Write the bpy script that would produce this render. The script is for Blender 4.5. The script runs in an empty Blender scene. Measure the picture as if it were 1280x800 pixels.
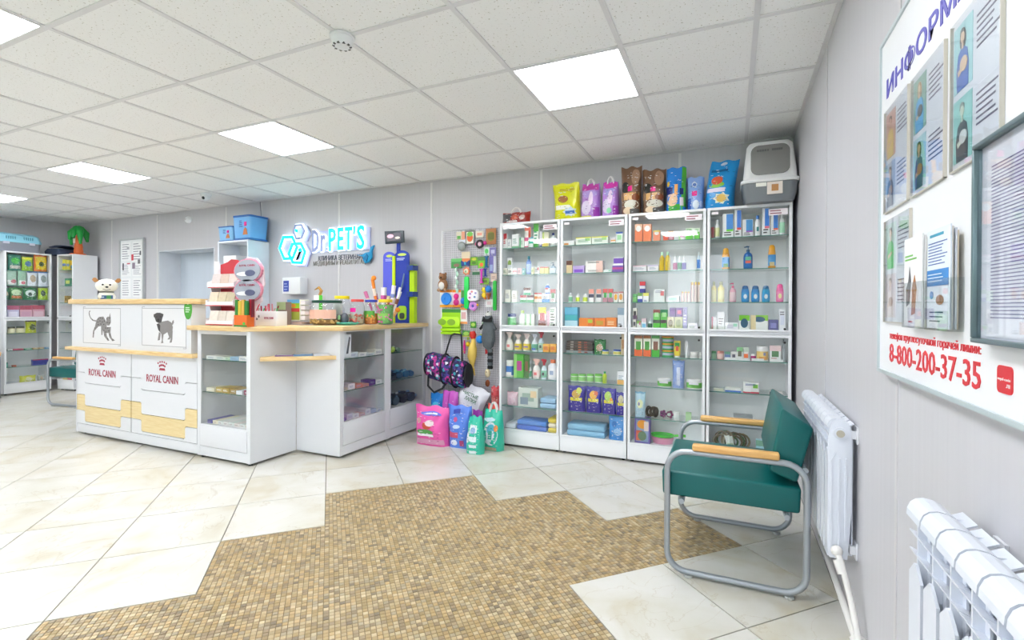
import bpy, bmesh, math, random
from mathutils import Vector, Matrix
random.seed(7)
C = bpy.context.scene.collection
SC = bpy.context.scene
PI = math.pi

# ---------------- camera ----------------
CAMZ = 1.2
YAW, PIT, ROL = -.412, -.0042, .005
FPX, PCX, PCY = 606., 649., 389.
def cam_axes():
    f = Vector((math.sin(YAW)*math.cos(PIT), math.cos(YAW)*math.cos(PIT), math.sin(PIT)))
    r = Vector((math.cos(YAW), -math.sin(YAW), 0)); u = r.cross(f)
    return (math.cos(ROL)*r+math.sin(ROL)*u, -math.sin(ROL)*r+math.cos(ROL)*u, f)
AR, AU, AF = cam_axes()
cd = bpy.data.cameras.new('camera'); cam = bpy.data.objects.new('camera', cd); C.objects.link(cam)
cd.sensor_width = 36; cd.lens = FPX/1280*36; cd.clip_start = .05; cd.clip_end = 200
cd.shift_x = (640-PCX)/1280; cd.shift_y = (PCY-400)/1280
m3 = Matrix((AR, AU, -AF)).transposed(); cam.matrix_world = Matrix.Translation((0, 0, CAMZ)) @ m3.to_4x4()
SC.camera = cam
def ray(px, py): return AF+AR*((px-PCX)/FPX)-AU*((py-PCY)/FPX)
def atY(px, py, Y): d = ray(px, py); t = Y/d.y; return d.x*t, CAMZ+d.z*t      # a measured point on a plane Y -> X, Z
def atX(px, py, X): d = ray(px, py); t = X/d.x; return d.y*t, CAMZ+d.z*t      # a measured point on a plane X -> Y, Z

# ---------------- world, light, exposure ----------------
w = bpy.data.worlds.new('world'); SC.world = w; w.use_nodes = True
nt = w.node_tree; bg = nt.nodes['Background']
tc = nt.nodes.new('ShaderNodeTexCoord'); sp = nt.nodes.new('ShaderNodeSeparateXYZ'); cr = nt.nodes.new('ShaderNodeValToRGB')
nt.links.new(tc.outputs['Generated'], sp.inputs[0]); nt.links.new(sp.outputs['Z'], cr.inputs[0]); nt.links.new(cr.outputs[0], bg.inputs[0])
cr.color_ramp.elements[0].color = (.9, .95, 1, 1); cr.color_ramp.elements[1].color = (.45, .68, 1, 1)
bg.inputs[1].default_value = 5.0
SC.view_settings.view_transform = 'Standard'; SC.view_settings.look = 'None'
SC.view_settings.gamma = 1; SC.view_settings.use_curve_mapping = False
SC.view_settings.exposure = 0.38
PANEL = 18.0       # radiance of the ceiling light diffusers
for wx in (-.65, -4.3):                     # portals: they emit nothing, they only guide the sky light through the windows
    ld = bpy.data.lights.new('window_portal', 'AREA'); ld.shape = 'RECTANGLE'; ld.size = 1.4; ld.size_y = 1.7
    ld.cycles.is_portal = True
    lo = bpy.data.objects.new('window_portal', ld); C.objects.link(lo); lo.location = (wx, -3.16, 1.55); lo.rotation_euler = (PI/2, 0, 0)

# ---------------- materials ----------------
def lin(h):
    if not isinstance(h, str): return h
    h = h.lstrip('#')
    if len(h) == 3: h = ''.join(c*2 for c in h)
    v = [int(h[i:i+2], 16)/255 for i in (0, 2, 4)]
    return tuple((c/12.92 if c <= .04045 else ((c+.055)/1.055)**2.4) for c in v)
MC = {}
def M(col, rough=.45, metal=0., var=.06, scale=8., bump=0., bscale=30., coat=0., emis=0.):
    k = (col, rough, metal, var, scale, bump, bscale, coat, emis)
    if k in MC: return MC[k]
    m = bpy.data.materials.new('mat_%d' % len(MC)); m.use_nodes = True; n = m.node_tree.nodes; l = m.node_tree.links
    b = n['Principled BSDF']; c = lin(col)
    b.inputs['Roughness'].default_value = rough; b.inputs['Metallic'].default_value = metal
    if coat: b.inputs['Coat Weight'].default_value = coat
    t = n.new('ShaderNodeTexCoord')
    nz = n.new('ShaderNodeTexNoise'); nz.inputs['Scale'].default_value = scale; nz.inputs['Detail'].default_value = 3
    l.new(t.outputs['Object'], nz.inputs['Vector'])
    mx = n.new('ShaderNodeMix'); mx.data_type = 'RGBA'; l.new(nz.outputs[0], mx.inputs[0])
    mx.inputs[6].default_value = (*[max(0, x*(1-var)) for x in c], 1); mx.inputs[7].default_value = (*[min(1, x*(1+var)) for x in c], 1)
    l.new(mx.outputs[2], b.inputs['Base Color'])
    if emis: l.new(mx.outputs[2], b.inputs['Emission Color']); b.inputs['Emission Strength'].default_value = emis
    if bump:
        n2 = n.new('ShaderNodeTexNoise'); n2.inputs['Scale'].default_value = bscale; l.new(t.outputs['Object'], n2.inputs['Vector'])
        bp = n.new('ShaderNodeBump'); bp.inputs['Strength'].default_value = bump; bp.inputs['Distance'].default_value = .01
        l.new(n2.outputs[0], bp.inputs['Height']); l.new(bp.outputs[0], b.inputs['Normal'])
    m.diffuse_color = (*c, 1); MC[k] = m; return m
def glass_mat(name, tint, refl=1.0):
    m = bpy.data.materials.new(name); m.use_nodes = True; n = m.node_tree.nodes; l = m.node_tree.links; n.clear()
    o = n.new('ShaderNodeOutputMaterial'); a = n.new('ShaderNodeBsdfTransparent'); g = n.new('ShaderNodeBsdfGlossy'); mx = n.new('ShaderNodeMixShader')
    f = n.new('ShaderNodeFresnel'); ge = n.new('ShaderNodeNewGeometry'); io = n.new('ShaderNodeMix'); io.inputs[2].default_value = 1.45*refl; io.inputs[3].default_value = 1/(1.45*refl)
    l.new(ge.outputs['Backfacing'], io.inputs[0]); l.new(io.outputs[0], f.inputs[0])
    a.inputs[0].default_value = (*tint, 1); g.inputs['Roughness'].default_value = .02
    l.new(f.outputs[0], mx.inputs[0]); l.new(a.outputs[0], mx.inputs[1]); l.new(g.outputs[0], mx.inputs[2]); l.new(mx.outputs[0], o.inputs[0]); return m
GLASS = glass_mat('door_glass', (.99, .995, .993)); SHELF = glass_mat('shelf_glass', (.95, .985, .975)); EDGE = M('4f8f80', .2)
CLEAR = glass_mat('clear_plastic', (.93, .95, .95)); SMOKE = glass_mat('smoke_plastic', (.60, .59, .58))
WHITE = M('eef0f3', .35, var=.02); WOOD = None
def wood_mat(name, a, b_):
    m = bpy.data.materials.new(name); m.use_nodes = True; n = m.node_tree.nodes; l = m.node_tree.links; b = n['Principled BSDF']
    t = n.new('ShaderNodeTexCoord'); mp = n.new('ShaderNodeMapping'); mp.inputs['Scale'].default_value = (3, 3, 40)
    wv = n.new('ShaderNodeTexNoise'); wv.inputs['Scale'].default_value = 2.5; wv.inputs['Detail'].default_value = 6
    cr = n.new('ShaderNodeValToRGB'); cr.color_ramp.elements[0].position = .3; cr.color_ramp.elements[1].position = .7
    cr.color_ramp.elements[0].color = (*lin(a), 1); cr.color_ramp.elements[1].color = (*lin(b_), 1)
    l.new(t.outputs['Object'], mp.inputs[0]); l.new(mp.outputs[0], wv.inputs['Vector']); l.new(wv.outputs[0], cr.inputs[0]); l.new(cr.outputs[0], b.inputs['Base Color'])
    b.inputs['Roughness'].default_value = .4; return m
WOOD = wood_mat('pale_birch', 'd9b377', 'f0d6a2'); BIRCH = wood_mat('birch_ply', 'e2c88e', 'eedba9'); BEECH = wood_mat('beech_arm', 'd9a35c', 'e8bb78')

# ---------------- mesh helpers ----------------
class MB:
    def __init__(s): s.v = []; s.f = []
    def add(s, v, f):
        o = len(s.v); s.v += [tuple(x) for x in v]; s.f += [tuple(i+o for i in q) for q in f]; return s
    def box(s, x0, x1, y0, y1, z0, z1):
        v = [(x, y, z) for z in (z0, z1) for y in (y0, y1) for x in (x0, x1)]
        return s.add(v, [(0, 2, 3, 1), (4, 5, 7, 6), (0, 1, 5, 4), (2, 6, 7, 3), (0, 4, 6, 2), (1, 3, 7, 5)])
    def prism(s, poly, a0, a1, ax='z'):      # poly in the plane normal to ax
        n = len(poly)
        def mk(p, a): return {'z': (p[0], p[1], a), 'y': (p[0], a, p[1]), 'x': (a, p[0], p[1])}[ax]
        ar = sum(poly[i][0]*poly[(i+1) % n][1]-poly[(i+1) % n][0]*poly[i][1] for i in range(n))
        if (ar < 0) != (ax == 'y'): poly = poly[::-1]
        v = [mk(p, a0) for p in poly]+[mk(p, a1) for p in poly]
        return s.add(v, [tuple(range(n))[::-1], tuple(range(n, 2*n))]+[(i, (i+1) % n, n+(i+1) % n, n+i) for i in range(n)])
    def lathe(s, prof, cx=0, cy=0, cz=0, n=14, sx=1, sy=1):
        v = []; f = []
        for r, z in prof:
            for i in range(n): a = 2*PI*i/n; v.append((cx+r*sx*math.cos(a), cy+r*sy*math.sin(a), cz+z))
        k = len(prof)
        for j in range(k-1):
            for i in range(n): f.append((j*n+i, j*n+(i+1) % n, (j+1)*n+(i+1) % n, (j+1)*n+i))
        f.append(tuple(range(n))[::-1]); f.append(tuple(range((k-1)*n, k*n))); return s.add(v, f)
    def ball(s, c, r, n=12, sx=1, sy=1, sz=1):
        k = max(6, n//2+1); pr = [(max(.001, math.sin(PI*i/k))*r, -math.cos(PI*i/k)*r*sz) for i in range(k+1)]
        return s.lathe(pr, c[0], c[1], c[2], n, sx, sy)
    def tube(s, pts, r, n=8, closed=False, sq=1.0, up=None):
        pts = [Vector(p) for p in pts]; k = len(pts); v = []; f = []; prev = None
        rs = r if isinstance(r, (list, tuple)) else [r]*k
        for i, p in enumerate(pts):
            if closed: t = pts[(i+1) % k]-pts[i-1]
            else: t = pts[min(i+1, k-1)]-pts[max(i-1, 0)]
            t.normalize()
            if up is not None: a = Vector(up)
            elif prev is None: a = Vector((0, 0, 1)) if abs(t.z) < .9 else Vector((1, 0, 0))
            else: a = prev
            a = (a-t*a.dot(t)).normalized(); prev = a; b = t.cross(a)
            for j in range(n): q = 2*PI*j/n; v.append(p+(a*math.cos(q)*sq+b*math.sin(q))*rs[i])
        for i in range(k if closed else k-1):
            for j in range(n): f.append((i*n+j, i*n+(j+1) % n, ((i+1) % k)*n+(j+1) % n, ((i+1) % k)*n+j))
        if not closed: f.append(tuple(range(n))[::-1]); f.append(tuple(range((k-1)*n, k*n)))
        return s.add(v, f)
    def build(s, name, mat, parent=None, smooth=False, bevel=0, kind=None, seg=2):
        me = bpy.data.meshes.new(name); me.from_pydata(s.v, [], s.f); 
        if smooth or bevel:
            if bevel:
                bm = bmesh.new(); bm.from_mesh(me)
                es = [e for e in bm.edges if len(e.link_faces) == 2 and e.calc_face_angle(0) > .6]
                bmesh.ops.bevel(bm, geom=es, offset=bevel, segments=seg, affect='EDGES', clamp_overlap=True, profile=.5)
                bmesh.ops.recalc_face_normals(bm, faces=bm.faces); bm.to_mesh(me); bm.free()
            me.shade_smooth(); me.set_sharp_from_angle(angle=.7)
        me.materials.append(mat); o = bpy.data.objects.new(name, me); C.objects.link(o)
        if parent: o.parent = parent
        if kind: o['kind'] = kind
        return o
def rrect(x0, x1, y0, y1, r, n=4):
    p = []
    for cx, cy, a in ((x1-r, y1-r, 0), (x0+r, y1-r, PI/2), (x0+r, y0+r, PI), (x1-r, y0+r, 1.5*PI)):
        for i in range(n+1): t = a+PI/2*i/n; p.append((cx+r*math.cos(t), cy+r*math.sin(t)))
    return p
def ell(cx, cy, rx, ry, n=16): return [(cx+rx*math.cos(2*PI*i/n), cy+ry*math.sin(2*PI*i/n)) for i in range(n)]
THINGS = []
def setp(o, label, cat, group=None):
    o['label'] = label; o['category'] = cat
    if group: o['group'] = group
    THINGS.append(o); return o
def thing(name, label, cat, loc=(0, 0, 0), rz=0., group=None):
    o = bpy.data.objects.new(name, None); C.objects.link(o); o.empty_display_size = .05
    o.location = loc; o.rotation_euler = (0, 0, rz); return setp(o, label, cat, group)
def struct(o): o['kind'] = 'structure'; return o
TXT = {}
def text(name, s, x0, x1, z0, z1, y, mat, parent, depth=.0015, bold=0.):
    """lettering standing in the local XZ plane, reading along +x, facing -y"""
    key = (s, bold)
    if key not in TXT:
        cu = bpy.data.curves.new('t', 'FONT'); cu.body = s; cu.extrude = .5; cu.resolution_u = 2; cu.offset = bold
        o = bpy.data.objects.new('t', cu); C.objects.link(o); dg = bpy.context.evaluated_depsgraph_get()
        me = bpy.data.meshes.new_from_object(o.evaluated_get(dg)); vs = [v.co[:] for v in me.vertices]; fs = [tuple(p.vertices) for p in me.polygons]
        bpy.data.objects.remove(o); bpy.data.curves.remove(cu); bpy.data.meshes.remove(me); TXT[key] = (vs, fs)
    vs, fs = TXT[key]
    if not vs: return None
    ax = min(v[0] for v in vs); bx = max(v[0] for v in vs); ay = min(v[1] for v in vs); by = max(v[1] for v in vs)
    if x1 is None: x1 = x0+(bx-ax)*(z1-z0)/(by-ay)
    v = [(x0+(p[0]-ax)/(bx-ax)*(x1-x0), y-(p[2]+.5)*depth, z0+(p[1]-ay)/(by-ay)*(z1-z0)) for p in vs]
    return MB().add(v, fs).build(name, mat, parent)
def lines(name, x0, x1, z0, z1, n, y, mat, parent, fill=.45, jit=.35):
    m = MB(); dz = (z1-z0)/n
    for i in range(n):
        e = x1-(x1-x0)*random.random()*jit; s_ = x0
        m.box(s_, e, y-.0006, y, z1-(i+.5+fill/2)*dz, z1-(i+.5-fill/2)*dz)
    return m.build(name, mat, parent, kind='stuff')

# ---------------- room shell ----------------
WX, WY, CEI = .419, 4.13, 2.49
def wall_mat(name, col, rib=0.0):
    m = bpy.data.materials.new(name); m.use_nodes = True; n = m.node_tree.nodes; l = m.node_tree.links; b = n['Principled BSDF']
    t = n.new('ShaderNodeTexCoord'); mp = n.new('ShaderNodeMapping'); mp.inputs['Scale'].default_value = (60, 60, .6)
    nz = n.new('ShaderNodeTexNoise'); nz.inputs['Scale'].default_value = 1; nz.inputs['Detail'].default_value = 4
    c = lin(col); mx = n.new('ShaderNodeMix'); mx.data_type = 'RGBA'
    mx.inputs[6].default_value = (*[x*.95 for x in c], 1); mx.inputs[7].default_value = (*[min(1, x*1.05) for x in c], 1)
    l.new(t.outputs['Object'], mp.inputs[0]); l.new(mp.outputs[0], nz.inputs['Vector']); l.new(nz.outputs[0], mx.inputs[0]); l.new(mx.outputs[2], b.inputs['Base Color'])
    b.inputs['Roughness'].default_value = .42
    bp = n.new('ShaderNodeBump'); bp.inputs['Strength'].default_value = .15; bp.inputs['Distance'].default_value = .003
    l.new(nz.outputs[0], bp.inputs['Height']); l.new(bp.outputs[0], b.inputs['Normal']); return m
WALL = wall_mat('wall_panel', 'cbcacf'); NICHE = wall_mat('niche_panel', 'd3dde9')
NX0, NX1, NZ = -7.22, -6.07, 1.975
mb = MB(); mb.box(-9.7, NX0, WY, WY+.5, 0, CEI); mb.box(NX1, .7, WY, WY+.5, 0, CEI); mb.box(NX0, NX1, WY, WY+.5, NZ, CEI)
wb = struct(mb.build('wall_back', WALL))
nb = MB(); nb.box(NX0, NX1, WY+.28, WY+.5, 0, NZ); nbk = nb.build('niche_panel', NICHE, wb)
tm = MB(); tm.box(NX0-.0, NX0+.012, WY-.004, WY+.28, 0, NZ); tm.box(NX1-.012, NX1, WY-.004, WY+.28, 0, NZ); tm.box(NX0, NX1, WY-.004, WY+.28, NZ-.012, NZ); tm.build('niche_lining', M('dfe3ea', .5), wb)
for x in (-8.336, -7.252, -5.846, -5.214, -3.99, -2.775, -1.589, -.388):
    z0 = 0 if not NX0 < x < NX1 else NZ
    MB().box(x-.011, x+.011, WY-.004, WY, z0, CEI-.02).build('joint_strip', M('e4e3e4', .3), wb)
mb = MB(); mb.box(WX, WX+.25, -3.0, WY+.5, 0, CEI); wr = struct(mb.build('wall_right', WALL))
for y in (2.74, 1.63, .45): MB().box(WX-.0025, WX, y-.009, y+.009, 0, CEI-.02).build('joint_strip', M('cfcdd0', .3), wr)
LW = [(-9.42, WY+.02), (-11.4, -3.0)]
def lwx(y): return LW[0][0]+(LW[1][0]-LW[0][0])*(LW[0][1]-y)/(LW[0][1]-LW[1][1])
mb = MB(); mb.prism([LW[0], (-9.7, WY+.3), (-11.8, WY), (-11.8, -3.0), LW[1]], 0, CEI); wl = struct(mb.build('wall_left', WALL))
# wall behind the camera with three windows
mb = MB(); ws = [(-1.3, .0), (-5.0, -3.6)]; xs = [.419]
mb.box(-11.8, .67, -3.2, -3.0, 0, .7); mb.box(-11.8, .67, -3.2, -3.0, 2.4, CEI)
for a, b in ((.0, .67), (-3.6, -1.3), (-11.8, -5.0)): mb.box(a, b, -3.2, -3.0, .7, 2.4)
wf = struct(mb.build('wall_front', WALL))
for k, (a, b) in enumerate(ws):
    f = MB()
    for p, q in ((a, a+.06), (b-.06, b), ((a+b)/2-.04, (a+b)/2+.04)): f.box(p, q, -3.13, -3.06, .7, 2.4)
    f.box(a, b, -3.13, -3.06, .7, .76); f.box(a, b, -3.13, -3.06, 2.34, 2.4)
    wo = struct(f.build('window_%d' % (k+1), M('f1f2f3', .3))); MB().box(a+.05, b-.05, -3.1, -3.094, .75, 2.35).build('pane', GLASS, wo)
lawn = struct(MB().box(-40, 30, -40, -3.25, -.3, -.25).build('ground_outside', M('7fae4c', .9, var=.25, scale=.7)))
# ceiling: slab, tiles, grid
cm = bpy.data.materials.new('mineral_tile'); cm.use_nodes = True; n = cm.node_tree.nodes; l = cm.node_tree.links; b = n['Principled BSDF']
t = n.new('ShaderNodeTexCoord'); vz = n.new('ShaderNodeTexNoise'); vz.inputs['Scale'].default_value = 90; vz.inputs['Detail'].default_value = 2
cr = n.new('ShaderNodeValToRGB'); cr.color_ramp.elements[0].position = .30; cr.color_ramp.elements[1].position = .36
cr.color_ramp.elements[0].color = (.6, .58, .54, 1); cr.color_ramp.elements[1].color = (.97, .97, .98, 1)
l.new(t.outputs['Object'], vz.inputs['Vector']); l.new(vz.outputs[0], cr.inputs[0]); l.new(cr.outputs[0], b.inputs['Base Color']); b.inputs['Roughness'].default_value = .8
bp = n.new('ShaderNodeBump'); bp.inputs['Strength'].default_value = .25; bp.inputs['Distance'].default_value = .002; l.new(vz.outputs[0], bp.inputs['Height']); l.new(bp.outputs[0], b.inputs['Normal'])
ceil = struct(MB().box(-11.8, .67, -3.2, WY+.5, CEI+.06, CEI+.2).build('ceiling', M('e6e6e6', .8)))
GX = [.096-.6*i for i in range(0, 19)]; GY = [3.58-.6*j for j in range(-1, 11)]
LIGHTS = {(i, j) for i in (2, 6, 10, 14) for j in (2, 5, 8)}
tile_meshes = {}
xs = [WX]+GX; ys = [WY]+GY[1:]+[-3.0]
def tile_mesh(wd, dp):
    k = (round(wd, 3), round(dp, 3))
    if k not in tile_meshes:
        me = bpy.data.meshes.new('ceiling_tile'); t_ = MB().box(-wd/2, wd/2, -dp/2, dp/2, 0, .014); me.from_pydata(t_.v, [], t_.f); me.materials.append(cm); tile_meshes[k] = me
    return tile_meshes[k]
for i in range(len(xs)-1):
    for j in range(len(ys)-1):
        x1, x0, y1, y0 = xs[i], xs[i+1], ys[j], ys[j+1]
        if x1 < -10.8 or (i, j) in LIGHTS or (x1 < -9.5 and y1 > 3.6): continue
        if y0 < -.1 and j % 1 == 0 and y1 < .0: pass
        o = bpy.data.objects.new('ceiling_tile', tile_mesh(x1-x0-.02, y1-y0-.02)); C.objects.link(o); o.parent = ceil; o.location = ((x0+x1)/2, (y0+y1)/2, CEI+.004)
GM = M('e6e5e8', .4)
for x in GX: MB().box(x-.012, x+.012, -3.0, WY, CEI-.002, CEI+.006).build('grid_runner', GM, ceil)
for y in ys[1:-1]:
    for k in (0,): MB().box(-10.9, WX, y-.012, y+.012, CEI-.0015, CEI+.006).build('grid_runner', GM, ceil)
MB().box(WX-.02, WX, -3.0, WY, CEI-.003, CEI+.05).build('wall_angle', GM, ceil); MB().box(-9.6, WX, WY-.02, WY, CEI-.003, CEI+.05).build('wall_angle', GM, ceil)
# ceiling lights
em = bpy.data.materials.new('diffuser'); em.use_nodes = True; n = em.node_tree.nodes; l = em.node_tree.links; b = n['Principled BSDF']
b.inputs['Base Color'].default_value = (.9, .9, .9, 1); b.inputs['Emission Color'].default_value = (.95, .97, 1, 1); b.inputs['Emission Strength'].default_value = PANEL
LL = {(2, 2): 'square ceiling light panel nearest the wall cabinets', (6, 2): 'square ceiling light panel above the reception counter, between two others',
      (10, 2): 'flat ceiling light panel left of the counter, third from the right wall', (14, 2): 'small far ceiling light panel cut by the left picture edge',
      (6, 5): 'ceiling light panel cut by the upper left corner of the photo'}
for (i, j) in sorted(LIGHTS):
    if i+1 >= len(xs) or j+1 >= len(ys): continue
    if xs[i+1] < -10.4: continue
    cx, cy = (xs[i]+xs[i+1])/2, (ys[j]+ys[j+1])/2
    lab = LL.get((i, j), 'square ceiling light panel outside the picture, %s row, number %s from the right wall' % ({2: 'far', 5: 'middle', 8: 'near'}[j], {2: 'one', 6: 'two', 10: 'three', 14: 'four'}[i]))
    t = thing('ceiling_light', lab, 'ceiling light', (cx, cy, CEI), group='square ceiling light panels')
    f = MB(); a = .296
    for q in ((-a, a, -a, -a+.014), (-a, a, a-.014, a), (-a, -a+.014, -a, a), (a-.014, a, -a, a)): f.box(*q, -.001, .03)
    f.build('frame', M('f4f4f6', .4), t); MB().box(-a+.012, a-.012, -a+.012, a-.012, .004, .012).build('diffuser', em, t)
# floor: slab, marble tiles laid diagonally, mosaic
def marble():
    m = bpy.data.materials.new('cream_marble'); m.use_nodes = True; n = m.node_tree.nodes; l = m.node_tree.links; b = n['Principled BSDF']
    t = n.new('ShaderNodeTexCoord'); oi = n.new('ShaderNodeObjectInfo'); ad = n.new('ShaderNodeVectorMath'); ad.operation = 'ADD'
    sc = n.new('ShaderNodeVectorMath'); sc.operation = 'SCALE'; sc.inputs[3].default_value = 37.
    cb = n.new('ShaderNodeCombineXYZ')
    for k in range(3): l.new(oi.outputs['Random'], cb.inputs[k])
    l.new(cb.outputs[0], sc.inputs[0]); l.new(t.outputs['Object'], ad.inputs[0]); l.new(sc.outputs[0], ad.inputs[1])
    nz = n.new('ShaderNodeTexNoise'); nz.inputs['Scale'].default_value = 3.2; nz.inputs['Detail'].default_value = 6; nz.inputs['Distortion'].default_value = .6; l.new(ad.outputs[0], nz.inputs['Vector'])
    cr = n.new('ShaderNodeValToRGB'); e = cr.color_ramp.elements; e[0].position = .3; e[0].color = (*lin('c8c0ab'), 1); e[1].position = .62; e[1].color = (*lin('dad8d2'), 1)
    e2 = cr.color_ramp.elements.new(.45); e2.color = (*lin('d2cfc4'), 1)
    l.new(nz.outputs[0], cr.inputs[0])
    wv = n.new('ShaderNodeTexNoise'); wv.inputs['Scale'].default_value = 1.6; wv.inputs['Detail'].default_value = 5; wv.inputs['Distortion'].default_value = 2.0; l.new(ad.outputs[0], wv.inputs['Vector'])
    c2 = n.new('ShaderNodeValToRGB'); e = c2.color_ramp.elements; e[0].position = .492; e[0].color = (0, 0, 0, 1); e[1].position = .508; e[1].color = (0, 0, 0, 1)
    q = c2.color_ramp.elements.new(.5); q.color = (.35, .35, .35, 1); l.new(wv.outputs[0], c2.inputs[0])
    mx = n.new('ShaderNodeMix'); mx.data_type = 'RGBA'; l.new(c2.outputs[0], mx.inputs[0]); l.new(cr.outputs[0], mx.inputs[6]); mx.inputs[7].default_value = (*lin('b09f80'), 1)
    l.new(mx.outputs[2], b.inputs['Base Color']); b.inputs['Roughness'].default_value = .28; b.inputs['Coat Weight'].default_value = .15; b.inputs['Coat Roughness'].default_value = .1
    return m
MAR = marble()
floor = struct(MB().box(-11.8, .67, -3.2, WY+.5, -.1, -.008).build('floor', M('6d6858', .8)))
OX, OY, TS = -3.450, 2.019, .4967; R2 = 2**.5
def gw(c, r): return (OX+TS*(c+r)/R2, OY+TS*(c-r)/R2)
MOS = {1: range(2, 4), 2: range(1, 5), 3: range(0, 6), 4: range(2, 4)}
def clip(poly, inside, inter):
    out = []
    for i in range(len(poly)):
        a, b = poly[i-1], poly[i]
        if inside(b):
            if not inside(a): out.append(inter(a, b))
            out.append(b)
        elif inside(a): out.append(inter(a, b))
    return out
def clipax(poly, k, lim, sgn):
    def it(a, b): t = (lim-a[k])/(b[k]-a[k]); return tuple(a[q]+(b[q]-a[q])*t for q in (0, 1))
    return clip(poly, lambda p: (p[k]-lim)*sgn <= 0, it)
g = .0026; hs = TS/2-g
full = bpy.data.meshes.new('floor_tile'); q = [(hs*(a+b)/R2, hs*(a-b)/R2) for a, b in ((-1, -1), (1, -1), (1, 1), (-1, 1))]
tb = MB().prism(q, -.009, 0); full.from_pydata(tb.v, [], tb.f); full.materials.append(MAR)
for c in range(-18, 16):
    for r in range(-16, 18):
        if r in MOS and c in MOS[r]: continue
        cx, cy = gw(c+.5, r+.5)
        if cx < -10.6 or cx > WX+.36 or cy > WY+.36 or cy < -1.0: continue
        if NX0+.1 < cx < NX1-.1 and cy > WY: pass
        pl = [(cx+a, cy+b_) for a, b_ in q]
        ok = all(p[0] < WX and p[1] < WY and p[0] > -10.9 for p in pl)
        if ok: o = bpy.data.objects.new('floor_tile', full)
        else:
            pl = clipax(clipax(pl, 0, WX-.002, 1), 1, WY-.002, 1)
            if len(pl) < 3: continue
            me = bpy.data.meshes.new('floor_tile'); tb = MB().prism([(p[0]-cx, p[1]-cy) for p in pl], -.009, 0); me.from_pydata(tb.v, [], tb.f); me.materials.append(MAR); o = bpy.data.objects.new('floor_tile', me)
        C.objects.link(o); o.parent = floor; o.location = (cx, cy, 0)
# mosaic: real little tesserae, one mesh
mm = bpy.data.materials.new('mosaic_stone'); mm.use_nodes = True; n = mm.node_tree.nodes; l = mm.node_tree.links; b = n['Principled BSDF']
at = n.new('ShaderNodeAttribute'); at.attribute_name = 'tone'; l.new(at.outputs['Color'], b.inputs['Base Color']); b.inputs['Roughness'].default_value = .35
cols = [lin(h) for h in ('c9b48c', 'bda67c', 'd2bf9a', 'ac987a', 'bda274', 'a08d70', 'caae80', 'b5a68a', 'c2ad86', 'b39c70', '90826c', 'd6c6a2')]
v = []; f = []; tone = []; N = 24; p = TS/N; hh = p/2-.0013
for r in MOS:
    for c in MOS[r]:
        for a in range(N):
            for b2 in range(N):
                cx, cy = gw(c+(a+.5)/N, r+(b2+.5)/N); z = -.0006+random.uniform(-.0005, .0004); k = len(v); h2 = hh-.0012
                for hq, zz in ((hh, -.007), (hh, z-.0010), (h2, z)):
                    for s1, s2 in ((-1, -1), (1, -1), (1, 1), (-1, 1)): v.append((cx+hq*(s1+s2)/R2, cy+hq*(s1-s2)/R2, zz))
                f.append((k+8, k+11, k+10, k+9))
                for t0 in (0, 4):
                    for e in range(4): f.append((k+t0+e, k+t0+4+e, k+t0+4+(e+1) % 4, k+t0+(e+1) % 4))
                cc = random.choice(cols[:-2] if random.random() < .93 else cols[-2:]); s = random.uniform(.76, .94); tone += [cc[0]*s, cc[1]*s, cc[2]*s, 1]*12
me = bpy.data.meshes.new('mosaic'); me.from_pydata(v, [], f); ca = me.color_attributes.new('tone', 'FLOAT_COLOR', 'POINT'); ca.data.foreach_set('color', tone); me.materials.append(mm)
mo = bpy.data.objects.new('mosaic', me); C.objects.link(mo); mo.parent = floor; mo['kind'] = 'stuff'
gr = MB()
for r in MOS:
    for c in MOS[r]: gr.prism([gw(c, r), gw(c+1, r), gw(c+1, r+1), gw(c, r+1)], -.0079, -.0035)
gr.build('grout', M('7c6c4c', .8), floor)

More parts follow.
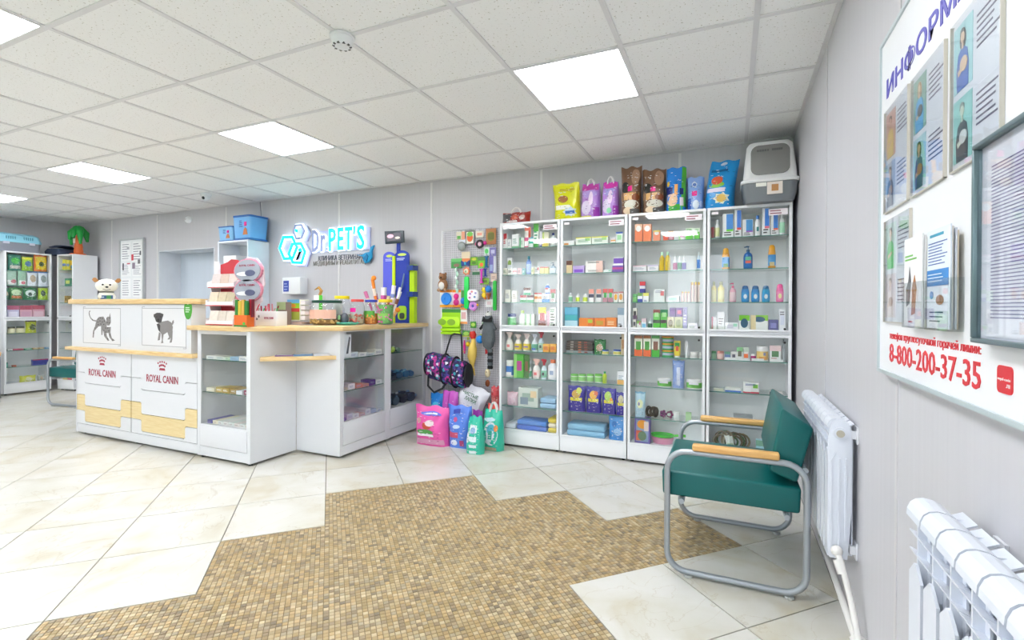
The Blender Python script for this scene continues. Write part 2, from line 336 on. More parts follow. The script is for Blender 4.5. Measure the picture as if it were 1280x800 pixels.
# ---------------- glass wall cabinets ----------------
PRICE = M('f6eef2', .5)
CABY = 3.85
SH_Z = (1.735, 1.502, 1.26, .835, .60, .352); MIDZ = 1.05; BOTZ = .147
def cabinet(lab, x0, w_, loc, rz, shelves=SH_Z, dep=.272, sticker=True):
    """local frame: x 0..w_, front at y = 0, depth towards +y"""
    t = thing('glass_cabinet', lab, 'cabinet', loc, rz, 'white glass-fronted shop cabinets'); H = 1.955
    b = MB(); b.box(0, .014, .006, dep, .02, H); b.box(w_-.014, w_, .006, dep, .02, H); b.build('side_panel', WHITE, t)
    MB().box(.014, w_-.014, dep-.008, dep, .02, H).build('back_panel', M('f5f7f8', .3, var=.01), t)
    MB().box(.014, w_-.014, .006, dep-.008, H-.018, H).build('top_panel', WHITE, t)
    MB().box(.014, w_-.014, .012, dep-.008, MIDZ-.022, MIDZ-.002).build('middle_shelf', WHITE, t)
    MB().box(.014, w_-.014, .012, dep-.008, BOTZ-.018, BOTZ-.002).build('bottom_shelf', WHITE, t)
    MB().box(.0, w_, -.004, .012, .02, BOTZ-.004).build('plinth', WHITE, t, bevel=.002)
    for px in (.03, w_-.03):
        for py in (.04, dep-.04): MB().lathe([(.014, 0), (.014, .02)], px, py, 0, 8).build('foot', M('2c2c2e', .6), t)
    for z0, z1 in ((BOTZ-.002, MIDZ-.024), (MIDZ, H-.002)):
        d = MB(); e = .021
        d.box(.002, e, -.010, .006, z0, z1); d.box(w_-e, w_-.002, -.010, .006, z0, z1); d.box(e, w_-e, -.010, .006, z0, z0+.012); d.box(e, w_-e, -.010, .006, z1-.018, z1)
        do = d.build('door', WHITE, t); MB().box(e, w_-e, -.004, -.001, z0+.012, z1-.018).build('pane', GLASS, do)
        lk = MB(); zz = z1-.05 if z0 < .5 else z0+.02; lk.lathe([(.008, 0), (.008, .012)], w_-.045, 0, 0, 10)
        lk.v = [(x, -.012-(z), zz+y) for x, y, z in lk.v]; lk.f = [q[::-1] for q in lk.f]; lk.build('lock', M('33312f', .3, .6), do)
    for z in shelves:
        s_ = MB().box(.016, w_-.016, .018, dep-.012, z-.006, z).build('glass_shelf', SHELF, t)
        MB().box(.016, w_-.016, .0165, .018, z-.006, z).build('shelf_edge', EDGE, s_)
    if sticker:
        so = MB().box(w_-.15, w_-.03, -.0055, -.004, H-.085, H-.04).build('opening_sticker', PRICE, t)
        lines('printed_text', w_-.14, w_-.045, H-.08, H-.045, 2, -.0055, M('9a5a6a', .6), so)
        MB().box(.03, .075, -.0055, -.004, H-.052, H-.034).build('small_sticker', PRICE, t)
    return t
CX = [(-1.868, -1.312), (-1.306, -.752), (-.744, -.172), (-.166, .388)]
ORD = ['first', 'second', 'third', 'fourth']
CL = ['white glass cabinet right of the toy board, red flat bag on its top', 'white glass cabinet with purple treat packs on its lower shelf, second from toy board',
      'white glass cabinet with a green scoop at its bottom, third from toy board', 'white glass cabinet in the corner by the right wall, under the litter box']
for (a, b), lb in zip(CX, CL): cabinet(lb, 0, b-a, (a, CABY, 0), 0)
# left corner pair
L1X = -8.95
cabinet('white glass cabinet of bagged pet food standing along the far left wall', 0, .50, (L1X, 3.195, 0), PI/2+.02, dep=.33, sticker=False, shelves=(1.70, 1.49, 1.30, .835, .60, .375))
cabinet('narrow white glass cabinet in the far corner with the palm toy on its top', 0, .335, (-8.905, 3.745, 0), .12, dep=.30, sticker=False)

# ---------------- reception counter ----------------
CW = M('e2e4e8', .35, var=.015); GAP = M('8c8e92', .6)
t = thing('reception_counter', 'tall white reception counter with cat and pug pictures and birch trim', 'counter', (-5.69, 2.53, 0))
YD = .52; W1 = 1.77                                  # two lower doors
b = MB(); b.box(0, W1, .02, YD, .05, .80); b.box(.0, .02, .0, YD, .02, .8); b.build('body', CW, t)
MB().box(0, W1, .004, .02, .022, .10).build('plinth', CW, t, bevel=.002)
for x in (.06, .88, 1.7): MB().lathe([(.02, 0), (.02, .022)], x, .06, 0, 8).build('foot', M('333', .6), t)
MB().box(.012, W1-.004, .0165, .0198, .10, .795).build('gap_backing', GAP, t)  # added grey sheet that darkens the gaps between the door panels
def stepline(x0, x1, zl, n1, n2, dz):  # a stepped contour: high at both ends, lower in the middle
    return [(x0, zl), (x0+n1-.01, zl), (x0+n1, zl-.012), (x0+n1, zl-dz+.012), (x0+n1+.012, zl-dz), (x1-n2-.012, zl-dz), (x1-n2, zl-dz+.012), (x1-n2, zl-.012), (x1-n2+.01, zl), (x1, zl)]
for k, (a, c) in enumerate(((.012, .872), (.885, 1.765))):
    g0 = .0055
    n1, n2 = .14, .15
    bands = [(.795, None, .0), (.585, 'w', .0), (.375, 'b', .0), (.215, 'w', 0)]
    L = [stepline(a, c, z, n1, n2, .10) for z in (.585, .375, .225)]
    def band(up, lo, name, mat, dy):
        lo2 = [(x, z+g0) for x, z in lo]; up2 = [(x, z) for x, z in up]
        return MB().prism(lo2+up2[::-1], .0, .016, 'y')
    top = [(a, .795), (c, .795)]; bot = [(a, .10), (c, .10)]
    for up, lo, nm, mt in ((top, L[0], 'door_panel', CW), (L[0], L[1], 'door_panel', CW), (L[1], L[2], 'birch_band', BIRCH), (L[2], bot, 'door_panel', CW)):
        mb = band(up, lo, nm, mt, 0); o = mb.build(nm, mt, t)
    # lettering and crown
    cxm = (a+c)/2+.0; RED = M('a8324a', .5)
    text('lettering', 'ROYAL CANIN', cxm-.225, cxm+.20, .565, .628, -.0005, RED, t, bold=.012)
    cr = MB(); cz = .665
    for q in range(5):
        ang = (q-2)*.30; 
        for rr_, sz in ((.05, .010), (.078, .009)): cr.prism(ell(cxm-.01+math.sin(ang)*rr_*1.25, cz+math.cos(ang)*rr_, sz*.9, sz, 8), -.0015, 0, 'y')
    cr.prism([(cxm-.05, cz+.005), (cxm+.03, cz+.005), (cxm+.022, cz+.024), (cxm-.042, cz+.024)], -.0015, 0, 'y'); cr.build('crown_print', RED, t)
MB().box(-.10, W1-.002, -.045, YD, .795, .826).build('birch_ledge', WOOD, t, bevel=.004)
b = MB(); b.box(-.075, W1-.08, .0, .012, .826, 1.225); b.box(-.075, -.055, .012, .12, .826, 1.225); b.box(W1-.10, W1-.08, .012, .12, .826, 1.225); b.build('upper_screen', CW, t)
MB().box(-.10, W1-.055, -.02, .15, 1.228, 1.272).build('birch_top', WOOD, t, bevel=.004)
MB().box(-.055, W1-.10, .10, .12, .826, 1.228).build('inner_panel', CW, t)
lx = -5.69
def P2(px, py, Y=2.53): x, z = atY(px, py, Y); return (x-lx, z)
# picture frames printed on the screen: two line frames, cat and pug
FR = M('9c9ca2', .6); INK = M('4a4748', .7); INK2 = M('8b8786', .7); INK3 = M('2b2828', .7); PAP = M('e6e6e8', .5, var=.01)
for (x0, z1), (x1, z0), nm in ((P2(104.5, 385), P2(150.5, 431), 'cat_picture'), (P2(178, 385), P2(232.5, 434.5), 'dog_picture')):
    o = MB().box(x0, x1, -.0008, 0, z0, z1).build(nm, PAP, t)
    f = MB(); e = .004
    for q in ((x0-e, x1, z1-e, z1), (x0, x1+e, z0, z0+e), (x0-e, x0, z0, z1+.012), (x1, x1+e, z0-.012, z1), (x0-e, x0+.035, z1+.008, z1+.012), (x1-.035, x1+e, z0-.012, z0-.008)): f.box(q[0], q[1], -.0016, -.0, q[2], q[3])
    f.build('line_frame', FR, o)
    if nm[0] == 'c':
        def Q(l): return [P2(80+a/8, 360+c_/8) for a, c_ in l]
        k = MB(); k.prism(Q([(325, 320), (350, 290), (395, 285), (415, 320), (430, 350), (428, 390), (470, 390), (465, 450), (420, 450), (395, 430), (375, 380), (345, 385), (315, 370)]), -.0014, -.0008, 'y')
        k.prism(Q([(320, 350), (345, 385), (305, 430), (298, 497), (287, 495), (292, 430), (310, 390)]), -.0014, -.0008, 'y')
        k.prism(Q([(395, 430), (425, 445), (430, 480), (455, 525), (440, 530), (405, 485)]), -.0014, -.0008, 'y'); k.prism(Q([(445, 440), (465, 445), (480, 500), (512, 525), (485, 532), (455, 490)]), -.0014, -.0008, 'y')
        k.prism(Q([(425, 300), (440, 285), (452, 290), (462, 250), (468, 300), (470, 345), (455, 375), (435, 375), (425, 345)]), -.0015, -.0008, 'y')
        k.prism(Q([(372, 380), (392, 400), (385, 470), (375, 470)]), -.0014, -.0008, 'y')
        tl = [(322, 330), (290, 322), (268, 300), (255, 270), (252, 245), (262, 228)]
        for (p, q) in zip(tl, tl[1:]):
            (ax, az), (bx, bz) = P2(80+p[0]/8, 360+p[1]/8), P2(80+q[0]/8, 360+q[1]/8); nx, nz = bz-az, ax-bx; d = (nx*nx+nz*nz)**.5; nx, nz = nx/d*.006, nz/d*.006
            k.prism([(ax+nx, az+nz), (bx+nx, bz+nz), (bx-nx, bz-nz), (ax-nx, az-nz)], -.0014, -.0008, 'y')
        k.build('cat_print', INK2, o)
        k = MB()
        for (a, c_) in ((345, 310), (365, 300), (385, 305), (340, 340), (362, 330), (385, 340), (405, 330), (345, 365), (370, 360), (400, 365), (420, 400), (440, 400), (400, 425), (310, 400), (298, 450), (410, 470), (440, 510), (460, 470), (490, 520), (432, 310), (460, 300), (435, 345), (455, 350), (420, 440), (450, 430), (255, 260), (285, 318)):
            x, z = P2(80+a/8, 360+c_/8); k.prism(ell(x, z, .008, .005, 6), -.0018, -.0014, 'y')
        k.build('stripe_print', INK3, o)
    else:
        def Q(l): return [P2(80+a/8, 360+c_/8) for a, c_ in l]
        k = MB(); k.prism(Q([(930, 360), (985, 335), (1040, 325), (1075, 345), (1090, 390), (1085, 430), (1030, 445), (1000, 465), (975, 460), (945, 420)]), -.0014, -.0008, 'y')
        for l_ in ([(952, 440), (968, 455), (960, 520), (938, 525)], [(975, 455), (998, 455), (990, 525), (995, 550), (972, 552), (980, 520)], [(1035, 440), (1060, 430), (1068, 490), (1060, 515), (1035, 515), (1052, 490)], [(1062, 430), (1088, 425), (1085, 510), (1078, 545), (1056, 548), (1068, 510)], [(1078, 360), (1085, 330), (1098, 320), (1100, 345), (1088, 370)]): k.prism(Q(l_), -.0014, -.0008, 'y')
        k.build('dog_print', INK2, o)
        k = MB(); k.prism(Q([(905, 262), (930, 248), (965, 248), (990, 262), (985, 300), (975, 345), (945, 350), (922, 335), (908, 295)]), -.0018, -.0008, 'y'); k.prism(Q([(928, 362), (950, 355), (965, 375), (962, 440), (945, 420)]), -.0017, -.0008, 'y')
        k.prism(Q([(898, 265), (912, 258), (912, 298), (900, 290)]), -.002, -.0008, 'y'); k.prism(Q([(975, 252), (996, 262), (990, 292), (978, 280)]), -.002, -.0008, 'y'); k.build('dark_print', INK, o)
        k = MB(); k.prism(ell(*P2(80+945/8, 360+322/8), .018, .014, 10), -.0022, -.0018, 'y')
        for a in (930, 966): k.prism(ell(*P2(80+a/8, 360+288/8), .006, .006, 8), -.0022, -.0018, 'y')
        k.build('face_print', INK3, o)
# green tag on the screen
x, z = P2(235.5, 386.5); g_ = MB().prism(ell(x, z, .05, .083, 20), -.004, -.0017, 'y').build('green_tag', M('4fa83a', .4), t)
lines('printed_text', x-.03, x+.03, z-.03, z+.02, 3, -.004, M('e8f4e4', .5), g_); MB().prism(ell(x, z+.05, .01, .014, 8), -.0045, -.004, 'y').build('white_print', M('f2f7f0', .5), g_)

def case(t, x0, w_, zg0, zg1, ztop, dep, shz, rough_open=True):
    """glazed display case, local frame, front at y=0"""
    b = MB(); b.box(x0, x0+.03, .0, dep, .02, ztop); b.box(x0+w_-.03, x0+w_, .0, dep, .02, ztop); b.box(x0+.03, x0+w_-.03, .0, .018, zg1, ztop)
    b.build('side_panel', CW, t)
    MB().box(x0+.034, x0+w_-.034, -.003, .016, .10, zg0-.012).build('front_panel', CW, t, bevel=.002)
    MB().box(x0+.01, x0+w_-.01, .002, .018, .022, .096).build('plinth', CW, t)
    MB().box(x0+.03, x0+w_-.03, dep-.012, dep, .02, ztop).build('back_panel', M('eceeee', .4), t)
    f = MB(); e = .012
    f.box(x0+.03, x0+w_-.03, .0, .016, zg0-.014, zg0); f.box(x0+.03, x0+.03+e, .0, .012, zg0, zg1); f.box(x0+w_-.03-e, x0+w_-.03, .0, .012, zg0, zg1); fo = f.build('glazing_frame', CW, t)
    MB().box(x0+.03+e, x0+w_-.03-e, .004, .008, zg0, zg1).build('pane', GLASS, fo)
    for z in shz:
        s_ = MB().box(x0+.032, x0+w_-.032, .016, dep-.014, z-.006, z).build('glass_shelf', SHELF, t); MB().box(x0+.032, x0+w_-.032, .0145, .016, z-.006, z).build('shelf_edge', M('3f6f63', .2), s_)
    MB().box(x0+.03, x0+w_-.03, .018, dep-.012, zg0-.016, zg0-.002).build('floor_board', CW, t)
# left display case, facing the camera side
t = thing('display_case', 'white display case with one glass front right of the pug picture', 'display case', (-3.92, 2.53, 0), 0, 'white display cases under the birch top')
case(t, 0, .61, .275, .99, 1.02, .42, (.79, .53)); DC1 = t
for x in (.03, .58): MB().lathe([(.015, 0), (.015, .022)], x, .03, 0, 8).build('foot', M('333', .6), t)
# corner cheek (two white faces of the notch) belongs to the right-hand case body
t = thing('display_case', 'white display case with three shelves of white boxes, right of the corner notch', 'display case', (-2.84, 2.955, 0), PI/2, 'white display cases under the birch top')
case(t, 0, .585, .285, 1.008, 1.02, .47, (.79, .53)); DC2 = t
t = thing('display_case', 'white display case of blue and black textiles beside the patterned duffel bag', 'display case', (-2.84, 3.54, 0), PI/2, 'white display cases under the birch top')
case(t, 0, .585, .285, 1.008, 1.02, .47, (.79, .53)); DC3 = t
t = thing('corner_shelf', 'small birch leaflet shelf in the notch between the display cases', 'shelf', (-3.31, 2.97, 0))
MB().prism([(0.0, -.36), (.02, -.372), (.435, -.01), (.47, 0), (0, 0)], .79, .822).build('board', WOOD, t, bevel=.003)
# birch top over the three cases
t = thing('birch_countertop', 'long birch countertop running over the display cases to the wall', 'countertop', (-3.4, 3.0, 1.0205))
pl = [(-3.995, 2.49), (-3.36, 2.49)]
for i in range(9):
    a = i/8; x = -3.36+.56*a; y = 2.49+.45*a; s = math.sin(PI*a)*.035; pl.append((x-s*.4, y+s*.7))
pl += [(-2.80, 4.12), (-3.36, 4.12), (-3.36, 3.05), (-3.995, 3.05)]
MB().prism([(x+3.4, y-3.0) for x, y in pl], 0, .036).build('board', WOOD, t, bevel=.004)

# ---------------- armchairs ----------------
TEAL = M('00605f', .38, var=.10, scale=2.5, bump=.08, bscale=6); STEEL = M('a9afb5', .38, .55, var=.03)
def armchair(lab, loc, rz, group=None):
    """faces local -x; loops at y=0 and y=.64"""
    t = thing('armchair', lab, 'chair', loc, rz, group)
    for y in (0, .64):
        p = rrect(-.262, .292, .022, .562, .085, 6); MB().tube([(a, y, b) for a, b in p], .0135, 10, closed=True, sq=1.0, up=(0, 1, 0)).build('side_loop', STEEL, t, smooth=True)
        for x in (-.17, .23): MB().lathe([(.016, 0), (.020, .003), (.018, .011)], x, y, 0, 12).build('glide', M('b9bdb9', .5), t)
        MB().box(-.155, .19, y-.022, y+.022, .573, .602).build('armrest', BEECH, t, bevel=.008, seg=3)
    for bx_, bz_ in ((-.2, .335), (.22, .335), (.285, .54)): MB().tube([(bx_, 0, bz_), (bx_, .64, bz_)], .012).build('cross_bar', STEEL, t, smooth=True)
    m = MB().prism([(-.285, .348), (.27, .348), (.275, .455), (-.05, .462), (-.29, .462)], .022, .618, 'y'); m.build('seat', TEAL, t, bevel=.012, seg=3)
    m = MB().prism([(.150, .515), (.258, .475), (.318, .712), (.200, .787)], .020, .622, 'y'); m.build('backrest', TEAL, t, bevel=.014, seg=3)
    return t
armchair('teal armchair with beech armrests in front of the corner radiator', (0, 2.30, 0), 0)
armchair('teal armchair half hidden behind the left end of the reception counter', (-7.33, 3.13, 0), .12)
armchair('grey-framed armchair cut off by the left picture edge', (-8.60, 3.02, 0), 2.79)

# ---------------- radiators ----------------
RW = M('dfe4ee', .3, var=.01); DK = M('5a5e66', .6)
def radiator(lab, y_far, n, z0, z1, xf, plug=None, p=.0745):
    t = thing('radiator', lab, 'radiator', (xf, y_far, z0)); H = z1-z0; D = .078
    for k in range(n):
        y = -(k+.5)*p; h = p/2-.003
        s = MB()
        cap = [(-.004, H-.034), (-.003, H-.022), (.002, H-.010), (.010, H-.003), (.022, H), (.036, H-.002), (.048, H-.008), (.056, H-.016), (.054, H-.020), (.024, H-.008), (.008, H-.016), (.004, H-.034)]
        s.prism([(x_, z_) for x_, z_ in cap], y-h, y+h, 'y')
        s.box(.004, D, y-.0025, y+.0025, .02, H-.02)                 # web
        s.box(.0, .005, y-.030, y+.030, .02, H-.14); s.prism([(-.030+y, H-.14), (.030+y, H-.14), (y+.004, H-.115), (y-.004, H-.115)], .0, .005, 'x')
        s.box(D-.004, D, y-.026, y+.026, .03, H-.05)
        for zf in (H-.065, H-.10): s.prism([(.002, zf), (.030, zf-.012), (.030, zf-.009), (.002, zf+.003)], y-h-.002, y+h+.002, 'y')
        s.prism([(D-.03, H-.035), (D+.002, H-.02), (D+.002, H-.016), (D-.03, H-.031)], y-h*.9, y+h*.9, 'y')
        for x_ in (.018, .055): s.box(x_, x_+.004, y-.016, y+.016, .03, H-.06)
        s.build('section', RW, t, smooth=False)
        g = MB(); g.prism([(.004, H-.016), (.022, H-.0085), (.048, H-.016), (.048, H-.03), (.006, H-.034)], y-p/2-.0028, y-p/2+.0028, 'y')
        if k < n-1: g.build('cap_gap_shade', DK, t)  # dark strip: the shade between neighbouring caps is put in as colour
    m = MB(); m.tube([(.036, 0, H-.055), (.036, -n*p, H-.055)], .019, 12); m.tube([(.036, 0, .055), (.036, -n*p, .055)], .019, 12); m.build('header_pipe', RW, t, smooth=True)
    for y in (-.10, -n*p+.012):
        for z in (H-.055, .055): b = MB(); b.box(D-.01, WX-xf-.004, y-.012, y+.012, z-.014, z+.014); b.box(WX-xf-.006, WX-xf-.0005, y-.02, y+.02, z-.03, z+.03); b.build('wall_bracket', M('e9ebf0', .4), t)
    if plug:
        e = MB(); e.prism([(.004, .02), (-.002, .06), (-.002, H-.07), (.004, H-.03), (.014, H-.008), (.034, H+.002), (.056, H-.006), (.068, H-.03), (.072, H-.10), (.072, .20), (.060, .02)], -n*p-.006, -n*p, 'y'); e.build('end_plate', RW, t, bevel=.002)
        e = MB(); yy = -n*p-.006
        e.prism([(.006, .06), (.012, .06), (.012, H-.14), (.022, H-.13), (.022, H-.12), (.006, H-.15)], yy-.004, yy, 'y'); e.prism([(.030, .05), (.036, .05), (.036, H-.14), (.030, H-.14)], yy-.005, yy, 'y'); e.prism([(.050, .08), (.056, .08), (.056, H-.14), (.050, H-.14)], yy-.004, yy, 'y'); e.build('end_rib', RW, t)
        e = MB(); e.lathe([(.022, 0), (.022, .010)], 0, 0, 0, 18); e.v = [(x+.034, yy-z_, y_+H-.05) for x, y_, z_ in e.v]; e.f = [q[::-1] for q in e.f]; e.build('plug_collar', RW, t)
        e = MB(); e.lathe([(.013, 0), (.013, .004)], 0, 0, 0, 16); e.v = [(x+.034, yy-.010-z_, y_+H-.05) for x, y_, z_ in e.v]; e.f = [q[::-1] for q in e.f]; e.build('end_plug', M('b9b4a4', .5), t)
    return t
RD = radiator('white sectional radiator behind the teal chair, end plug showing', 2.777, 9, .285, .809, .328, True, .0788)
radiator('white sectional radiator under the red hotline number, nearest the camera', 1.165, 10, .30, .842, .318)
PW = M('e8e6e2', .35)
t = thing('heating_pipe', 'white heating pipe with valve running down from the radiator along wall', 'pipe', (.380, 2.063, -.045))
q = MB(); q.tube([(-.025, -.01, .39), (-.03, -.035, .385), (-.02, -.05, .36), (.0, -.10, .26), (.014, -.17, .135)], [.011, .011, .010, .010, .010], 10); q.build('riser_pipe', PW, t, smooth=True)
MB().tube([(.016, .62, .17), (.016, -.15, .125)], .012, 10).build('rear_pipe', PW, t, smooth=True)
MB().tube([(.014, -.13, .150), (.016, -.22, .10)], [.024, .022], 12).build('sleeve', PW, t, smooth=True)
MB().tube([(.016, -.21, .108), (.010, -1.0, .085)], .019, 12).build('main_pipe', PW, t, smooth=True)
q = MB(); q.ball((-.030, -.03, .39), .019, 12); q.tube([(-.028, -.042, .365), (-.018, -.062, .325)], [.016, .015], 12); q.build('valve', PW, t, smooth=True)

# ---------------- product builders (local frame: centre x, front towards -y, standing on z = 0) ----------------
PAT = {'T': (0, 1, .66, 1), 't': (0, 1, .86, 1), 'B': (0, 1, 0, .34), 'b': (0, 1, 0, .14), 'M': (0, 1, .36, .62), 'C': (.2, .8, .3, .72), 'L': (0, .3, 0, 1), 'R': (.62, 1, 0, 1),
       'P': (.34, .95, .32, .97), 'p': (.34, .95, .26, .34), 'Q': (.12, .88, .1, .5), 'H': (.1, .9, .55, .92), 'S': (.62, .92, .5, .85), 'G': (.1, .5, .12, .5), 'W': (.1, .9, .08, .9)}
def marks(t, spec, w, h, y, z0=0., name='printed_panel'):
    for k, tok in enumerate(spec.split()):
        a, c = tok.split(':'); yy = y-.0006*(k+1); m = M(c, .45)
        if a in 'oOdD':
            cx, cz, rx, rz = {'O': (.5, .5, .36, .3), 'o': (.5, .74, .34, .17), 'd': (.78, .28, .1, .12), 'D': (.5, .3, .28, .18)}[a]
            MB().prism(ell((cx-.5)*w, z0+cz*h, rx*w, rz*h, 14), yy, y, 'y').build(name, m, t)
        elif a == 'x': lines('printed_text', -.34*w, .34*w, z0+.3*h, z0+.7*h, 3, yy, m, t)
        elif a == 'y': lines('printed_text', -.36*w, .30*w, z0+.06*h, z0+.26*h, 2, yy, m, t)
        elif a == 'X': lines('printed_text', -.36*w, .36*w, z0+.72*h, z0+.92*h, 2, yy, m, t, jit=.15)
        else:
            u0, u1, v0, v1 = PAT[a]; MB().box((u0-.5)*w, (u1-.5)*w, yy, y, z0+v0*h, z0+v1*h).build(name, m, t)
def carton(t, w, h, d, col, spec=''):
    MB().box(-w/2, w/2, 0, d, 0, h).build('carton', M(col, .4), t, bevel=min(.0015, w*.05), seg=1); marks(t, spec, w, h, 0)
def bottle(t, w, h, d, col, cap, label='fff', spec='', kind='round'):
    r = w/2; sy = min(1, max(.45, d/w)); cy = r*sy
    if kind == 'round': pr = [(r*.92, 0), (r, .02*h), (r, .62*h), (r*.93, .70*h), (r*.45, .80*h), (r*.42, .84*h)]; cz, ch, crd = .83*h, .17*h, r*.52
    elif kind == 'jar': pr = [(r*.9, 0), (r, .03*h), (r, .70*h), (r*.92, .76*h), (r*.9, .8*h)]; cz, ch, crd = .76*h, .24*h, r*.98
    elif kind == 'shampoo': pr = [(r*.88, 0), (r, .04*h), (r*.93, .35*h), (r, .62*h), (r*.88, .76*h), (r*.80, .79*h)]; cz, ch, crd = .78*h, .22*h, r*.80
    elif kind == 'pump': pr = [(r*.9, 0), (r, .03*h), (r, .56*h), (r*.8, .66*h), (r*.34, .72*h), (r*.32, .76*h)]; cz, ch, crd = .74*h, .10*h, r*.38
    elif kind == 'drop': pr = [(r*.92, 0), (r, .03*h), (r, .5*h), (r*.8, .6*h), (r*.4, .65*h), (r*.35, .68*h)]; cz, ch, crd = .66*h, .34*h, r*.45
    elif kind == 'spray': pr = [(r*.9, 0), (r, .03*h), (r*.97, .42*h), (r*.7, .58*h), (r*.34, .66*h), (r*.32, .70*h)]; cz, ch, crd = .68*h, .08*h, r*.42
    MB().lathe(pr, 0, cy, 0, 16, 1, sy).build('bottle', M(col, .28), t, smooth=True)
    zl0, zl1 = {'jar': (.10, .66), 'drop': (.06, .46), 'spray': (.08, .42), 'pump': (.08, .52)}.get(kind, (.10, .58))
    if label:
        MB().lathe([(r*.99, zl0*h), (r*1.02, zl0*h+.001), (r*1.02, zl1*h-.001), (r*.99, zl1*h)], 0, cy, 0, 16, 1, sy).build('label', M(label, .4), t, smooth=True)
        if spec: marks(t, spec, w*.62, (zl1-zl0)*h, -.0008, zl0*h)
    if kind == 'shampoo': c = MB().lathe([(crd, 0), (crd*1.02, ch*.2), (crd*.9, ch*.75), (crd*.5, ch)], 0, cy, cz, 16, 1, sy)
    elif kind == 'drop': c = MB().lathe([(crd, 0), (crd*.95, ch*.3), (crd*.4, ch*.5), (crd*.25, ch)], 0, cy, cz, 12, 1, 1)
    else: c = MB().lathe([(crd, 0), (crd, ch*.9), (crd*.92, ch)], 0, cy, cz, 16, 1, sy)
    c.build('cap', M(cap, .35), t, smooth=True)
    if kind == 'pump':
        c = MB(); c.tube([(0, cy, cz+ch), (0, cy, .95*h)], r*.1, 8); c.prism([(-r*.9, .93*h), (r*.2, .94*h), (r*.28, .97*h), (r*.2, h), (-r*.3, h), (-r*.9, .965*h)], cy-r*.16, cy+r*.16, 'y'); c.build('pump_head', M(cap, .35), t)
    if kind == 'spray':
        q = r*.30; c = MB(); c.prism([(-r*1.0, .93*h), (-r*1.0, .985*h), (-.3*r, h), (.75*r, .985*h), (.85*r, .90*h), (.5*r, .80*h), (.38*r, .75*h), (-.38*r, .75*h), (-.35*r, .84*h), (-.6*r, .90*h)], cy-q, cy+q, 'y'); c.build('trigger_head', M(cap, .35), t, bevel=.002, seg=1)
        c = MB(); c.prism([(-.62*r, .90*h), (-.45*r, .90*h), (-.62*r, .78*h), (-.80*r, .74*h), (-.85*r, .76*h), (-.70*r, .82*h)], cy-q*.5, cy+q*.5, 'y'); c.build('trigger', M('e9e6e2', .4), t)
def tube_(t, w, h, d, col, cap, spec=''):
    r = w/2; v = []; f = []; n = 12
    MB().lathe([(r*.7, .12*h), (r, .16*h), (r, .3*h)], 0, r*.6, 0, n, 1, .7)
    m = MB(); rings = [(.78, .10, .6), (.95, .2, .55), (.98, .55, .35), (1, .9, .12), (1, 1, .04)]
    for rx, z, ry in rings:
        for i in range(n): a = 2*PI*i/n; v.append((r*rx*math.cos(a), r*.5+r*ry*math.sin(a), z*h))
    for j in range(4):
        for i in range(n): f.append((j*n+i, j*n+(i+1) % n, (j+1)*n+(i+1) % n, (j+1)*n+i))
    f.append(tuple(range(n))[::-1]); f.append(tuple(range(4*n, 5*n))); m.add(v, f).build('tube_body', M(col, .35), t, smooth=True)
    MB().lathe([(r*.72, 0), (r*.78, .1*h)], 0, r*.5, 0, 12, 1, .7).build('cap', M(cap, .35), t, smooth=True)
    if spec: marks(t, spec, w*.7, h*.7, -.001, h*.18)
def surf(w, h, d, lean=0., top=1.0, seedv=0, wr=1.0, flop=0.):
    rnd = random.Random(seedv); ph = [rnd.uniform(0, 6) for _ in range(6)]
    def S(u, v, side=1, off=0.):
        wd = w*(1-(1-top)*v**3)*(1-.05*math.sin(PI*min(1, v*1.2)))
        pr = min(1., ((1-v)*2.4+.02))**.65*(.80+.20*math.sin(PI*min(1, v*1.6)))
        e = max(0., 1-abs(2*u-1)**4)**.5
        th = d/2*pr*(e*.9+.1 if v < .9 else e)+off
        x = (u-.5)*wd+lean*v*v*w; wv = wr*.010*(math.sin(9*u+ph[0]+5*v)*math.sin(6*v+ph[1])+.6*math.sin(17*u+ph[2]-8*v))*(.3+v)
        y = d/2-side*(th+wv*.6*pr)+flop*v*v*d*-1
        return (x, y, v*h+wr*.006*math.sin(12*u+ph[3])*v**4)
    return S
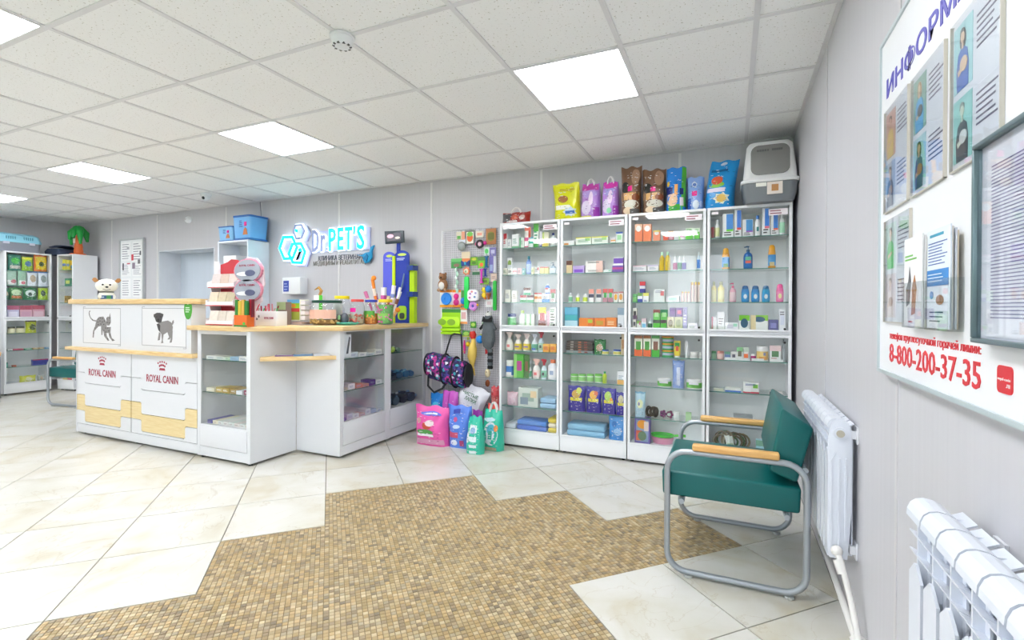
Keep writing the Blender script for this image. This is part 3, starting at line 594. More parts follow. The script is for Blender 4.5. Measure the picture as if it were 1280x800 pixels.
def pouch(t, w, h, d, col, decals=(), lean=0., top=1., handle=None, seedv=1, rough=.28, wr=1., name='bag', flop=0., crimp=None):
    S = surf(w, h, d, lean, top, seedv, wr, flop); NU, NV = 12, 14; m = MB(); v = []; f = []
    for side in (1, -1):
        o = len(v)
        for j in range(NV+1):
            for i in range(NU+1): v.append(S(i/NU, j/NV, side))
        for j in range(NV):
            for i in range(NU):
                q = (o+j*(NU+1)+i, o+j*(NU+1)+i+1, o+(j+1)*(NU+1)+i+1, o+(j+1)*(NU+1)+i); f.append(q if side == 1 else q[::-1])
    o = (NU+1)*(NV+1)
    for j in range(NV):
        for i in (0, NU): a = j*(NU+1)+i; b = a+NU+1; q = (a, b, b+o, a+o); f.append(q if i == 0 else q[::-1])
    for i in range(NU): a = i; f.append((a, a+o, a+1+o, a+1)); a = NV*(NU+1)+i; f.append((a, a+1, a+1+o, a+o))
    m.add(v, f).build(name, M(col, rough, bump=.35*wr, bscale=14), t, smooth=True)
    for k, dc in enumerate(decals): decal(t, S, *dc, off=.0012+.0007*k)
    rn = random.Random(seedv+77); 
    for c_, nn in (((lambda q: tuple(x*.55 for x in lin(q)))(col), 22), ((.85, .85, .86), 26)):
        m = MB()
        for _ in range(nn):
            u0 = rn.uniform(.08, .84); v0 = rn.uniform(.04, .86); du = rn.uniform(.02, .10); dv = rn.uniform(.006, .018)*(.3/h if h > .05 else 1); o_ = .0012+.0007*(len(decals)+1)
            k0 = len(m.v); m.v += [S(u0, v0, 1, o_), S(u0+du, v0, 1, o_), S(u0+du, v0+dv, 1, o_), S(u0, v0+dv, 1, o_)]; m.f.append((k0, k0+1, k0+2, k0+3))
        m.build('printed_text', M(tuple(round(x, 3) for x in c_), .4), t, kind='stuff')
    if crimp: decal(t, S, 'r', 0.0, 1, .93, .995, crimp, off=.001)
    if handle:
        c_ = MB()
        for yy in (-.012, .012):
            p = [(math.cos(PI*i/8)*w*.17+lean*w, d/2+yy+flop*-d, h-.02+math.sin(PI*i/8)*handle[1]) for i in range(9)]; c_.tube(p, .007, 6)
        c_.build('handle', M(handle[0], .4), t, smooth=True)
def decal(t, S, kind, u0, u1, v0, v1, col, off=.001, name='printed_patch'):
    m = MB(); v = []; f = []
    if kind == 'r':
        n = 6
        for j in range(n+1):
            for i in range(n+1): v.append(S(u0+(u1-u0)*i/n, v0+(v1-v0)*j/n, 1, off))
        for j in range(n):
            for i in range(n): a = j*(n+1)+i; f.append((a, a+1, a+n+2, a+n+1))
    else:
        cu, cv = (u0+u1)/2, (v0+v1)/2; v.append(S(cu, cv, 1, off)); n = 14
        for rr in (.5, 1):
            for i in range(n):
                a = 2*PI*i/n; k = rr*(1 if kind == 'e' else (1.0 if i % 2 else .7)); v.append(S(cu+(u1-u0)/2*k*math.cos(a), cv+(v1-v0)/2*k*math.sin(a), 1, off))
        for i in range(n): f.append((0, 1+i, 1+(i+1) % n)); f.append((1+i, 1+n+i, 1+n+(i+1) % n, 1+(i+1) % n))
    m.add(v, f).build(name, M(col, .35), t, smooth=True)
def place(name, lab, cat, x0, x1, yt, Y, zb, group=None, rz=0.):
    """a thing measured between two picture columns and a top row on the plane Y; returns the empty, width, height"""
    xm = (x0+x1)/2; X0, _ = atY(x0, yt, Y); X1, _ = atY(x1, yt, Y); _, zt = atY(xm, yt, Y)
    return thing(name, lab, cat, ((X0+X1)/2, Y, zb), rz, group), X1-X0, max(.012, zt-zb)
ITEM = {}; LAST = [0]
NAMES = {'b': ('medicine_box', 'box'), 'o': ('bottle', 'bottle'), 'j': ('jar', 'jar'), 's': ('shampoo_bottle', 'bottle'), 'p': ('pump_bottle', 'bottle'), 'd': ('dropper_bottle', 'bottle'),
         'y': ('spray_bottle', 'spray bottle'), 't': ('ointment_tube', 'tube'), 'k': ('product_pouch', 'bag'), 'f': ('folded_pad_pack', 'pack'), 'v': ('vial', 'bottle')}
SHN = {1: 'top shelf', 2: 'second shelf', 3: 'third shelf', 4: 'middle shelf', 5: 'fifth shelf', 6: 'sixth shelf', 7: 'seventh shelf', 8: 'bottom'}
def item(kind, x0, x1, yt, Y, zb, lab, spec, group=None, dep=None):
    nm, cat = NAMES[kind]; t, w, h = place(nm, lab, cat, x0, x1, yt, Y, zb, group)
    ITEM[lab.split(',')[0]+','.join(['']+lab.split(',')[1:2])] = (t, zb+h); LAST[0] = zb+h
    cols = spec.split('|'); c = cols[0].split(','); sp = cols[1] if len(cols) > 1 else ''
    d = dep or min(max(w*.6, .03), .11)
    if kind == 'b': carton(t, w, h, d, c[0], sp)
    elif kind == 't': tube_(t, w, h, d, c[0], c[1], sp)
    elif kind == 'k': pouch(t, w, h, min(.09, w*.5), c[0], wr=.5, crimp=c[1] if len(c) > 1 else None, decals=[('re'[q[0] == 'e'], *[float(z) for z in q[1:].split('/')[:4]], q.split('/')[4]) for q in sp.split()] if sp else ())
    elif kind == 'f':
        n = max(1, int(h/.035))
        for q in range(n): MB().box(-w/2+.003*(q % 2), w/2-.003*(q % 2), 0, .17, q*h/n+.001, (q+1)*h/n-.001).build('folded_pad', M(c[q % len(c)], .5, bump=.2), t, bevel=min(.012, h/n*.4), seg=2)
    else:
        bottle(t, w, h, w*(.55 if kind == 's' else .9), c[0], c[1], c[2] if len(c) > 2 else None, sp, {'o': 'round', 'j': 'jar', 's': 'shampoo', 'p': 'pump', 'd': 'drop', 'y': 'spray', 'v': 'round'}[kind])
    return t
SZ = {1: 1.735, 2: 1.502, 3: 1.26, 4: MIDZ-.001, 5: .835, 6: .60, 7: .352, 8: BOTZ-.001}
SHELFROWS = r"""
1 1
b 627.5 633.5 292 red and white box at left end|fff|T:c9303c x:c33
b 634.5 639 299 small white box|f4f4f4|x:99a
b 640 648.5 292.5 tall white box with green foot|f1f2f2|b:7ab98a x:8a9
b 649.5 655 297 pale green and white box|e9f5ec|L:5fbf8a x:7a9
b 655.6 660.5 297 pink banded box|f7f3f5|T:e2578c b:d84c84
b 661 666.5 296 turquoise banded box|eef7f4|M:3cc0a0 t:58b7d8
b 667 673 279 tall green box|f0f5ee|T:58b947 b:3da03a x:5a8
t 674 677.5 289 narrow tube with violet cap|eceaf6,4b3a9a|
b 678 685.5 290 cream and lime box|f6f2d8|L:d7e58a B:e9d66a
o 688 693.5 291 clear bottle with blue cap|e4ecee,33418f,f2f2f2|
1 2
b 627.5 634 335 low cream box at left end|f3efdf|x:8a8
b 634.6 640.4 335.5 low pale box with black print|f3f3ee|x:444
b 641 646 335 white box with red print|f6f0f0|M:e8a0a0
b 646.6 652 335 pink box|f3cfd2|x:a55
b 652.5 656.4 335.5 teal box|7fc0bb|x:fff
o 657 663 320 blue bottle with teal cap|5f86cf,1f7f8f,a8c0ea|
b 664 667.5 334.5 small yellowish box|f1efc4|x:8a5
b 668 674 333 white box with red corner|f6f4f2|S:c33 x:999
b 675 680 333.5 yellow box with red top, left one|f2e79a|t:d65
b 680.4 685.4 333.5 yellow box with red top, right one|f2e79a|t:d65
p 687 694 328 dark blue pump bottle|8fa6b5,44566e,dfe8ee|
1 3
b 631 638 362 ivory box at left end|efefe4|x:99a
b 640 646 363 second ivory box|f0efe2|x:a98
b 650 658 369 green and red box, lower left of pyramid|f3f6f0|T:b33 B:2ea55a
b 658.6 667 369 green and red box, lower right of pyramid|f3f6f0|T:744 B:2ea55a
b 668 672.4 366 orange striped box, left one|f8efe4|M:f0a060 t:d66
b 672.8 677 366 orange striped box, right one|f8efe4|M:f0a060 t:d66
b 677.5 687 367 white box with blue base|f5f6f8|B:4a97e0 x:777
b 688 694.5 361.5 tall white box with red and green print|f4f2f2|T:c66 C:6a9a6a y:a66
1 4
j 633 643 392 small jar with navy lid|cfe6d4,2b3f8f,6fc07a|
o 648 655.6 388 white bottle with lime cap|eef4ea,c5dd72,f4f6f0|
b 656.4 661.8 392.5 white box with green edge, left one|f2f6ee|L:9cc79a
b 662.4 668 392.5 white box with green edge, right one|f2f6ee|L:9cc79a
b 673 682.6 384 tall box with yellow top and dark red base|f4e9ea|T:e5dc3c B:8d4050 C:c66
t 683.2 686.6 389 pink and white tube|f0c4d4,d6457e|
b 687 694.6 384 tall speckled white box|f3f3f0|x:665 X:8a8 y:777
1 5
y 631 640 415 white spray bottle with red collar|f4f1ea,f2dcd4,f6f4ec|C:e88
y 642 650.5 417.5 spray bottle with yellow label, left one|f4f0e4,e9d6cf,e7cf3e|M:8a6ab0
y 652.6 661.8 417 spray bottle with yellow label, right one|f4f0e4,e9d6cf,e7cf3e|M:8a6ab0
y 663.4 671 417.5 spray bottle with blue collar|e9eef6,dfe4f0,6fb89a|B:5a78c8
y 672 679 414.5 slim spray bottle with red head|cfe3f0,b3273a,a9cdb4|C:455
b 678.6 686.6 430 orange box, left one|f3a83c|T:f7c25e x:c55
b 687.4 695 430 orange box, right one|f3a83c|T:f7c25e x:c55
1 6
j 631 641 450.5 large white jar with blue label|f6f6f6,f4f4f4,3a7fd0|B:fff
b 642.4 654.6 443 green hanging card with a grooming brush|57b83f|C:c0509a L:8fd070
b 655.4 661 443.5 dark green card|4b7d3c|C:8a6a4a
y 656.8 663.4 451 low spray bottle with navy collar|f2f2f4,e4e8f2,5ab08a|T:e05a9a
y 664.4 674 449 white spray bottle with salmon head|f8f4f0,f4c9bd,fbe4e0|C:e77
y 675.4 682.4 449 green-labelled spray bottle with red head|dcecf2,b3273a,8fd0b0|C:555
o 683.4 695.4 450 big round white bottle with orange cap|eef0f6,f0885a,f6f6fa|C:9ac
1 7
k 632.6 646 490 pinkish soft roll|d9b8c4,c9a|
b 648 672.4 485 silver patterned pack|cfd8cf|C:8fa79a G:6a7f8f S:e0c89a
f 674.5 694.5 498 folded light blue pad|9fc8e8|
1 8
f 631.5 644.5 529 checked navy and white pack|e8ecf4,45568a|
f 645.6 683 526 stack of blue pads under beige packs|3f6fd0,4a86d8,e9dcb8|
f 684.6 695 523 stack of yellow and cream packs|e6cf4a,f3ead0,e6cf4a|
2 1
b 703.8 717.5 301 white box with orange print|f4f6f4|G:f0a050
b 719.6 739 296.5 white box with yellow edge, left one|f2f6ee|t:e2e04a S:9fd08a x:7a8
b 739.8 760 295.5 white box with yellow edge, right one|f2f6ee|t:e2e04a S:9fd08a x:7a8
b 763.6 769.4 297 small multicoloured box|f0e9ec|M:e0a050 b:6ac08a
b 770 778.5 290 box with blue top|eef6ee|t:2c58b8 C:9fd8a0
2 2
b 708 715 326 brown and beige box|f2dcae|T:7a4a38
b 716 730.4 332 purple box with flower print|c9b4e8|Q:8a4fd0
b 731.6 753.6 336 long white box with a salmon corner, lower of two|faf6f2|R:f0c9bb x:888
b 754.4 764.6 337 low white and mint box|f0f8f4|S:8fd8b0
b 765.4 779 330.5 purple box with magenta stripe, lower of two|7a4fb0|M:c0408a t:f4f0f6
2 3
o 710 715 366 small white bottle with green label|f0f5f2,fafafa,8fd0a8|
o 719 724 367 small white bottle with lime label, left one|f4f6f2,fafafa,d4e84a|
o 728 733.6 367 small white bottle with lime label, right one|f4f6f2,fafafa,d4e84a|
b 736 742.4 361.5 tall white box with salmon top, left one|f4f2f1|T:f0a090 M:445
b 745.6 751.6 361.5 tall white box with salmon top, right one|f4f2f1|T:f0a090 M:556
b 753.6 759.6 361 tall box with green patch, left one|f4f0f0|T:d66 C:4faa5a B:c48a98
b 760.2 766.2 361 tall box with green patch, right one|f4f0f0|T:d66 C:4faa5a B:c48a98
b 767 772.4 365 white box with orange dot, left one|f6f4ee|O:f0b040 t:c88
b 773.2 779 364.5 white box with orange dot, right one|f6f0ea|O:e0a050 t:c88
2 4
b 706 722 384 tall sea blue box|4aa6d0|T:6fc0e0 B:bfe4f0 M:3cb0b8
b 723.6 742 397.5 orange box, leftmost of three|f08a2c|R:e0701c S:a8c83a
b 742.6 756.8 397.5 orange box, middle of three|e8802c|C:c8a030
b 757.4 770.6 397 orange box, rightmost of three|ec8a3c|x:fbe0b0
b 772 780 385 grey and white stacked pack|e2e6ea|T:8fa6b8 y:556
2 5
k 742 756.6 424.5 green bag|2f8040,1f6a34|e.2/.8/.2/.7/c0a088
j 751 760 437.5 low white jar with blue lid, left one|f4f4ec,1f4fb8,e2dc7a|
j 765.6 775.6 437.5 low white jar with blue lid, right one|f4f4ec,1f4fb8,e2dc7a|
b 776.4 781 417 brown hanging pack|c9b898|C:b08050
2 6
j 712 721.6 468 white can with green band, first of four|eef4ec,7ac860,8fce78|
j 722 731.6 468 white can with green band, second of four|eef4ec,7ac860,8fce78|
j 732.4 741.4 468 white can with green band, third of four|eef4ec,7ac860,8fce78|
j 742.2 752 468 white can with green band, fourth of four|eef4ec,7ac860,8fce78|
o 752.8 758 464.5 lime bottle with green cap|c5d93a,2f9a6a,b8d040|
b 771.6 781 464 white box with orange base|f0f3f6|B:f0b860 x:9ab
2 7
k 708.6 731 483 purple treat pack, first from the left|2f27a0,2f27a0|r0/1/.42/.55/e4dc3a e.25/.75/.52/.85/d0a848 e.5/.8/.7/.95/d8e060
k 731.6 751 484 purple treat pack, second from the left|2f27a0,2f27a0|r0/1/.42/.55/e4dc3a e.25/.75/.52/.85/f0b850 e.55/.8/.65/.85/e07050
k 751.6 769.4 486 purple treat pack, third from the left|2f27a0,2f27a0|r0/1/.42/.55/e4dc3a e.2/.7/.52/.88/b8d860 e.6/.8/.5/.65/f0a840
k 770 781.6 491 purple treat pack, at the right end|2f27a0,2f27a0|r0/1/.42/.55/e4dc3a e.2/.8/.52/.88/d8d0b0
2 8
f 708.6 756 531 light blue pack of absorbent pads|8fc4e4|
k 760 781.6 521 crumpled blue plastic bag|4a98e0,2f80d0|e.3/.8/.2/.5/9ac8f0 e.2/.5/.55/.8/2a78c8
3 1
b 793.5 803 280 tall orange box, left one|f5804a|T:f0c0a0 o:f6f6f0
b 804 814 280 tall orange box, right one|f5804a|T:f0b090 o:f6f6f0
b 816.6 825 288 low orange box with white disc|f5906a|o:f6f6f0 t:e8d060
b 829 835 293 small red box|f0502c|
b 835.6 842 288.5 small crimson box with tan top|b02c48|T:d8a070 Q:e0a0b0
b 848.6 856 288.5 white box with green edges|f4eef2|L:9fd890 C:e0a0c8
b 857 866.4 285 green and white box, left one|5cc832|T:e6f4e0 X:4a4
b 867.6 874.6 285 green and white box, right one|5cc832|T:e6f4e0 X:4a4
3 2
b 791 808 332 low white box, left one|f4f2f4|t:f0c8d8 x:aab
b 809.6 823 331.5 low white box, right one|f6f2f6|t:c8b8e0 x:9ab
o 824 830.4 315 yellow bottle, left one|d8b814,c8f0d0,dcbc18|
o 831 837.6 314.5 yellow bottle, right one|d8b814,c8f0d0,dcbc18|
d 841 846.6 317 dropper bottle, leftmost of three|e8eef0,f6f8fa,b04a80|
d 846.8 852 316.6 dropper bottle, middle of three|e8eef0,f6f8fa,4a9a6a|
d 852.2 857.6 317 dropper bottle, rightmost of three|e8eef0,f6f8fa,6a5ab0|
o 871 875.6 315 slim blue and white bottle|d0e4f4,e8f0f4,2f7fd8|
3 3
j 790.4 796.4 367.5 small green jar|5aa860,7ac880,8fd080|
b 797 803 366 blue and white box|eef0f8|B:3a4fb0 T:7ab060
b 804 811 366 white box with yellow top|f2f4f4|T:e0e070 y:4a5ab0
b 817 831 361.5 large white box with a red mark|eff4f2|X:aab S:e88
b 832.6 849 370 long low white box|f8f2f8|C:b8e8d0
b 851.6 854.4 364.5 slim pinkish box, first low one|f6e8e0|t:e8c860 L:d0a0a0
b 855.4 858.2 364.5 slim pinkish box, second low one|f6e8e0|t:e8c860 L:d0a0a0
b 859.2 862 364.5 slim pinkish box, third low one|f6e8e0|t:e8c860 L:d0a0a0
b 863.4 866.8 352.5 tall slim pinkish box, left one|f6e8e0|t:e8c860 L:a87878
b 867.6 870.8 352.5 tall slim pinkish box, middle one|f6e8e0|t:e8c860 L:a87878
b 871.6 874.8 352.5 tall slim pinkish box, right one|f6e8e0|t:e8c860 L:a87878
3 4
b 791 795 399 small grey picture box at left end|d8d8cc|C:445
b 796 801 401 white and green box|eef4ea|T:9ac860 S:e05a90
b 802 808 398 white and blue box|f2f4f8|Q:7ac0e0 T:e8d0d8
d 809.4 815 396 clear bottle with pale cap|dfe8ea,f2f4f6,2f6a50|
b 816.4 825 400 green box with dark top, left one|5cc83c|T:4a5a4a
b 825.8 833 400 green box with dark top, right one|5cc83c|T:5a4a4a
b 834 842.6 396 floral box, left one|d8d0b0|O:8a7a60
b 843.4 853 396 floral box, right one|d4d4a8|O:9aa070
b 853.8 859 384 tall lilac box|a8a0cc|x:eee
b 860 872 404 long low white box by the lock|f4f0f8|x:bbb
3 5
b 793 803 419.5 tall orange box, left one|f0f0e0|B:f07038 C:4a9a3a t:a06030
b 804.2 813.6 419.5 tall orange box, right one|f0f0e0|B:f07038 C:4a9a3a t:a06030
b 814.8 824.4 419.5 tall green box beside the orange ones|eef0e6|B:4cb83a C:8a5a48 t:5a5
t 842.4 850.6 426 yellow tube with white cap|f0d840,f4f4f4|T:3aa84a C:e05a40
t 856.2 860 426 plain white tube|e8eaec,f4f4f4|
j 862.4 873 440 low white jar|f0f0ee,e8e8e6,d8d8d4|
j 874 877.4 441 tiny white jar at right end|f0f0ee,e8e8e6,d8d8d4|
3 6
j 821 838.4 473.5 white tub with green picture, left one|f4f4f2,fafafa,6ac04a|T:e8e8f0
k 840.4 855.6 451 tall translucent blue pack|8fa8e0,6a88c8|r.35/.65/.1/.75/dce4f8
j 857.4 877 475 white tub with green picture, right one|f4f4f2,fafafa,6ac04a|T:e8e8f0
3 7
k 793.4 806.5 490 pale blue pack with animal pictures|b8dcec,7ab8d8|e.2/.8/.35/.7/e8f0c0 e.3/.5/.45/.6/7a78a8
j 841.4 849.6 515 low white roll|eef2f0,e4eae8,dfe8e4|
b 857 864 516 small pale green item|a8d09a|
3 8
b 793.4 812.4 522 large violet box with a colourful picture|6a58b0|W:8fa8c8 o:f0a030 G:e06a4a S:e8d8d0 D:5a7a5a
4 1
b 889 892.4 284 small dark red box|a82840|
o 893 899.6 275 white bottle with yellowish label|f4f6f6,fafafa,e8ecb0|
b 903.4 917.2 267 large white box with blue and green panel|f2f3f5|P:3f8fe0 p:6ad83a y:444
b 918.4 927 262 tall white box with blue panel, left one|f2f3f5|P:3f80e0 p:f0504a y:444
b 928.2 941.6 274 white box with blue and violet panel|f2f3f5|P:3f98d8 p:9a50c8 y:444
o 943.4 951 269 white bottle with blue cap|f2f3f5,3a80d0,f2f3f5|C:2f8a8a
b 953 962.2 259.5 tallest white box with blue panel|f2f3f5|P:2f80e0 p:f0708a y:444
b 963.8 973 268 narrow white box with blue panel and orange foot|f2f3f5|P:2f80d8 p:f0602a y:444
o 975 981.4 266 tall white bottle with mint band|eef4f2,f2f6f4,b0ecc8|
4 2
s 902.6 912 310 orange shampoo bottle, left one|e8a018,f0b020,3a98d8|B:5a9a4a
p 929.6 941 307 big blue pump bottle|1f68b8,2a5a80,2a78c8|M:f06a5a T:6ac8a0
s 960.4 970 306 orange shampoo bottle, right one|e8a018,f0a818,3a98d8|B:d8c890
4 3
o 889 895.8 352 yellow bottle at left end|ece08a,a8a84a,f2ecb0|
o 897 905.6 352 second yellow bottle from left|ece08a,8a8a48,f2ecb0|
p 911.8 920.4 353.5 pink pump bottle|f0b8c8,d05a80,f4d8dc|
s 926.8 936.6 357 blue shampoo bottle, leftmost of three|1f86cc,15609a,2f9ad8|O:e6eef0
s 939.4 949.6 357 blue shampoo bottle, middle of three|1f86cc,15609a,2f9ad8|O:e6eef0
s 952.6 962.6 357 blue shampoo bottle, rightmost of three|1f9acc,156a9a,2fa0d8|O:e6eef0
s 970.4 979.8 355 pink shampoo bottle|f06aa8,f0509a,f48ab8|O:f0e8a0
4 4
b 889.4 896 396 pink-edged white box at left end|f6f0f2|L:f08aa0
b 897 905.6 390 tall white box with fine print|f6f4f6|x:988
b 906.4 922.8 403 low white box|f6f6fa|S:a8e8c8 x:bbc
b 924 937 394 white and green box with oval badge, left one|eef2ee|T:7ac828 O:1f5a78
b 938.4 960 394 white and green box with oval badge, right one|eef2ee|T:8ad030 o:1f5a78 L:e8d8a8
b 960.8 973 399.6 small dark violet box|5a5890|C:8a8ac8
b 974 982 386.5 tall white box at right end|f2f4f8|X:445 C:dfe4f4
4 5
j 889.2 895.2 439 small green jar at left end|8fc0a0,5a9a6a,a8d0b0|
j 896.2 905 439 small pink jar|e8b0a8,d08a80,f0d0c8|
j 906 913 440 small jar with blue and green label|8ab8b8,6aa88a,7a90c8|
b 914 920.4 440 small white box with dark print|f2f2f0|C:556
b 921 928.6 434 white box with green top|f2f4f0|T:8ac890 C:665
b 929.2 936 434 white box with orange patch|f4f2f0|Q:f0783a T:c8d8c8
j 938.4 945 443 small magenta jar|c02880,f0f0f0,a82070|
j 946 960.6 433 tall stacked white tub|eeeeea,f4f4f4,e8c878|B:e0a050 S:8a90b0
b 962 976.4 432 white box with leaf picture|f0f2f0|C:5a8a5a T:f4d8d8 y:c88
o 978 981.6 424 thin grey syringe-like bottle|a8b0b4,222,b8c0c4|
4 6
b 892 904.4 485.7 cream box|eceedd|M:d8d8b8
b 906.4 926.4 485 white and blue box|f0f4ee|B:3a70c8 S:fff
b 929 949 478.6 white box with green mark and red base|f2f4f2|b:d84a60 G:fff S:8ad050 X:4a5a9a
b 962 978.6 490 low white box with black print|f2f2f0|L:556 x:555
4 7
b 917 941 519.5 flat grey case|8f989c|
4 8
b 945 962 551 pale blue low box|a8d8e4|T:7aa890
"""
cab = sh = 0; seen = {}
for ln in SHELFROWS.strip().split('\n'):
    a = ln.split('|', 1)
    if len(a) == 1: cab, sh = map(int, ln.split()); continue
    hd = a[0].split(' ', 4); k, x0, x1, yt, desc = hd[0], float(hd[1]), float(hd[2]), float(hd[3]), hd[4]
    Y = CABY+(.03 if k in 'bf' else .035)+random.uniform(0, .012)
    lab = '%s, %s of %s glass cabinet' % (desc, SHN[sh], ORD[cab-1])
    item(k, x0, x1, yt, Y, SZ[sh], lab, a[1], 'products on the %s of the %s glass cabinet' % (SHN[sh], ORD[cab-1]))
def stacked(base, cab_, sh_, k, x0, x1, yt, desc, spec, name=None):
    b_ = [v_ for k_, v_ in ITEM.items() if k_.startswith(base)][0]; zb = b_[1]
    return item(k, x0, x1, yt, b_[0].location.y+.002, zb, '%s, %s of %s glass cabinet' % (desc, SHN[sh_], ORD[cab_-1]), spec, 'products on the %s of the %s glass cabinet' % (SHN[sh_], ORD[cab_-1]))

stacked('pink banded box', 1, 1, 'b', 656, 663.4, 284, 'red and white box lying on the pink banded box', 'f4ece8|R:d8503c T:e06a50')
stacked('low pale box with black', 1, 2, 'b', 634, 640, 322.5, 'small box with green picture on the low pale box', 'e6eaea|O:7a9a3a B:dfe4e6')
stacked('green and red box, lower left', 1, 3, 'b', 654.6, 663.2, 359.6, 'green and red box on top of the pyramid', 'f3f6f0|T:744838 B:5ab88a')
stacked('white box with blue base', 1, 3, 'v', 680.6, 686.4, 354.6, 'blue and white bottle on the blue-based box', '2f80e0,f0f2f4,f0f2f4|T:c55')
stacked('long white box with a salmon', 2, 2, 'b', 731.8, 753.6, 326.2, 'long white box with a salmon corner, upper of two', 'faf6f2|R:f4cfc2 X:555')
stacked('purple box with magenta', 2, 2, 'b', 767, 779, 321.5, 'violet and white box, on the magenta striped one', '7a4fc0|t:f0f0f4 b:f6f4f8')
stacked('blue and white box', 3, 3, 'b', 799.6, 806.6, 352, 'red and navy box stacked on a blue one', '3a3f9a|T:d8303c M:e8e8f0')
stacked('white and green box, third', 3, 4, 'b', 0, 0, 0, '', '') if 0 else None
stacked('green box with dark top, left', 3, 4, 'b', 816.6, 825, 387, 'green box stacked upper left', '6ac85a|T:8a4a44 C:b8e8a8')
stacked('green box with dark top, right', 3, 4, 'b', 826, 834.4, 387, 'green box stacked upper right', '6ac85a|T:2f8a5a C:b8e8a8')
stacked('floral box, left', 3, 4, 'b', 837, 844.6, 384.6, 'deep purple box stacked on the floral box', '5a3088|O:7a3a98')
stacked('floral box, right', 3, 4, 'b', 845, 853.2, 384.6, 'plum box with pink print stacked on floral box', '7a4a98|C:d86a8a')
stacked('small grey picture box', 3, 4, 'b', 791.2, 796.2, 385, 'black and white box on top of grey picture box', 'e8e4d8|C:3a3a38 B:6a4a6a')
# flat brown packs stacked, three small tubs, purple-capped vial
MY = CABY+.05
for q in range(5):
    z = .835+q*.0205; X0, _ = atY(707, 430, MY); X1, _ = atY(741, 430, MY)
    t = thing('food_sachet_pack', ['bottom', 'second lowest', 'middle', 'second highest', 'top'][q]+' flat brown pack in the pile, fifth shelf of second glass cabinet', 'pack', ((X0+X1)/2, MY, z), 0, 'pile of flat brown packs')
    w_ = X1-X0-.004*q; MB().box(-w_/2, w_/2, 0, .13, .0005, .020).build('pack', M('4a4038' if q else '8a9aa0', .3, bump=.4), t, bevel=.006)
    for u, c in ((-.28, 'a8a49c'), (.02, 'b8704a'), (.25, '8a4a3a')): MB().box(u*w_-.012, u*w_+.014, -.0008, .002, .004, .016).build('printed_panel', M(c, .4), t)
for q in range(3):
    X0, _ = atY(826.4, 440, MY); X1, _ = atY(841.8, 440, MY); w_ = X1-X0; h = .052
    t = thing('treat_tub', ['lowest', 'middle', 'topmost'][q]+' yellow and green tub of three, fifth shelf of third glass cabinet', 'tub', ((X0+X1)/2, MY, .835+q*(h+.001)), 0, 'three stacked tubs')
    MB().lathe([(w_*.46, 0), (w_*.48, h*.8)], 0, w_*.4, 0, 18).build('tub', M('3aa85a', .35), t, smooth=True); MB().lathe([(w_*.485, h*.25), (w_*.488, h*.6)], 0, w_*.4, 0, 18).build('label', M('b8c8dc', .4), t, smooth=True)
    MB().lathe([(w_*.5, 0), (w_*.5, h*.2)], 0, w_*.4, h*.8, 18).build('lid', M('f0a030', .4), t, smooth=True)
# tangled leashes, toy, litter tray
def tangle(t, w, d, h, n, r, col, name='strap', sd=1):
    rn = random.Random(sd)
    for k in range(n):
        cx, cy, cz = rn.uniform(-w*.3, w*.3), rn.uniform(-d*.2, d*.2)+d/2, h*.5; a0 = rn.uniform(0, 6); ra, rb = rn.uniform(.15, .26)*w, rn.uniform(.22, .42)*h; tl = rn.uniform(-.5, .5)
        p = [(cx+ra*math.cos(a0+i*PI/7), cy+d*.25*math.sin(a0+i*PI/7+tl), cz+rb*math.sin(a0+i*PI/7)) for i in range(14)]
        MB().tube(p, r, 6, closed=True).build(name, M(col[k % len(col)], .6), t, smooth=True)
t, w_, h_ = place('leash_bundle', 'bundle of dark twisted leashes hanging over the seventh shelf of third cabinet', 'leash', 806, 824, 509, CABY+.06, .352); tangle(t, w_, .07, h_, 9, .006, ['2a2622', '3a3430'], sd=3)
t, w_, h_ = place('rope_toy', 'purple and white flower-shaped toy, seventh shelf of third glass cabinet', 'toy', 824.6, 841, 513, CABY+.06, .352)
MB().tube([(-w_/2, .03, h_*.5), (w_/2, .03, h_*.45)], .009, 8).build('rope', M('6a5a70', .7), t, smooth=True)
for u, c in ((-.25, '7a3a70'), (.28, '7a2a60')):
    for k in range(5): MB().ball((u*w_+.016*math.cos(k*1.257), .022, h_*.5+.020*math.sin(k*1.257)), .012, 8).build('petal', M(c, .6), t, smooth=True)
MB().ball((.02, .015, h_*.5), .014, 10).build('centre', M('e8f4ee', .5), t, smooth=True)
t, w_, h_ = place('litter_tray', 'small round pink tray on the bottom of third glass cabinet', 'tray', 812, 841, 549, CABY+.04, BOTZ)
MB().lathe([(w_*.42, 0), (w_*.5, .048), (w_*.48, .05), (w_*.40, .008)], 0, w_*.5, 0, 24, 1, .75).build('tray', M('e89ab8', .4), t, smooth=True); TRX = t.location.copy()
t = thing('litter_scoop', 'bright green scoop lying on the pink tray in third glass cabinet', 'scoop', (TRX.x+.02, TRX.y+.01, BOTZ+.052))
MB().lathe([(.085, .002), (.09, .018), (.084, .02), (.078, .006)], -.02, .07, 0, 20, 1, .7).build('scoop_bowl', M('3ad02a', .35), t, smooth=True); MB().tube([(.06, .07, .012), (.12, .06, .022), (.155, .055, .024)], [.010, .009, .011], 8).build('handle', M('5ad03a', .35), t, smooth=True)
t, w_, h_ = place('leash_bundle', 'brown and olive coiled leashes at the bottom of the corner glass cabinet', 'leash', 891, 938, 541, CABY+.05, BOTZ); tangle(t, w_*.9, .12, h_, 14, .007, ['6a5a40', '8a7a5a', '4a6a3a', 'a8a088'], sd=5)
t = thing('wrapped_leash', 'white wrapped pack on the leashes, bottom of the corner glass cabinet', 'pack', (atY(914, 540, CABY+.04)[0], CABY+.022, BOTZ), .0)
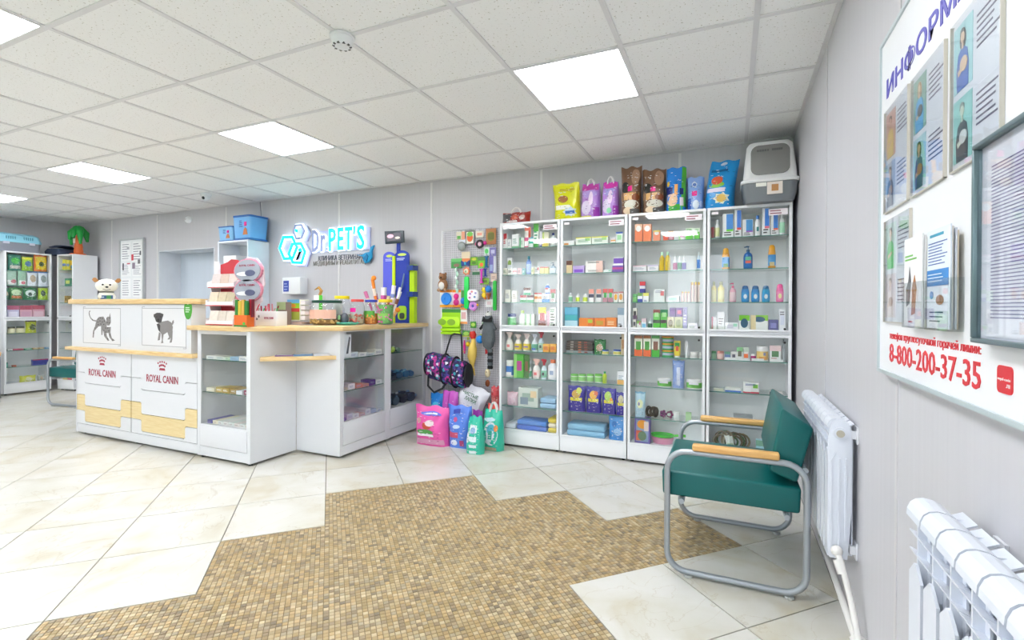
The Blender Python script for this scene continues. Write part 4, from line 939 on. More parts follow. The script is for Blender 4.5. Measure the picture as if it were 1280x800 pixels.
pouch(t, .055, .13, .025, 'dfe8e0', [('r', .1, .9, .3, .6, 'a8c8a0')], lean=-.4, wr=.6)
# price tags along the shelves of the corner cabinet
for x0, x1 in ((906, 921), (922.6, 937.6), (939.4, 955), (963.4, 979)):
    X0, _ = atY(x0, 450, CABY+.02); X1, _ = atY(x1, 450, CABY+.02)
    o = MB().box(0, X1-X0, 0, .002, 0, .019).build('price_tag', M('f4f6f6', .5), None); o.location = (X0, CABY+.0215, .8355); setp(o, 'white price tag, number %s from left, fifth shelf of fourth glass cabinet' % {906: 'one', 922.6: 'two', 939.4: 'three', 963.4: 'four'}[x0], 'price tag', 'price tags in the corner cabinet')

# ---------------- bags and boxes on top of the wall cabinets ----------------
TZ = 1.9555
def topbag(lab, x0, x1, yt, Y, d, col, decals, lean=0., top=1., handle=None, sd=1, rz=0., wr=1., nm='litter_bag', flop=0., crimp=None):
    t, w, h = place(nm, lab, 'bag', x0, x1, yt, Y, TZ, 'bags standing on the wall cabinets', rz); pouch(t, w, h, d, col, decals, lean, top, handle, sd, wr=wr, flop=flop, crimp=crimp); return t
t = thing('pet_carrier_bag', 'low red flat bag with white handles on top of the first glass cabinet', 'bag', (atY(642.5, 260, 3.92)[0], 3.92, TZ), 0, 'bags standing on the wall cabinets')
wd = atY(660, 260, 3.92)[0]-atY(625, 260, 3.92)[0]; pouch(t, wd, .112, .12, 'a8302c', [('r', .02, .36, .2, .9, '5a5a5e'), ('e', .4, .62, .3, .8, 'd86a50'), ('e', .68, .88, .3, .75, 'e8c8c0'), ('r', .3, .62, .15, .28, 'f0e4e0')], handle=('f0ecea', .06), wr=.5)
topbag('yellow bag with a white and blue print on the second glass cabinet', 690.5, 723.5, 229, 3.90, .13, 'e2e212', [('r', .05, .7, .28, .40, 'f4f4e8'), ('e', .22, .62, .46, .66, 'a86a3a'), ('s', .4, .95, .08, .36, 'c8dcec'), ('r', .3, .85, .78, .84, 'c8b820'), ('r', .5, .86, .16, .24, '3a6ab8')], flop=.4, crimp='eaea4a', sd=3)
topbag('violet bag with white handles on second glass cabinet, left of its twin', 724, 749, 227.5, 3.91, .13, 'b98ad8', [('r', .05, .95, .8, .98, 'd048b0'), ('e', .1, .9, .58, .8, 'b8a0e0'), ('e', .1, .6, .1, .5, 'dccfe8'), ('e', .45, .7, .35, .75, 'f0d8f4'), ('r', .72, .98, .05, .3, 'a040b0'), ('r', .05, .6, .02, .08, 'd8d070')], handle=('f2f0f2', .055), sd=4, top=.86)
topbag('violet bag with white handles beside the brown dog food bags', 750.5, 772.5, 225, 3.91, .13, 'b98ad8', [('r', .05, .95, .8, .98, 'd83ab0'), ('e', .1, .9, .58, .8, 'a8a0e0'), ('e', .1, .6, .1, .5, 'dccfe8'), ('e', .4, .7, .35, .75, 'f0d8f4'), ('r', .72, .98, .05, .3, 'a040b0'), ('e', .35, .65, .1, .25, '90d8a8')], handle=('f2f0f2', .06), sd=5, top=.86)
for k, (x0, x1, yt, lb) in enumerate(((775, 800, 206, 'brown dog food bag with flared top'), (802, 830.5, 209, 'brown dog food bag with straight top'))):
    topbag(lb+', on the third glass cabinet' if k else lb+' beside its straight-topped twin', x0, x1, yt, 3.89, .15, '7a5a44', [('r', .05, .95, .30, .45, 'd8a868'), ('e', .05, .45, .44, .68, '2a2a26'), ('e', .2, .95, .12, .3, 'd8d4c4'), ('e', .15, .65, .02, .16, 'e8d0b0'), ('r', .38, .62, .48, .58, 'f01890'), ('e', .55, .95, .6, .95, 'a8846a'), ('r', .5, .95, .03, .12, '5a5856'), ('e', .60, .98, .28, .42, '8a4a28')], sd=6+k, top=1.06, wr=1.5)
topbag('blue and green pet food bag on the third glass cabinet', 831.5, 857.5, 206.5, 3.89, .15, '2a86e0', [('r', .0, 1, .01, .16, '4ab83c'), ('e', .05, .62, .12, .4, 'f0c8a0'), ('r', .02, .36, .38, .54, '1a2a7a'), ('r', .45, .62, .35, .6, 'f0b068'), ('r', .80, 1., .1, .98, '58b83a'), ('r', .72, .9, .12, .3, 'e8d8e0'), ('r', .72, .9, .36, .5, '1a2a6a'), ('e', .05, .2, .55, .68, 'f0c040')], sd=8, top=.96)
topbag('small pale blue bag with a pink price tag on the third glass cabinet', 858.5, 879.5, 219, 3.91, .13, '8fb0ea', [('e', .3, .6, .68, .85, 'f0f4fc'), ('e', .34, .56, .71, .82, '6a8ad0'), ('r', .3, .62, .42, .56, 'f01890'), ('r', .0, .25, .0, .35, '2a58b8'), ('e', .35, .75, .05, .3, 'e8f0fc'), ('r', .8, 1, .1, .25, 'c0d0f0')], sd=9, top=1.05)
t = topbag('large bright blue bag beside the litter box', 880.5, 919, 198, 3.88, .17, '1f96dc', [('e', .08, .62, .42, .54, '90d048'), ('e', .15, .55, .48, .66, 'e0603a'), ('s', .25, .85, .08, .32, 'f0f0d8'), ('e', .38, .72, .12, .28, 'e8c060'), ('r', .05, .66, .33, .41, 'e8e0f4'), ('r', .1, .66, .75, .80, '145f9a'), ('e', .36, .6, .88, .95, 'c8d8e8')], lean=.20, sd=10, top=.92)
text('lettering', 'PERFECT FIT', -.12, .03, .10, .125, -.085, M('d83a5a', .5), t) if 0 else None
# litter box
xl, _ = atY(926, 250, 3.76); xr, _ = atY(1000, 250, 3.76); LW_ = xr-xl
t = thing('hooded_litter_box', 'white hooded cat litter box with grey base and smoky flap on corner cabinet', 'litter box', ((xl+xr)/2, 3.735, TZ), 0)
def loft(rings, name, mat, parent, smooth=True, bevel=0):
    m = MB(); n = len(rings[0]); v = [p for r_ in rings for p in r_]; f = []
    for j in range(len(rings)-1):
        for i in range(n): f.append((j*n+i, j*n+(i+1) % n, (j+1)*n+(i+1) % n, (j+1)*n+i))
    f.append(tuple(range(n))[::-1]); f.append(tuple(range((len(rings)-1)*n, len(rings)*n))); return m.add(v, f).build(name, mat, parent, smooth=smooth, bevel=bevel)
def rr3(hw, y0, y1, r, z): return [(a, b, z) for a, b in rrect(-hw, hw, y0, y1, r, 4)]
hw = LW_/2; dp = .375
loft([rr3(hw*.82, .03, dp-.03, .04, 0), rr3(hw*.90, .012, dp-.012, .045, .05), rr3(hw*.96, .004, dp, .05, .135)], 'base', M('7b8086', .4), t)
loft([rr3(hw*1.0, -.006, dp+.002, .05, .130), rr3(hw*1.01, -.010, dp+.004, .05, .142), rr3(hw*1.0, -.006, dp, .05, .152), rr3(hw*.93, .0, dp-.01, .05, .158), rr3(hw*.86, .022, dp-.02, .05, .30), rr3(hw*.80, .040, dp-.03, .05, .400), rr3(hw*.72, .065, dp-.05, .05, .425)], 'hood', M('efeff0', .3), t)
fl = [(-.62*hw, .385), (.60*hw, .385), (.66*hw, .30), (.70*hw, .215), (.60*hw, .185), (-.60*hw, .185), (-.70*hw, .215), (-.68*hw, .30)]
pp = rrect(-.66*hw, .66*hw, .180, .392, .05, 5); m = MB(); fy = lambda z: .001+(z-.158)*.158
v = [(x, fy(z)-.010, z) for x, z in pp]+[(x, fy(z)+.004, z) for x, z in pp]; n_ = len(pp)
m.add(v, [tuple(range(n_))[::-1] if 0 else tuple(range(n_)), tuple(range(n_, 2*n_))[::-1]]+[(i, n_+i, n_+(i+1) % n_, (i+1) % n_) for i in range(n_)]); fo = m.build('flap', M('8d8c8b', .25), t, bevel=.003)
for k, (u0, u1) in enumerate(((-.45, -.02), (.06, .42))): 
    q = MB()
    for i in range(5): uu = u0+(u1-u0)*i/5; q.box(uu*hw, uu*hw+.012, fy(.355)-.0125, fy(.355)-.009, .345, .360)
    q.build('embossed_mark', M('6a6a6c', .4), fo)
MB().box(-.10*hw, .42*hw, -.012, .0, .035, .118).build('product_label', M('efe4dc', .5), t).location = (0, .012, .008)
q = MB().box(.05*hw, .28*hw, -.0135, -.011, .055, .10).build('product_label', M('c8905a', .5), t); q.location = (0, .012, .008)
MB().box(-.48*hw, -.12*hw, -.010, .0, .10, .126).build('price_label', M('f4f4ec', .5), t).location = (0, .010, 0)

# ---------------- far left cabinets: goods ----------------
def leftitem(k, x0, x1, yt, zb, desc, spec, X=-8.985):
    ya, _ = atX(x0, yt, X); yb_, _ = atX(x1, yt, X); _, zt = atX((x0+x1)/2, yt, X); w, h = abs(yb_-ya), max(.02, zt-zb)
    nm, cat = {'k': ('pet_food_pouch', 'bag'), 'b': ('treat_box', 'box'), 'j': ('jar', 'jar')}[k]
    t = thing(nm, desc+' in the far left glass cabinet', cat, (X, (ya+yb_)/2, zb), PI/2, 'goods in the far left glass cabinet')
    c = spec.split('|')
    if k == 'k': pouch(t, w, h, min(.09, w*.5), c[0], [(('r' if q[0] == 'r' else 'e'), *[float(z) for z in q[1:].split('/')[:4]], q.split('/')[4]) for q in c[1].split()], wr=.5)
    elif k == 'b': carton(t, w, h, .05, c[0], c[1])
    else: bottle(t, w, h, w*.9, *c[0].split(','), '', 'jar')
for row in """k 11 27.6 318 1.70 blue and green pouch, top row left|3f8a7a|e.2/.9/.4/.8/50c050 r.1/.9/.1/.3/d8d0c8
k 28.4 42.6 321 1.70 lime pouch, top row middle|9ac830|e.2/.8/.3/.7/3f70a0 r0/1/.8/.95/e8e040
k 43.6 60 319 1.70 yellow pouch with orange rim, top row right|e8782c|r.08/.92/.12/.9/e8d020 e.3/.7/.3/.6/2f5a30
k 7.6 22.4 338 1.49 white and green pouch, second row far left|a8c8b8|r.1/.9/.05/.35/f2f2f2 e.4/.9/.15/.4/c86070
k 23 34.2 338.5 1.49 white and green pouch, second row beside the first|a0c8b0|r.1/.9/.05/.35/f2f4f2 e.3/.8/.1/.3/d87080
k 35 48 339 1.49 white pouch with brown oval, second row|e8eef6|e.2/.8/.25/.75/b8a890 r.0/1/.9/1/6a90d8
k 48.8 60.6 339.5 1.49 white pouch with grey oval, second row right end|e4ecf6|e.2/.8/.25/.75/8a9a98 r.0/1/.9/1/6a90d8
k 4 12 360 1.30 dark green pouch, third row far left|3f7a5a|e.2/.8/.3/.7/d8b8a0
k 13 29 359.5 1.30 green pouch with orange foot, third row|4a8a4a|e.1/.9/.35/.85/c8e0b8 r.1/.9/.08/.3/e07a3a
k 30 47.4 359.5 1.30 green pouch with white cloud print, third row|2f7a4a|e.1/.9/.25/.8/d8e8e4 e.3/.6/.3/.6/3a5a50
k 48.6 61 360 1.30 lime and black pouch, third row right end|a8c830|e.2/.7/.3/.8/2a4a3a
b 9 24 382 1.05 pale lilac box, fourth row left|c0bcd8|T:b05a78 Q:e4e0f0
b 25 40 382 1.05 pinkish box, fourth row middle|d8a8b8|T:b04a60 Q:d0a0b8
b 40.6 56 381.5 1.05 pinkish box, fourth row right|d4a0b0|T:b04a60 Q:e0c0cc
j 11 20.6 408.5 .835 squat jar with dark lid, fifth row left|d8cc98,5a5a48,e8e4c0
j 22 32.4 408 .835 squat jar with dark lid, fifth row right|d8cc98,5a5a48,e8e4c0
k 32.8 46.6 400.5 .835 lime and purple pouch, fifth row|c0cc20|e.3/.9/.2/.7/4a5a20 r0/1/.9/1/5a2a58
b 10 16 437 .60 small white box, sixth row|eef0f0|x:aaa
b 16.6 29.6 436.5 .60 long red box, sixth row|d0305a|M:402838
b 31 40 436.5 .60 green box, sixth row|4a9a70|C:dff0e0
b 41.6 48.4 436 .60 tan box, sixth row left of its twin|b89868|C:e8dcc0
b 48.8 55.4 436 .60 tan box, sixth row right of its twin|b89868|C:e8dcc0
b 56 62.6 436 .60 pale blue box, sixth row right end|6aa0c8|C:e4eef4
j 6 10.4 453 .375 teal squat bottle, seventh row|3aa898,2f8a7a,5ac0b0
b 16.4 20.6 456.5 .375 tiny orange box, seventh row|c8603a|
b 41 60.4 449 .375 blue and red bowl box, seventh row|2a3a98|t:c8283a b:5a5ab8
k 26 46.6 469.5 .147 yellow and white roll pack, bottom|d8dc50|e.3/.7/.2/.8/f0f0d0
k 47.4 57 469 .147 grey and beige roll pack, bottom|b8c0b8|e.3/.7/.2/.8/c8b090""".split('\n'):
    q = row.split(' ', 5); d_, sp = q[5].split('|', 1); leftitem(q[0], float(q[1]), float(q[2]), float(q[3]), float(q[4]), d_, sp)
c12, s12 = math.cos(.12), math.sin(.12)
for k, (lx_, w, zb, h, col, sp, lb) in enumerate(((.06, .07, 1.735, .15, 'e8e04a', 'M:6a8ac8', 'yellow and blue pack, left on top row'), (.14, .07, 1.735, .14, 'e8dc4a', 'M:7a98c0', 'yellow and blue pack, middle of top row'), (.23, .085, 1.735, .13, 'e8b83a', 'Q:5a88b0', 'orange and blue pack, right on top row'),
        (.14, .13, 1.502, .11, '2f8a6a', 'C:d8e070', 'green framed picture box on second row'), (.10, .06, 1.26, .10, 'b89a58', 'C:8a6a3a', 'tan spiky ball box, third row left'), (.22, .06, 1.26, .07, 'c8b078', 'C:d8c8a0', 'pale tan box, third row right'),
        (.08, .09, .147, .10, 'd0c078', 'C:e08a90', 'beige and pink pack, bottom left'), (.20, .13, .147, .09, 'd05a6a', 'C:e0c890', 'rose coloured pack, bottom right'))):
    x = -8.905+(lx_)*c12-.04*s12; y = 3.745+lx_*s12+.04*c12
    t = thing('treat_box', lb+' of the narrow corner cabinet', 'box', (x, y, zb), .12, 'goods in the narrow corner cabinet'); carton(t, w, h, .05, col, sp)
# on top: carrier, dark bed, palm toy
t = thing('pet_carrier', 'grey and light blue plastic pet carrier on the far left cabinet', 'pet carrier', (-9.06, 3.33, 1.956), PI/2, None)
loft([rr3(.24, -.11, .21, .04, 0), rr3(.255, -.125, .225, .05, .12)], 'base', M('8b8f9c', .45), t); loft([rr3(.262, -.13, .23, .05, .12), rr3(.262, -.13, .23, .05, .14), rr3(.24, -.11, .21, .06, .22), rr3(.20, -.07, .17, .06, .245)], 'hood', M('8fd0e4', .4), t)
q = MB()
for k in range(5):
    for s_ in (-.12, .06): q.box(s_+k*.022, s_+k*.022+.008, -.128, -.118, .16, .20)
q.build('vent_slots', M('5a9ab0', .5), t)
for x in (-.12, .14): MB().box(x-.03, x+.03, -.142, -.120, .095, .125).build('latch', M('c9c6d8', .5), t)
t = thing('pet_bed', 'dark navy folded pet bed between carrier and palm toy', 'pet bed', (-9.05, 3.82, 1.956), .3)
loft([rr3(.15, -.10, .20, .06, 0), rr3(.16, -.11, .21, .08, .05), rr3(.14, -.09, .19, .08, .09)], 'cushion', M('333f57', .8, bump=.3), t); loft([[(a-.02, b, z+.08*math.sin(a*7)**2) for a, b, z in rr3(.11, -.06, .18, .05, .09)], [(a, b, z) for a, b, z in rr3(.07, -.02, .14, .04, .145)]], 'bolster', M('2c3852', .8), t)
t = thing('palm_toy', 'orange and green inflatable palm tree toy on the narrow corner cabinet', 'toy', (-8.73, 3.90, 1.956))
MB().lathe([(.10, 0), (.11, .012), (.09, .022)], 0, 0, 0, 20, 1.2, .8).build('base', M('f0702a', .4), t, smooth=True)
pr = [(.05, .02), (.056, .05), (.048, .09), (.050, .12), (.042, .16), (.044, .19), (.034, .23), (.036, .26), (.02, .30)]; MB().lathe(pr, .02, 0, 0, 14).build('trunk', M('d8682c', .5), t, smooth=True)
MB().box(-.005, .035, -.055, -.045, .17, .235).build('tag', M('f0e8dc', .5), t)
for a, l_, dz in ((-2.9, .12, .25), (-.3, .15, .25), (-2.4, .10, .18), (-.9, .12, .16), (1.6, .1, .2)):
    q = MB(); q.tube([(.02, 0, .32), (.02+l_*.45*math.cos(a), l_*.45*math.sin(a), .375), (.02+l_*.9*math.cos(a), l_*.9*math.sin(a), .32), (.02+l_*1.08*math.cos(a), l_*1.08*math.sin(a), .40-dz)], [.030, .045, .042, .016], 10); q.build('frond', M('18a040', .45), t, smooth=True)

# ---------------- goods inside the display cases ----------------
def caseitem(nm, lab, cat, x, y, z, w, h, d, col, sp, rz, grp, spin=0.):
    t = thing(nm, lab, cat, (x, y, z), rz+spin, grp); carton(t, w, h, d, col, sp); return t
g1 = 'boxes in the display case beside the pug picture'; xx = -3.86
for k, (w, h, c, nm_) in enumerate(((.115, .026, 'f1f3ee', 'white low box at left end'), (.11, .024, 'e8efe6', 'white low box second from left'), (.055, .02, 'cfe6c8', 'pale green low box'), (.10, .03, 'a8c8e4', 'light blue low box'), (.11, .035, 'f4f4f4', 'white box at right end'))):
    caseitem('medicine_box', nm_+', upper shelf of the case beside the pug picture', 'box', xx+w/2, 2.56, .79, w-.004, h, .09, c, 'x:9ab', 0, g1); xx += w
xx = -3.86
for k, (w, h, c, nm_) in enumerate(((.10, .03, 'efe9cf', 'cream packet at left end'), (.09, .036, 'c2a94c', 'mustard packet second from left'), (.08, .04, 'b7983c', 'olive packet in the middle'), (.08, .036, 'a88c3c', 'brownish packet right of the middle'), (.075, .03, 'e8eef4', 'small white packet'), (.08, .034, 'a84a68', 'crimson packet at right end'))):
    caseitem('treat_packet', nm_+', middle shelf of the case beside the pug picture', 'packet', xx+w/2, 2.56+.01*(k % 2), .53, w-.004, h, .12, c, 'x:fff', 0, g1, 0); xx += w
xx = -3.86
for k in range(8):
    w = .063; c = ['5a5ab0', 'f0ead0', 'e8eeea', 'f2f0ee', 'e4ece8', 'f0e8e4', 'eaf0ee', 'e8e0d8'][k]
    caseitem('leaflet_stack', ['blue', 'cream', 'pale green', 'white', 'mint', 'blush', 'grey white', 'beige'][k]+' leaflet pile on the floor of the case beside the pug picture', 'leaflets', xx+w/2, 2.57, .2735, w-.004, .026, .20, c, 'x:a99', 0, g1, 0); xx += w
g2 = 'boxes in the display case right of the corner notch'
for z, cols, nm_ in ((.79, ('e9edf2', 'dfe6ee', 'f2f4f6', 'd8e2ea', 'eef0f0'), 'top shelf'), (.53, ('d8c8b8', 'e8dce4', 'c86a5a', 'd89a80', '5a3a88', 'f0f0f2'), 'middle shelf'), (.284, ('7a6aa8', 'c8c4d8', 'e0e4ea', 'd8b8b8', 'dfe3ea', 'a8b8d0', 'e8eaf0'), 'case floor')):
    w = .51/len(cols)
    for k, c in enumerate(cols):
        caseitem('medicine_box', ('%s box on the %s, number %s from the left, right of the notch' % ({'e9edf2': 'pale grey', 'dfe6ee': 'bluish white', 'f2f4f6': 'white', 'd8e2ea': 'pale blue', 'eef0f0': 'off-white', 'd8c8b8': 'tan', 'e8dce4': 'pinkish white', 'c86a5a': 'brick red', 'd89a80': 'salmon', '5a3a88': 'violet', 'f0f0f2': 'white', '7a6aa8': 'mauve', 'c8c4d8': 'lilac grey', 'e0e4ea': 'light grey', 'd8b8b8': 'dusty pink', 'dfe3ea': 'silver', 'a8b8d0': 'steel blue', 'e8eaf0': 'whitish'}[c], nm_, 'one two three four five six seven'.split()[k])), 'box', -2.875, 2.995+w*(k+.5), z, w-.006, .022+.012*((k*5) % 3), .10, c, 'x:99b', PI/2, g2)
q = thing('leaning_card', 'white and blue card standing behind the glass right of the notch', 'card', (-2.862, 3.055, .80), PI/2); MB().box(-.045, .045, 0, .004, 0, .19).build('card', M('e8ecf2', .5), q); MB().prism([(-.01, .03), (.012, .03), (.035, .16), (.02, .17)], -.001, 0, 'y').build('printed_panel', M('33384a', .5), q)
def roll(lab, x, y, z, l_, r, cols, sd):
    t = thing('rolled_textile', lab, 'textile', (x, y, z), 0, 'folded textiles in the end display case'); rn = random.Random(sd); m = MB()
    m.lathe([(r*.3, -l_/2), (r*.95, -l_/2+.01), (r*1.05, -l_*.2), (r*.95, l_*.15), (r, l_/2-.01), (r*.3, l_/2)], 0, 0, 0, 12); m.v = [(z_, x_, y_*.75+r*.78) for x_, y_, z_ in m.v]; m.build('cloth', M(cols[0], .8, var=.3, scale=20, bump=.6), t, smooth=True)
    p = MB()
    for k in range(7): a = rn.uniform(0, 2.6); x_ = rn.uniform(-l_*.45, l_*.45); p.ball((x_, r*.96*math.cos(a)*1., r*.75*math.sin(a)+r*.78), .009+.006*rn.random(), 8)
    p.build('pattern_spots', M(cols[1], .7), t, smooth=True); t.rotation_euler = (0, 0, .1*rn.uniform(-1, 1)); return t
for k, (y, r, z, c, lb) in enumerate(((3.60, .030, .79, ('7aa83a', 'b8d85a'), 'lime green rolled cloth, top shelf left'), (3.68, .034, .79, ('93b83f', '3a5a4a'), 'grass green rolled cloth, top shelf middle'), (3.77, .028, .79, ('5a7a6a', 'a8c0b0'), 'grey green rolled cloth, top shelf right'),
        (3.60, .044, .53, ('22262e', 'e8a8b8'), 'black and pink rolled cloth, middle shelf left'), (3.69, .046, .53, ('1f3040', 'e8f0f0'), 'black and white rolled cloth, middle shelf'), (3.79, .045, .53, ('1f4a6a', '5a9ac0'), 'dark blue rolled cloth, middle shelf'), (3.89, .042, .53, ('2a6a9a', '8ac0d8'), 'blue rolled cloth, middle shelf right'), (3.98, .036, .53, ('24588a', '6aa8d0'), 'small blue rolled cloth, middle shelf end'),
        (3.61, .058, .284, ('1f5068', '2f7a9a'), 'teal rolled cloth on the case floor left'), (3.73, .055, .284, ('23384a', '4a6a80'), 'slate rolled cloth on the case floor'), (3.85, .060, .284, ('1c2436', 'd8e0ea'), 'navy spotted rolled cloth on the case floor'), (3.98, .060, .284, ('1a2a4a', '7a9ac8'), 'navy rolled cloth at right end of the case floor'))):
    roll(lb+' of the end display case', -2.97, y, z, .17, r, c, k)
# leaflets on the notch shelf
for k, (x, y, w, h, c, lb) in enumerate(((-3.21, 2.75, .13, .010, '8a6a9a', 'violet leaflets on the notch shelf'), (-3.10, 2.83, .14, .014, '6a90b8', 'blue leaflets on the notch shelf'), (-2.99, 2.91, .12, .018, 'd8dade', 'white leaflets on the notch shelf'))):
    t = thing('leaflet_pile', lb, 'leaflets', (x, y, .8225), .72+.1*k, 'leaflets on the notch shelf'); MB().box(-w/2, w/2, -.03, .03, 0, h).build('leaflets', M(c, .5), t); MB().box(-w/2+.01, w/2-.01, -.025, .02, h, h+.0008).build('printed_panel', M('b8c0c8', .5), t)

# ---------------- on the tall counter ----------------
t = thing('toy_dog_figure', 'white dog figurine with brown ears on the reception counter', 'figurine', (-5.33, 2.60, 1.2725), 1.15)
IV = M('f2f0e6', .45)
MB().lathe([(.045, 0), (.062, .01), (.066, .03), (.055, .055), (.04, .07)], 0, 0, 0, 18).build('body', IV, t, smooth=True); MB().ball((0, -.005, .125), .075, 18, 1.1, .95, .86).build('head', IV, t, smooth=True)
for s_ in (-1, 1):
    MB().prism([(s_*.075+a*s_, .175+b) for a, b in ((-.025, -.012), (.0, .022), (.018, .024), (.03, .004), (.012, -.02))], -.012, .012, 'y').build('ear', M('b07a44', .6), t, bevel=.004)
    MB().ball((s_*.028-.005, -.066, .135), .018, 10, 1, .5, 1.1).build('eye', M('f8f8f8', .3), t, smooth=True); MB().ball((s_*.026-.005, -.079, .133), .008, 8, 1, .4, 1).build('pupil', M('1c1c1c', .3), t, smooth=True)
MB().ball((-.002, -.080, .112), .010, 10, 1.2, .7, .8).build('nose', M('181818', .3), t, smooth=True); MB().tube([(-.03, -.068, .092), (-.005, -.075, .084), (.025, -.068, .094)], .002, 6).build('mouth', M('3a3a3a', .4), t)
MB().lathe([(.05, .062), (.054, .067), (.05, .074)], 0, 0, 0, 18).build('collar', M('7a7a72', .5), t, smooth=True)
t = thing('desk_calendar', 'dark blue and green printed strip box in front of the dog figurine', 'box', (-5.22, 2.545, 1.2725), 0)
MB().box(-.10, .10, 0, .02, 0, .036).build('box', M('dfe6ea', .5), t)
for a, b, c in ((-.10, -.0, '1f4f8a'), (.0, .07, '3a8a4a'), (.07, .10, '1f4f8a')): MB().box(a, b, -.0012, 0, .002, .034).build('printed_panel', M(c, .45), t)
lines('printed_text', -.085, -.015, .01, .028, 1, -.0012, M('dfe8f4', .5), t)
t = thing('paper_sheets', 'loose white sheets lying at the left end of the reception counter', 'papers', (-5.50, 2.60, 1.2725), .2)
for k in range(3): MB().box(-.1+.012*k, .09+.01*k, -.05, .04, .0012*k, .0012*k+.001).build('sheet', M(['f3f3f3', 'dfe8d8', 'f8f8f8'][k], .6), t)

# ---------------- on the birch countertop ----------------
KT = 1.0575
def ctr(nm, lab, cat, x0, x1, yt, Y, rz=0., grp=None): return place(nm, lab, cat, x0, x1, yt, Y, KT, grp, rz)
RCW = M('f2eef0', .4); RCR = M('cf3540', .4); PK = M('d8708c', .4)
t, w, h = ctr('sachet_stand', 'three-tier white and red counter stand of pet food sachets', 'display stand', 257, 291, 322, 2.56)
for x in (-w/2, w/2-.006): MB().prism([(.0, 0), (.0, .05), (.05, .07), (.03, .16), (.0, .165), (.0, .20), (.055, .22), (.04, .30), (.01, .31), (.01, .345), (.07, .37), (.07, h-.02), (.11, h-.02), (.13, 0)], x, x+.006, 'x').build('side_panel', RCW, t)
m = MB(); m.prism([(-w/2, 0), (w/2, 0), (w/2, h-.045), (w*.25, h-.035), (w*.12, h-.006), (-w*.1, h), (-w*.22, h-.02), (-w*.4, h-.035), (-w/2, h-.04)], .125, .131, 'y'); m.build('back_card', RCR, t)
for k, (z, y) in enumerate(((.0, .0), (.15, .0), (.295, .02))):
    MB().prism([(y, z+.005), (y+.004, z+.04), (y+.01, z+.04), (y+.012, z+.012), (.125, z+.012), (.125, z+.005)], -w/2+.006, w/2-.006, 'x').build('tray', RCW, t)
    MB().box(-w/2, w/2, y-.0015, y, z+.006, z+.012).build('red_edge', RCR, t)
    for j in range(3):
        x0 = -w/2+.01+j*(w-.02)/3; hh_ = .105; c = [['efe6dc', 'e0d4c8', 'e8ddd2'], ['f0dcc0', 'd8c8a8', 'cfc0a0'], ['dccfcb', 'd0b8a8', 'd8c8c0']][k][j]
        o = MB().prism([(y+.014, z+.013), (y+.020, z+.013), (y+.040, z+.013+hh_), (y+.034, z+.013+hh_)], x0+.002, x0+(w-.02)/3-.002, 'x').build('sachet', M(c, .35, var=.15, scale=40), t)
        MB().prism([(y+.0225+.0, z+.05), (y+.0235, z+.05), (y+.0315, z+.09), (y+.0305, z+.09)], x0+.012, x0+(w-.02)/3-.012, 'x').build('printed_panel', M(['c88a8a', 'a8b078', 'b8988a'][(j+k) % 3], .4), o)
t, w, h = ctr('oval_sign_stand', 'white curvy stand with two silver oval plates', 'display stand', 289, 320, 320, 2.545)
m = MB(); m.prism([(-w*.52, 0), (w*.22, 0), (w*.24, h*.28), (w*.50, h*.36), (w*.5, h*.52), (w*.60, h*.60), (w*.55, h*.84), (w*.30, h*.97), (-.05*w, h), (-w*.38, h*.93), (-w*.5, h*.78), (-w*.38, h*.60), (-w*.55, h*.54), (-w*.42, h*.40), (-w*.60, h*.28)], .05, .06, 'y'); m.build('back_card', M('e9d8e0', .4), t)
m = MB(); m.prism([(-w*.66, h*.26), (-w*.42, h*.40), (-w*.58, h*.56), (-w*.72, h*.5), (-w*.60, h*.40), (-w*.75, h*.32)], .048, .058, 'y'); m.prism([(-w*.60, 0), (-w*.42, 0), (-w*.36, h*.2), (-w*.55, h*.26), (-w*.70, h*.18), (-w*.56, h*.1)], .048, .058, 'y'); m.build('pink_edge', PK, t)
for k, cz in enumerate((.80, .52)):
    o = MB().prism([(x_+.0, z_) for x_, z_ in ell(.02*w, h*cz, w*.56, h*.17, 22)], .030, .049, 'y').build('oval_rim', M('d88aa0', .4), t); MB().prism(ell(.03*w, h*cz-.002, w*.52, h*.155, 22), .024, .030, 'y').build('silver_plate', M('c3c9d6', .25, .35), o)
    text('lettering', 'ROYAL CANIN', -w*.28, w*.34, h*cz+h*.055, h*cz+h*.085, .023, M('a83050', .4), o); MB().prism(ell(.15*w, h*cz-.04*h, w*.2, h*.045, 14), .021, .024, 'y').build('cat_print', M('5a6080', .4), o); MB().prism(ell(-.1*w, h*cz-.05*h, w*.3, h*.03, 14), .0215, .024, 'y').build('white_print', M('f0f2f6', .3), o)
t, w, h = ctr('treat_display_box', 'orange and green box of dog treat sticks under the oval plates', 'box', 292.5, 308.5, 374, 2.50)
MB().box(-w/2, w/2, 0, .062, 0, h*.42).build('carton', M('e8702c', .4), t); marks(t, 'b:2f8a3a d:4ac04a', w, h*.42, 0)
for k in range(4): MB().box(-w/2+.004+k*w/4, -w/2+(k+1)*w/4-.002, .004, .02, h*.3, h*(.98-.04*(k % 2))).build('treat_stick', M(['3a8a3a', 'd8c040', 'e0b050', '2f7a34'][k], .4), t)
for k in range(3): MB().box(w/2-.02+k*.014, w/2-.008+k*.014, .03, .05, h*.35, h*1.0).build('treat_stick', M(['8a2030', 'b83040', '7a2838'][k], .4), t)
t, w, h = ctr('sachet_box', 'white counter box full of pink and red stick sachets', 'box', 310.5, 345.5, 388.5, 2.72)
MB().box(-w/2, w/2, 0, .10, 0, h*.98).build('carton', M('eef0f4', .4), t, bevel=.001); text('lettering', 'ROYAL CANIN', w*.08, w*.40, h*.45, h*.60, -.0006, M('b04468', .4), t)
